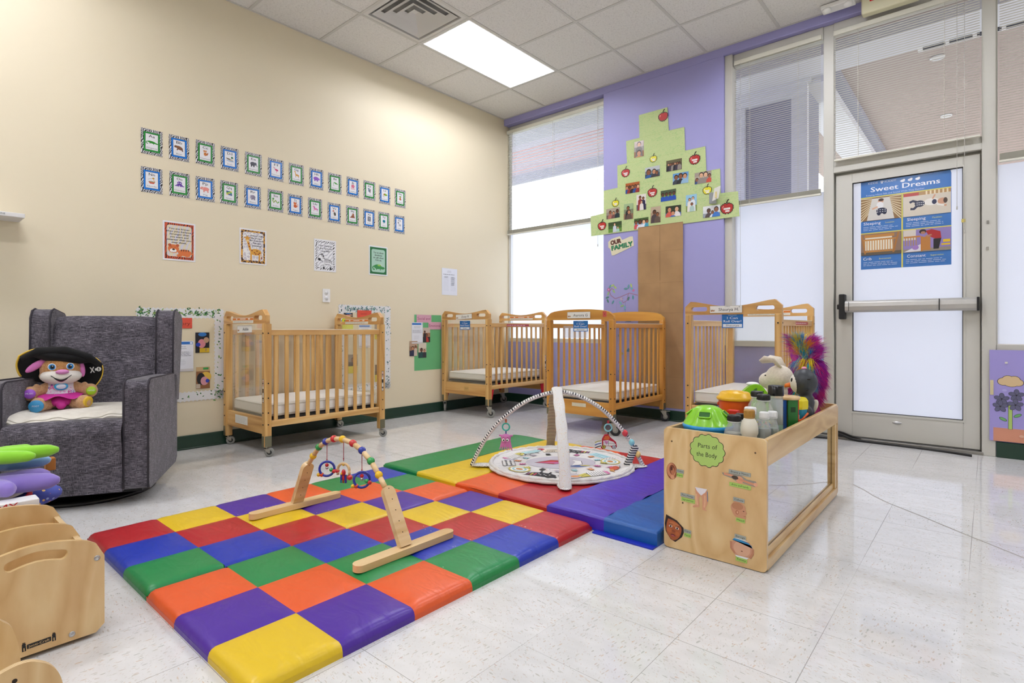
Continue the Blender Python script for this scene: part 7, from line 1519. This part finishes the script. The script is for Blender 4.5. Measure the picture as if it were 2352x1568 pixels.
t = thing('our_family_sign', 'cut out paper sign reading OUR FAMILY below the tree crown', 'sign', mat4=on_back(1.57, 1.72, .002, tilt=.12)); a = Art(dz=.0004); P = [(-.14, .055), (-.1, .078), (.0, .085), (.02, .04), (.11, .055), (.14, .05), (.14, -.045), (.05, -.065), (-.09, -.095), (-.115, -.09), (-.125, -.02), (-.145, .0)]; a.poly([(p[0], p[1]) for p in P], '#dcd6b8')
for dx, dy, c in ((.004, -.003, '#241a16'), (-.004, .003, '#241a16'), (.004, .003, '#241a16'), (-.004, -.003, '#241a16'), (-.002, 0, '#6f3a30'), (.002, 0, '#6f3a30'), (0, .002, '#6f3a30')): a.txt('OUR', -.055 + dx, .035 + dy, .044, c, w=.115)
for dx, dy, c in ((.004, -.003, '#1a241c'), (-.004, .003, '#1a241c'), (.004, .003, '#1a241c'), (-.004, -.003, '#1a241c'), (-.002, 0, '#1f8a5a'), (.002, 0, '#1f8a5a'), (0, .002, '#1f8a5a')): a.txt('FAMILY', .008 + dx, -.022 + dy, .046, c, w=.235)
a.build('paper', t)
# vine decal and growth chart
t = thing('vine_decal', 'wall decal of curling branch with blue green leaves and growth chart', 'wall decal', mat4=on_back(1.565, 1.1, .0008)); a = Art(dz=.00012); br = '#9c6f86'
a.line([(.2, .10), (.1, .125), (.0, .09), (-.06, .075), (-.11, .11), (-.125, .15), (-.10, .18), (-.075, .165), (-.085, .145)], .007, br); a.line([(.09, .12), (.07, .05), (.03, .03), (.015, .06), (.03, .08)], .006, br); a.line([(.055, .04), (.055, -.6)], .0015, '#4f5a78'); a.line([(-.045, .07), (-.045, -.9)], .0015, '#8f86a8')
for k in range(46): a.line([(-.045, .05 - k * .02), (-.036 if k % 5 else -.028, .05 - k * .02)], .0014, '#8f86a8')
rs = random.Random(4)
for x, y, r in ((-.14, .13, 1.2), (-.15, .09, .3), (-.12, .2, 1.0), (-.09, .21, .4), (-.06, .19, 2.4), (-.075, .15, 2.2), (-.085, .04, 1.0), (.06, .17, .0), (.09, .19, 1.4), (.12, .2, 1.9), (.13, .165, 2.6), (.09, .07, 1.2), (.14, .08, 1.6), (.02, .0, .3), (.0, .03, 2.4), (.05, -.02, 1.5), (-.145, .055, 2.0)): a.el(x, y, .021, .009, rs.choice(['#3f8f9c', '#8fb87a', '#2f7a74', '#a8c46f', '#5fa8b8']), r); a.line([(x - .015 * math.cos(r), y - .015 * math.sin(r)), (x + .015 * math.cos(r), y + .015 * math.sin(r))], .0012, '#c9d08a')
a.el(-.135, .17, .018, .018, '#b56a9c'); a.el(-.135, .17, .009, .009, '#d99ac0'); a.el(.145, .15, .013, .013, '#c070a0'); a.el(.01, .07, .015, .015, '#b3a4b8')
for k in range(9): a.el(.0 + .02 * math.sin(k * 2), -.12 - k * .09, .014, .014, ['#a8a07a', '#b56a8a', '#7a8fae', '#c98a5a'][k % 4]); a.poly([(.06, -.16 - k * .3), (.09, -.12 - k * .3), (.12, -.16 - k * .3)], '#2f72a0') if k < 2 else None
a.v = [(max(-.195, min(.19, v[0])), v[1], v[2]) for v in a.v]; a.build('decal', t)
# flower panel right of the door
t = thing('flower_panel', 'lilac laminated panel with paper cloud and grey flower beside the door jamb', 'wall panel', mat4=frameM((4.36, .043, .112), (1, 0, 0), (0, 0, 1), (0, -1, 0))); MB().box((0, 0, -.002), (1.2, .615, 0), mat('#a096d4', .25)).build('backing', t)
a = Art(dz=.0004, rough=.3); a.rect(.62, .045, 1.2, .09, '#d08f74'); 
for r, c in ((1.06, '#221e1c'), (1, '#d3b78c')):
    for dx, dy, ex, ey in ((-.035, -.002, .028, .024), (-.012, .014, .028, .024), (.02, .012, .028, .024), (.038, -.006, .026, .022), (.005, -.016, .034, .018)): a.el(.105 + dx, .405 + dy, ex * r + (r - 1) * .02, ey * r + (r - 1) * .02, c)
a.rect(.105, .165, .022, .16, '#1e1e1a'); a.rect(.105, .165, .018, .158, '#a8c46a')
for s in (-1, 1): a.el(.105 + s * .036, .15 + (s > 0) * .03, .022, .010, '#20301c', s * .5); a.el(.105 + s * .036, .15 + (s > 0) * .03, .0195, .008, '#6fae6a', s * .5)
for cx, cy in ((.062, .285), (.135, .315), (.055, .235), (.13, .25)):
    for k in range(5): an = k * 1.2566 + .3; a.el(cx + .022 * math.cos(an), cy + .022 * math.sin(an), .019, .0135, '#23232a', an); a.el(cx + .022 * math.cos(an), cy + .022 * math.sin(an), .0175, .012, '#5f5f7c', an)
    a.el(cx, cy, .004, .004, '#1c1c22')
a.rect(.012, .36, .018, .10, '#cfc29a'); a.rect(.085, .53, .014, .012, '#dcd8cc'); a.el(.16, .045, .012, .009, '#d8a890'); a.el(.076, .345, .012, .008, '#a9a2d8'); a.build('artwork', t)
# safe sleep poster on the door glass
t = thing('sweet_dreams_poster', 'large blue Sweet Dreams safe sleep poster on the door glass', 'poster', mat4=frameM((3.882, .1035, 1.674), (1, 0, 0), (0, 0, 1), (0, -1, 0))); a = Art(dz=.00016, rough=.2); w, h = .548, .69; B = '#3a72b8'; Yl = '#d9cd5c'
sheet(a, w, h, '#dfe4ee', .0006); a.poly([(-w / 2, -h / 2), (w / 2, -h / 2), (w / 2, h / 2 - .035), (w / 2 - .006, h / 2 - .012), (w / 2 - .018, h / 2), (-w / 2, h / 2)], B)
a.txt('KIDDIE', -.195, .315, .016, '#cfdcf0', w=.062); a.txt('ACADEMY', -.085, .315, .016, '#cfdcf0', w=.075); a.poly([(-.153, .318), (-.138, .324), (-.123, .318), (-.138, .312)], '#cfdcf0'); a.rect(-.138, .308, .012, .008, '#cfdcf0')
for k in range(3): a.txt('Sweet Dreams', .0 + k * .0012 - .0012, .264, .038, '#e9ecf2', w=.42)
a.txt('Keeping Infants Safe and Sound While They Slumber', -.06, .225, .012, '#b8cce8', w=.36)
for x in (-.01, .035, .08): a.el(x, .302, .014, .009, '#e9ecf2'); a.el(x + .008, .309, .008, .006, '#e9ecf2')
a.scrib(.17, .328, .17, .012, 2, '#8fb0dc', .0012)
a.rect(0, .208, w, .008, Yl); a.rect(-.012, -.07, .009, .55, Yl); a.rect(0, -.068, w, .008, Yl)
lx, rx = -.145, .133; lw, rw = .256, .277
for (cx, cw_, ty, head_, sub) in ((lx, lw, -.0, 'Sleeping', 'Location'), (rx, rw, -.0, 'Sleeping', 'Position'), (lx, lw, -.272, 'Crib', 'Environment'), (rx, rw, -.272, 'Constant', 'Supervision')):
    a.txt(head_, cx - cw_ * .22 + (.0 if len(head_) > 5 else -.03), ty + .006 - (.0), .022, '#e9ecf2', w=.0138 * len(head_)); a.txt(sub, cx + cw_ * .22 - (0 if len(head_) > 5 else .03), ty + .004, .011, '#d9dc6a', w=.0068 * len(sub)); a.scrib(cx, ty - .032, cw_ * .88, .036, 3, '#b8cce8', .0035)
# picture 1: baby in crib from above
a.rect(lx, .115, lw, .174, '#8a6a44')
for k in range(9): a.line([(lx - lw / 2, .2 - k * .022), (lx - .055, .195 - k * .010)], .006, '#d8c8a4'); a.line([(lx + lw / 2 - .001, .2 - k * .022), (lx + .055, .195 - k * .010)], .006, '#d8c8a4')
a.poly([(lx - .09, .03), (lx - .055, .195), (lx + .055, .195), (lx + .085, .03)], '#cfccc6'); a.el(lx, .172, .018, .017, '#c9987c'); a.el(lx + .002, .18, .017, .011, '#4a3428'); a.el(lx - .005, .14, .022, .026, '#e2e2e4'); a.line([(lx - .02, .13), (lx - .055, .115)], .012, '#d6a88c'); a.el(lx + .005, .098, .034, .022, '#1d2340'); a.el(lx - .012, .082, .014, .02, '#1d2340'); a.el(lx + .024, .085, .014, .018, '#1d2340')
for k in range(8): a.el(lx - .02 + (k % 4) * .016, .105 - (k // 4) * .015, .004, .003, '#e2e2e4')
# picture 2: baby lying sideways
a.rect(rx, .115, rw, .174, '#cfc6b6'); a.rect(rx, .19, rw, .026, '#b08a5a'); a.rect(rx - .09, .188, .09, .022, '#b03a34')
for k in range(6): a.rect(rx + .0 + k * .024, .19, .010, .026, '#e0d0ac')
a.el(rx + .03, .12, .045, .026, '#e6e2da'); a.el(rx + .09, .118, .027, .022, '#c9987c'); a.el(rx + .108, .12, .012, .02, '#4a3a30'); a.el(rx - .04, .115, .03, .024, '#1d2340'); a.line([(rx - .055, .128), (rx - .08, .14), (rx - .1, .13)], .017, '#1d2340'); a.line([(rx - .055, .1), (rx - .075, .08), (rx - .095, .083)], .017, '#1d2340'); a.el(rx + .045, .118, .014, .018, '#23284a')
for k in range(8): a.el(rx - .055 + (k % 4) * .012, .122 - (k // 4) * .015, .004, .003, '#e2e2e4')
a.line([(rx + .035, .14), (rx + .05, .17)], .010, '#c9987c'); a.line([(rx + .06, .098), (rx + .1, .085)], .012, '#e6e2da'); a.el(rx + .108, .084, .008, .007, '#c9987c')
# picture 3: a wooden crib
a.rect(lx, -.155, lw, .166, '#8a7060'); a.rect(lx, -.226, lw, .024, '#5f5548'); a.poly([(lx - .10, -.1), (lx + .07, -.1), (lx + .075, -.2), (lx - .10, -.2)], '#e0d8c4'); a.rect(lx - .01, -.092, .19, .022, '#b87f42'); a.rect(lx - .01, -.12, .225, .012, '#b87f42'); a.rect(lx - .01, -.21, .2, .012, '#b87f42')
for k in range(12): a.rect(lx - .105 + k * .0165, -.162, .0058, .09, '#c08a4a')
a.line([(lx + .112, -.075), (lx + .078, -.225)], .012, '#a8713a'); a.line([(lx - .124, -.08), (lx - .1, -.228)], .010, '#a8713a')
# picture 4: woman in red leaning over a crib
a.rect(rx, -.155, rw, .166, '#8c7cb4'); a.rect(rx - .1, -.11, .075, .076, '#cfc6bc'); a.rect(rx, -.226, rw, .024, '#8f8578'); a.poly([(rx - .135, -.235), (rx - .03, -.18), (rx - .03, -.232)], '#d6d2d8'); a.rect(rx - .085, -.125, .1, .012, '#b87838'); a.rect(rx - .028, -.18, .012, .11, '#b87838'); a.rect(rx + .0, -.18, .045, .10, '#b5793c')
for k in range(5): a.rect(rx - .125 + k * .016, -.16, .006, .06, '#a8825c')
a.el(rx - .065, -.205, .02, .017, '#9c78b8'); a.poly([(rx - .005, -.088), (rx + .03, -.08), (rx + .08, -.1), (rx + .085, -.15), (rx + .06, -.155), (rx + .03, -.14), (rx + .01, -.12)], '#a8262c'); a.poly([(rx + .04, -.15), (rx + .085, -.15), (rx + .07, -.225), (rx + .04, -.225)], '#23232a'); a.el(rx - .022, -.092, .021, .017, '#2a1d1a'); a.el(rx - .02, -.1, .014, .01, '#a8745a'); a.line([(rx + .03, -.12), (rx - .005, -.126)], .010, '#b07c60'); a.rect(rx + .115, -.17, .04, .02, '#d9b52a'); a.rect(rx + .11, -.195, .05, .012, '#d9b52a')
a.build('print', t)
# loose door sweep on the floor
mb = MB(); P = [(3.30, .03, .03), (3.44, .035, .045), (3.50, .03, .035), (3.60, .025, .01), (3.85, .02, .005), (4.08, .0, .005), (4.20, -.03, .006), (4.27, -.055, .007)]
mb.tube(smooth_path(P, 5), .011, mat('#131314', .45), 8, sq=(1.0, .5)); mb.M = frameM((0, .06, 0), (1, 0, 0), (0, 0, 1), (0, -1, 0)); mb.prism([(3.35, .024), (3.62, .024), (3.56, .036), (3.50, .058), (3.44, .07), (3.35, .075)], 0, .02, mat('#131314', .45)); mb.M = Matrix(); tag(mb.build('door_sweep', bevel=.002, seg=1), 'loose black rubber door sweep twisting along the threshold', 'door sweep')
for (x, z, c, hgt) in ((4.352, 1.60, '#8f8c84', .02), (4.350, 1.42, '#a39f96', .022)):
    o = MB().box((-.006, -.004, -hgt / 2), (.006, 0, hgt / 2), mat(c, .4, .4)).build('door_contact', loc=(x, .054, z), bevel=.001); tag(o, 'small metal catch on the right door jamb, %s one' % ('upper' if z > 1.5 else 'lower'), 'catch')
o = MB().box((-.01, -.001, -.012), (.012, 0, .012), mat('#d3bf62', .6)).build('tape_piece', loc=(4.222, .0815, 1.63)); tag(o, 'small yellow tape piece on right edge of door glass', 'tape')

o = MB().box((-.125, -.0006, -.055), (.125, .0006, .05), m_glass('cloudy_plastic', '#f4f4f6', .05, .15, .22)).build('plastic_pocket', loc=(1.70, -1.012, .845)); tag(o, 'empty clear plastic pocket taped to the arched honey crib end', 'plastic pocket')
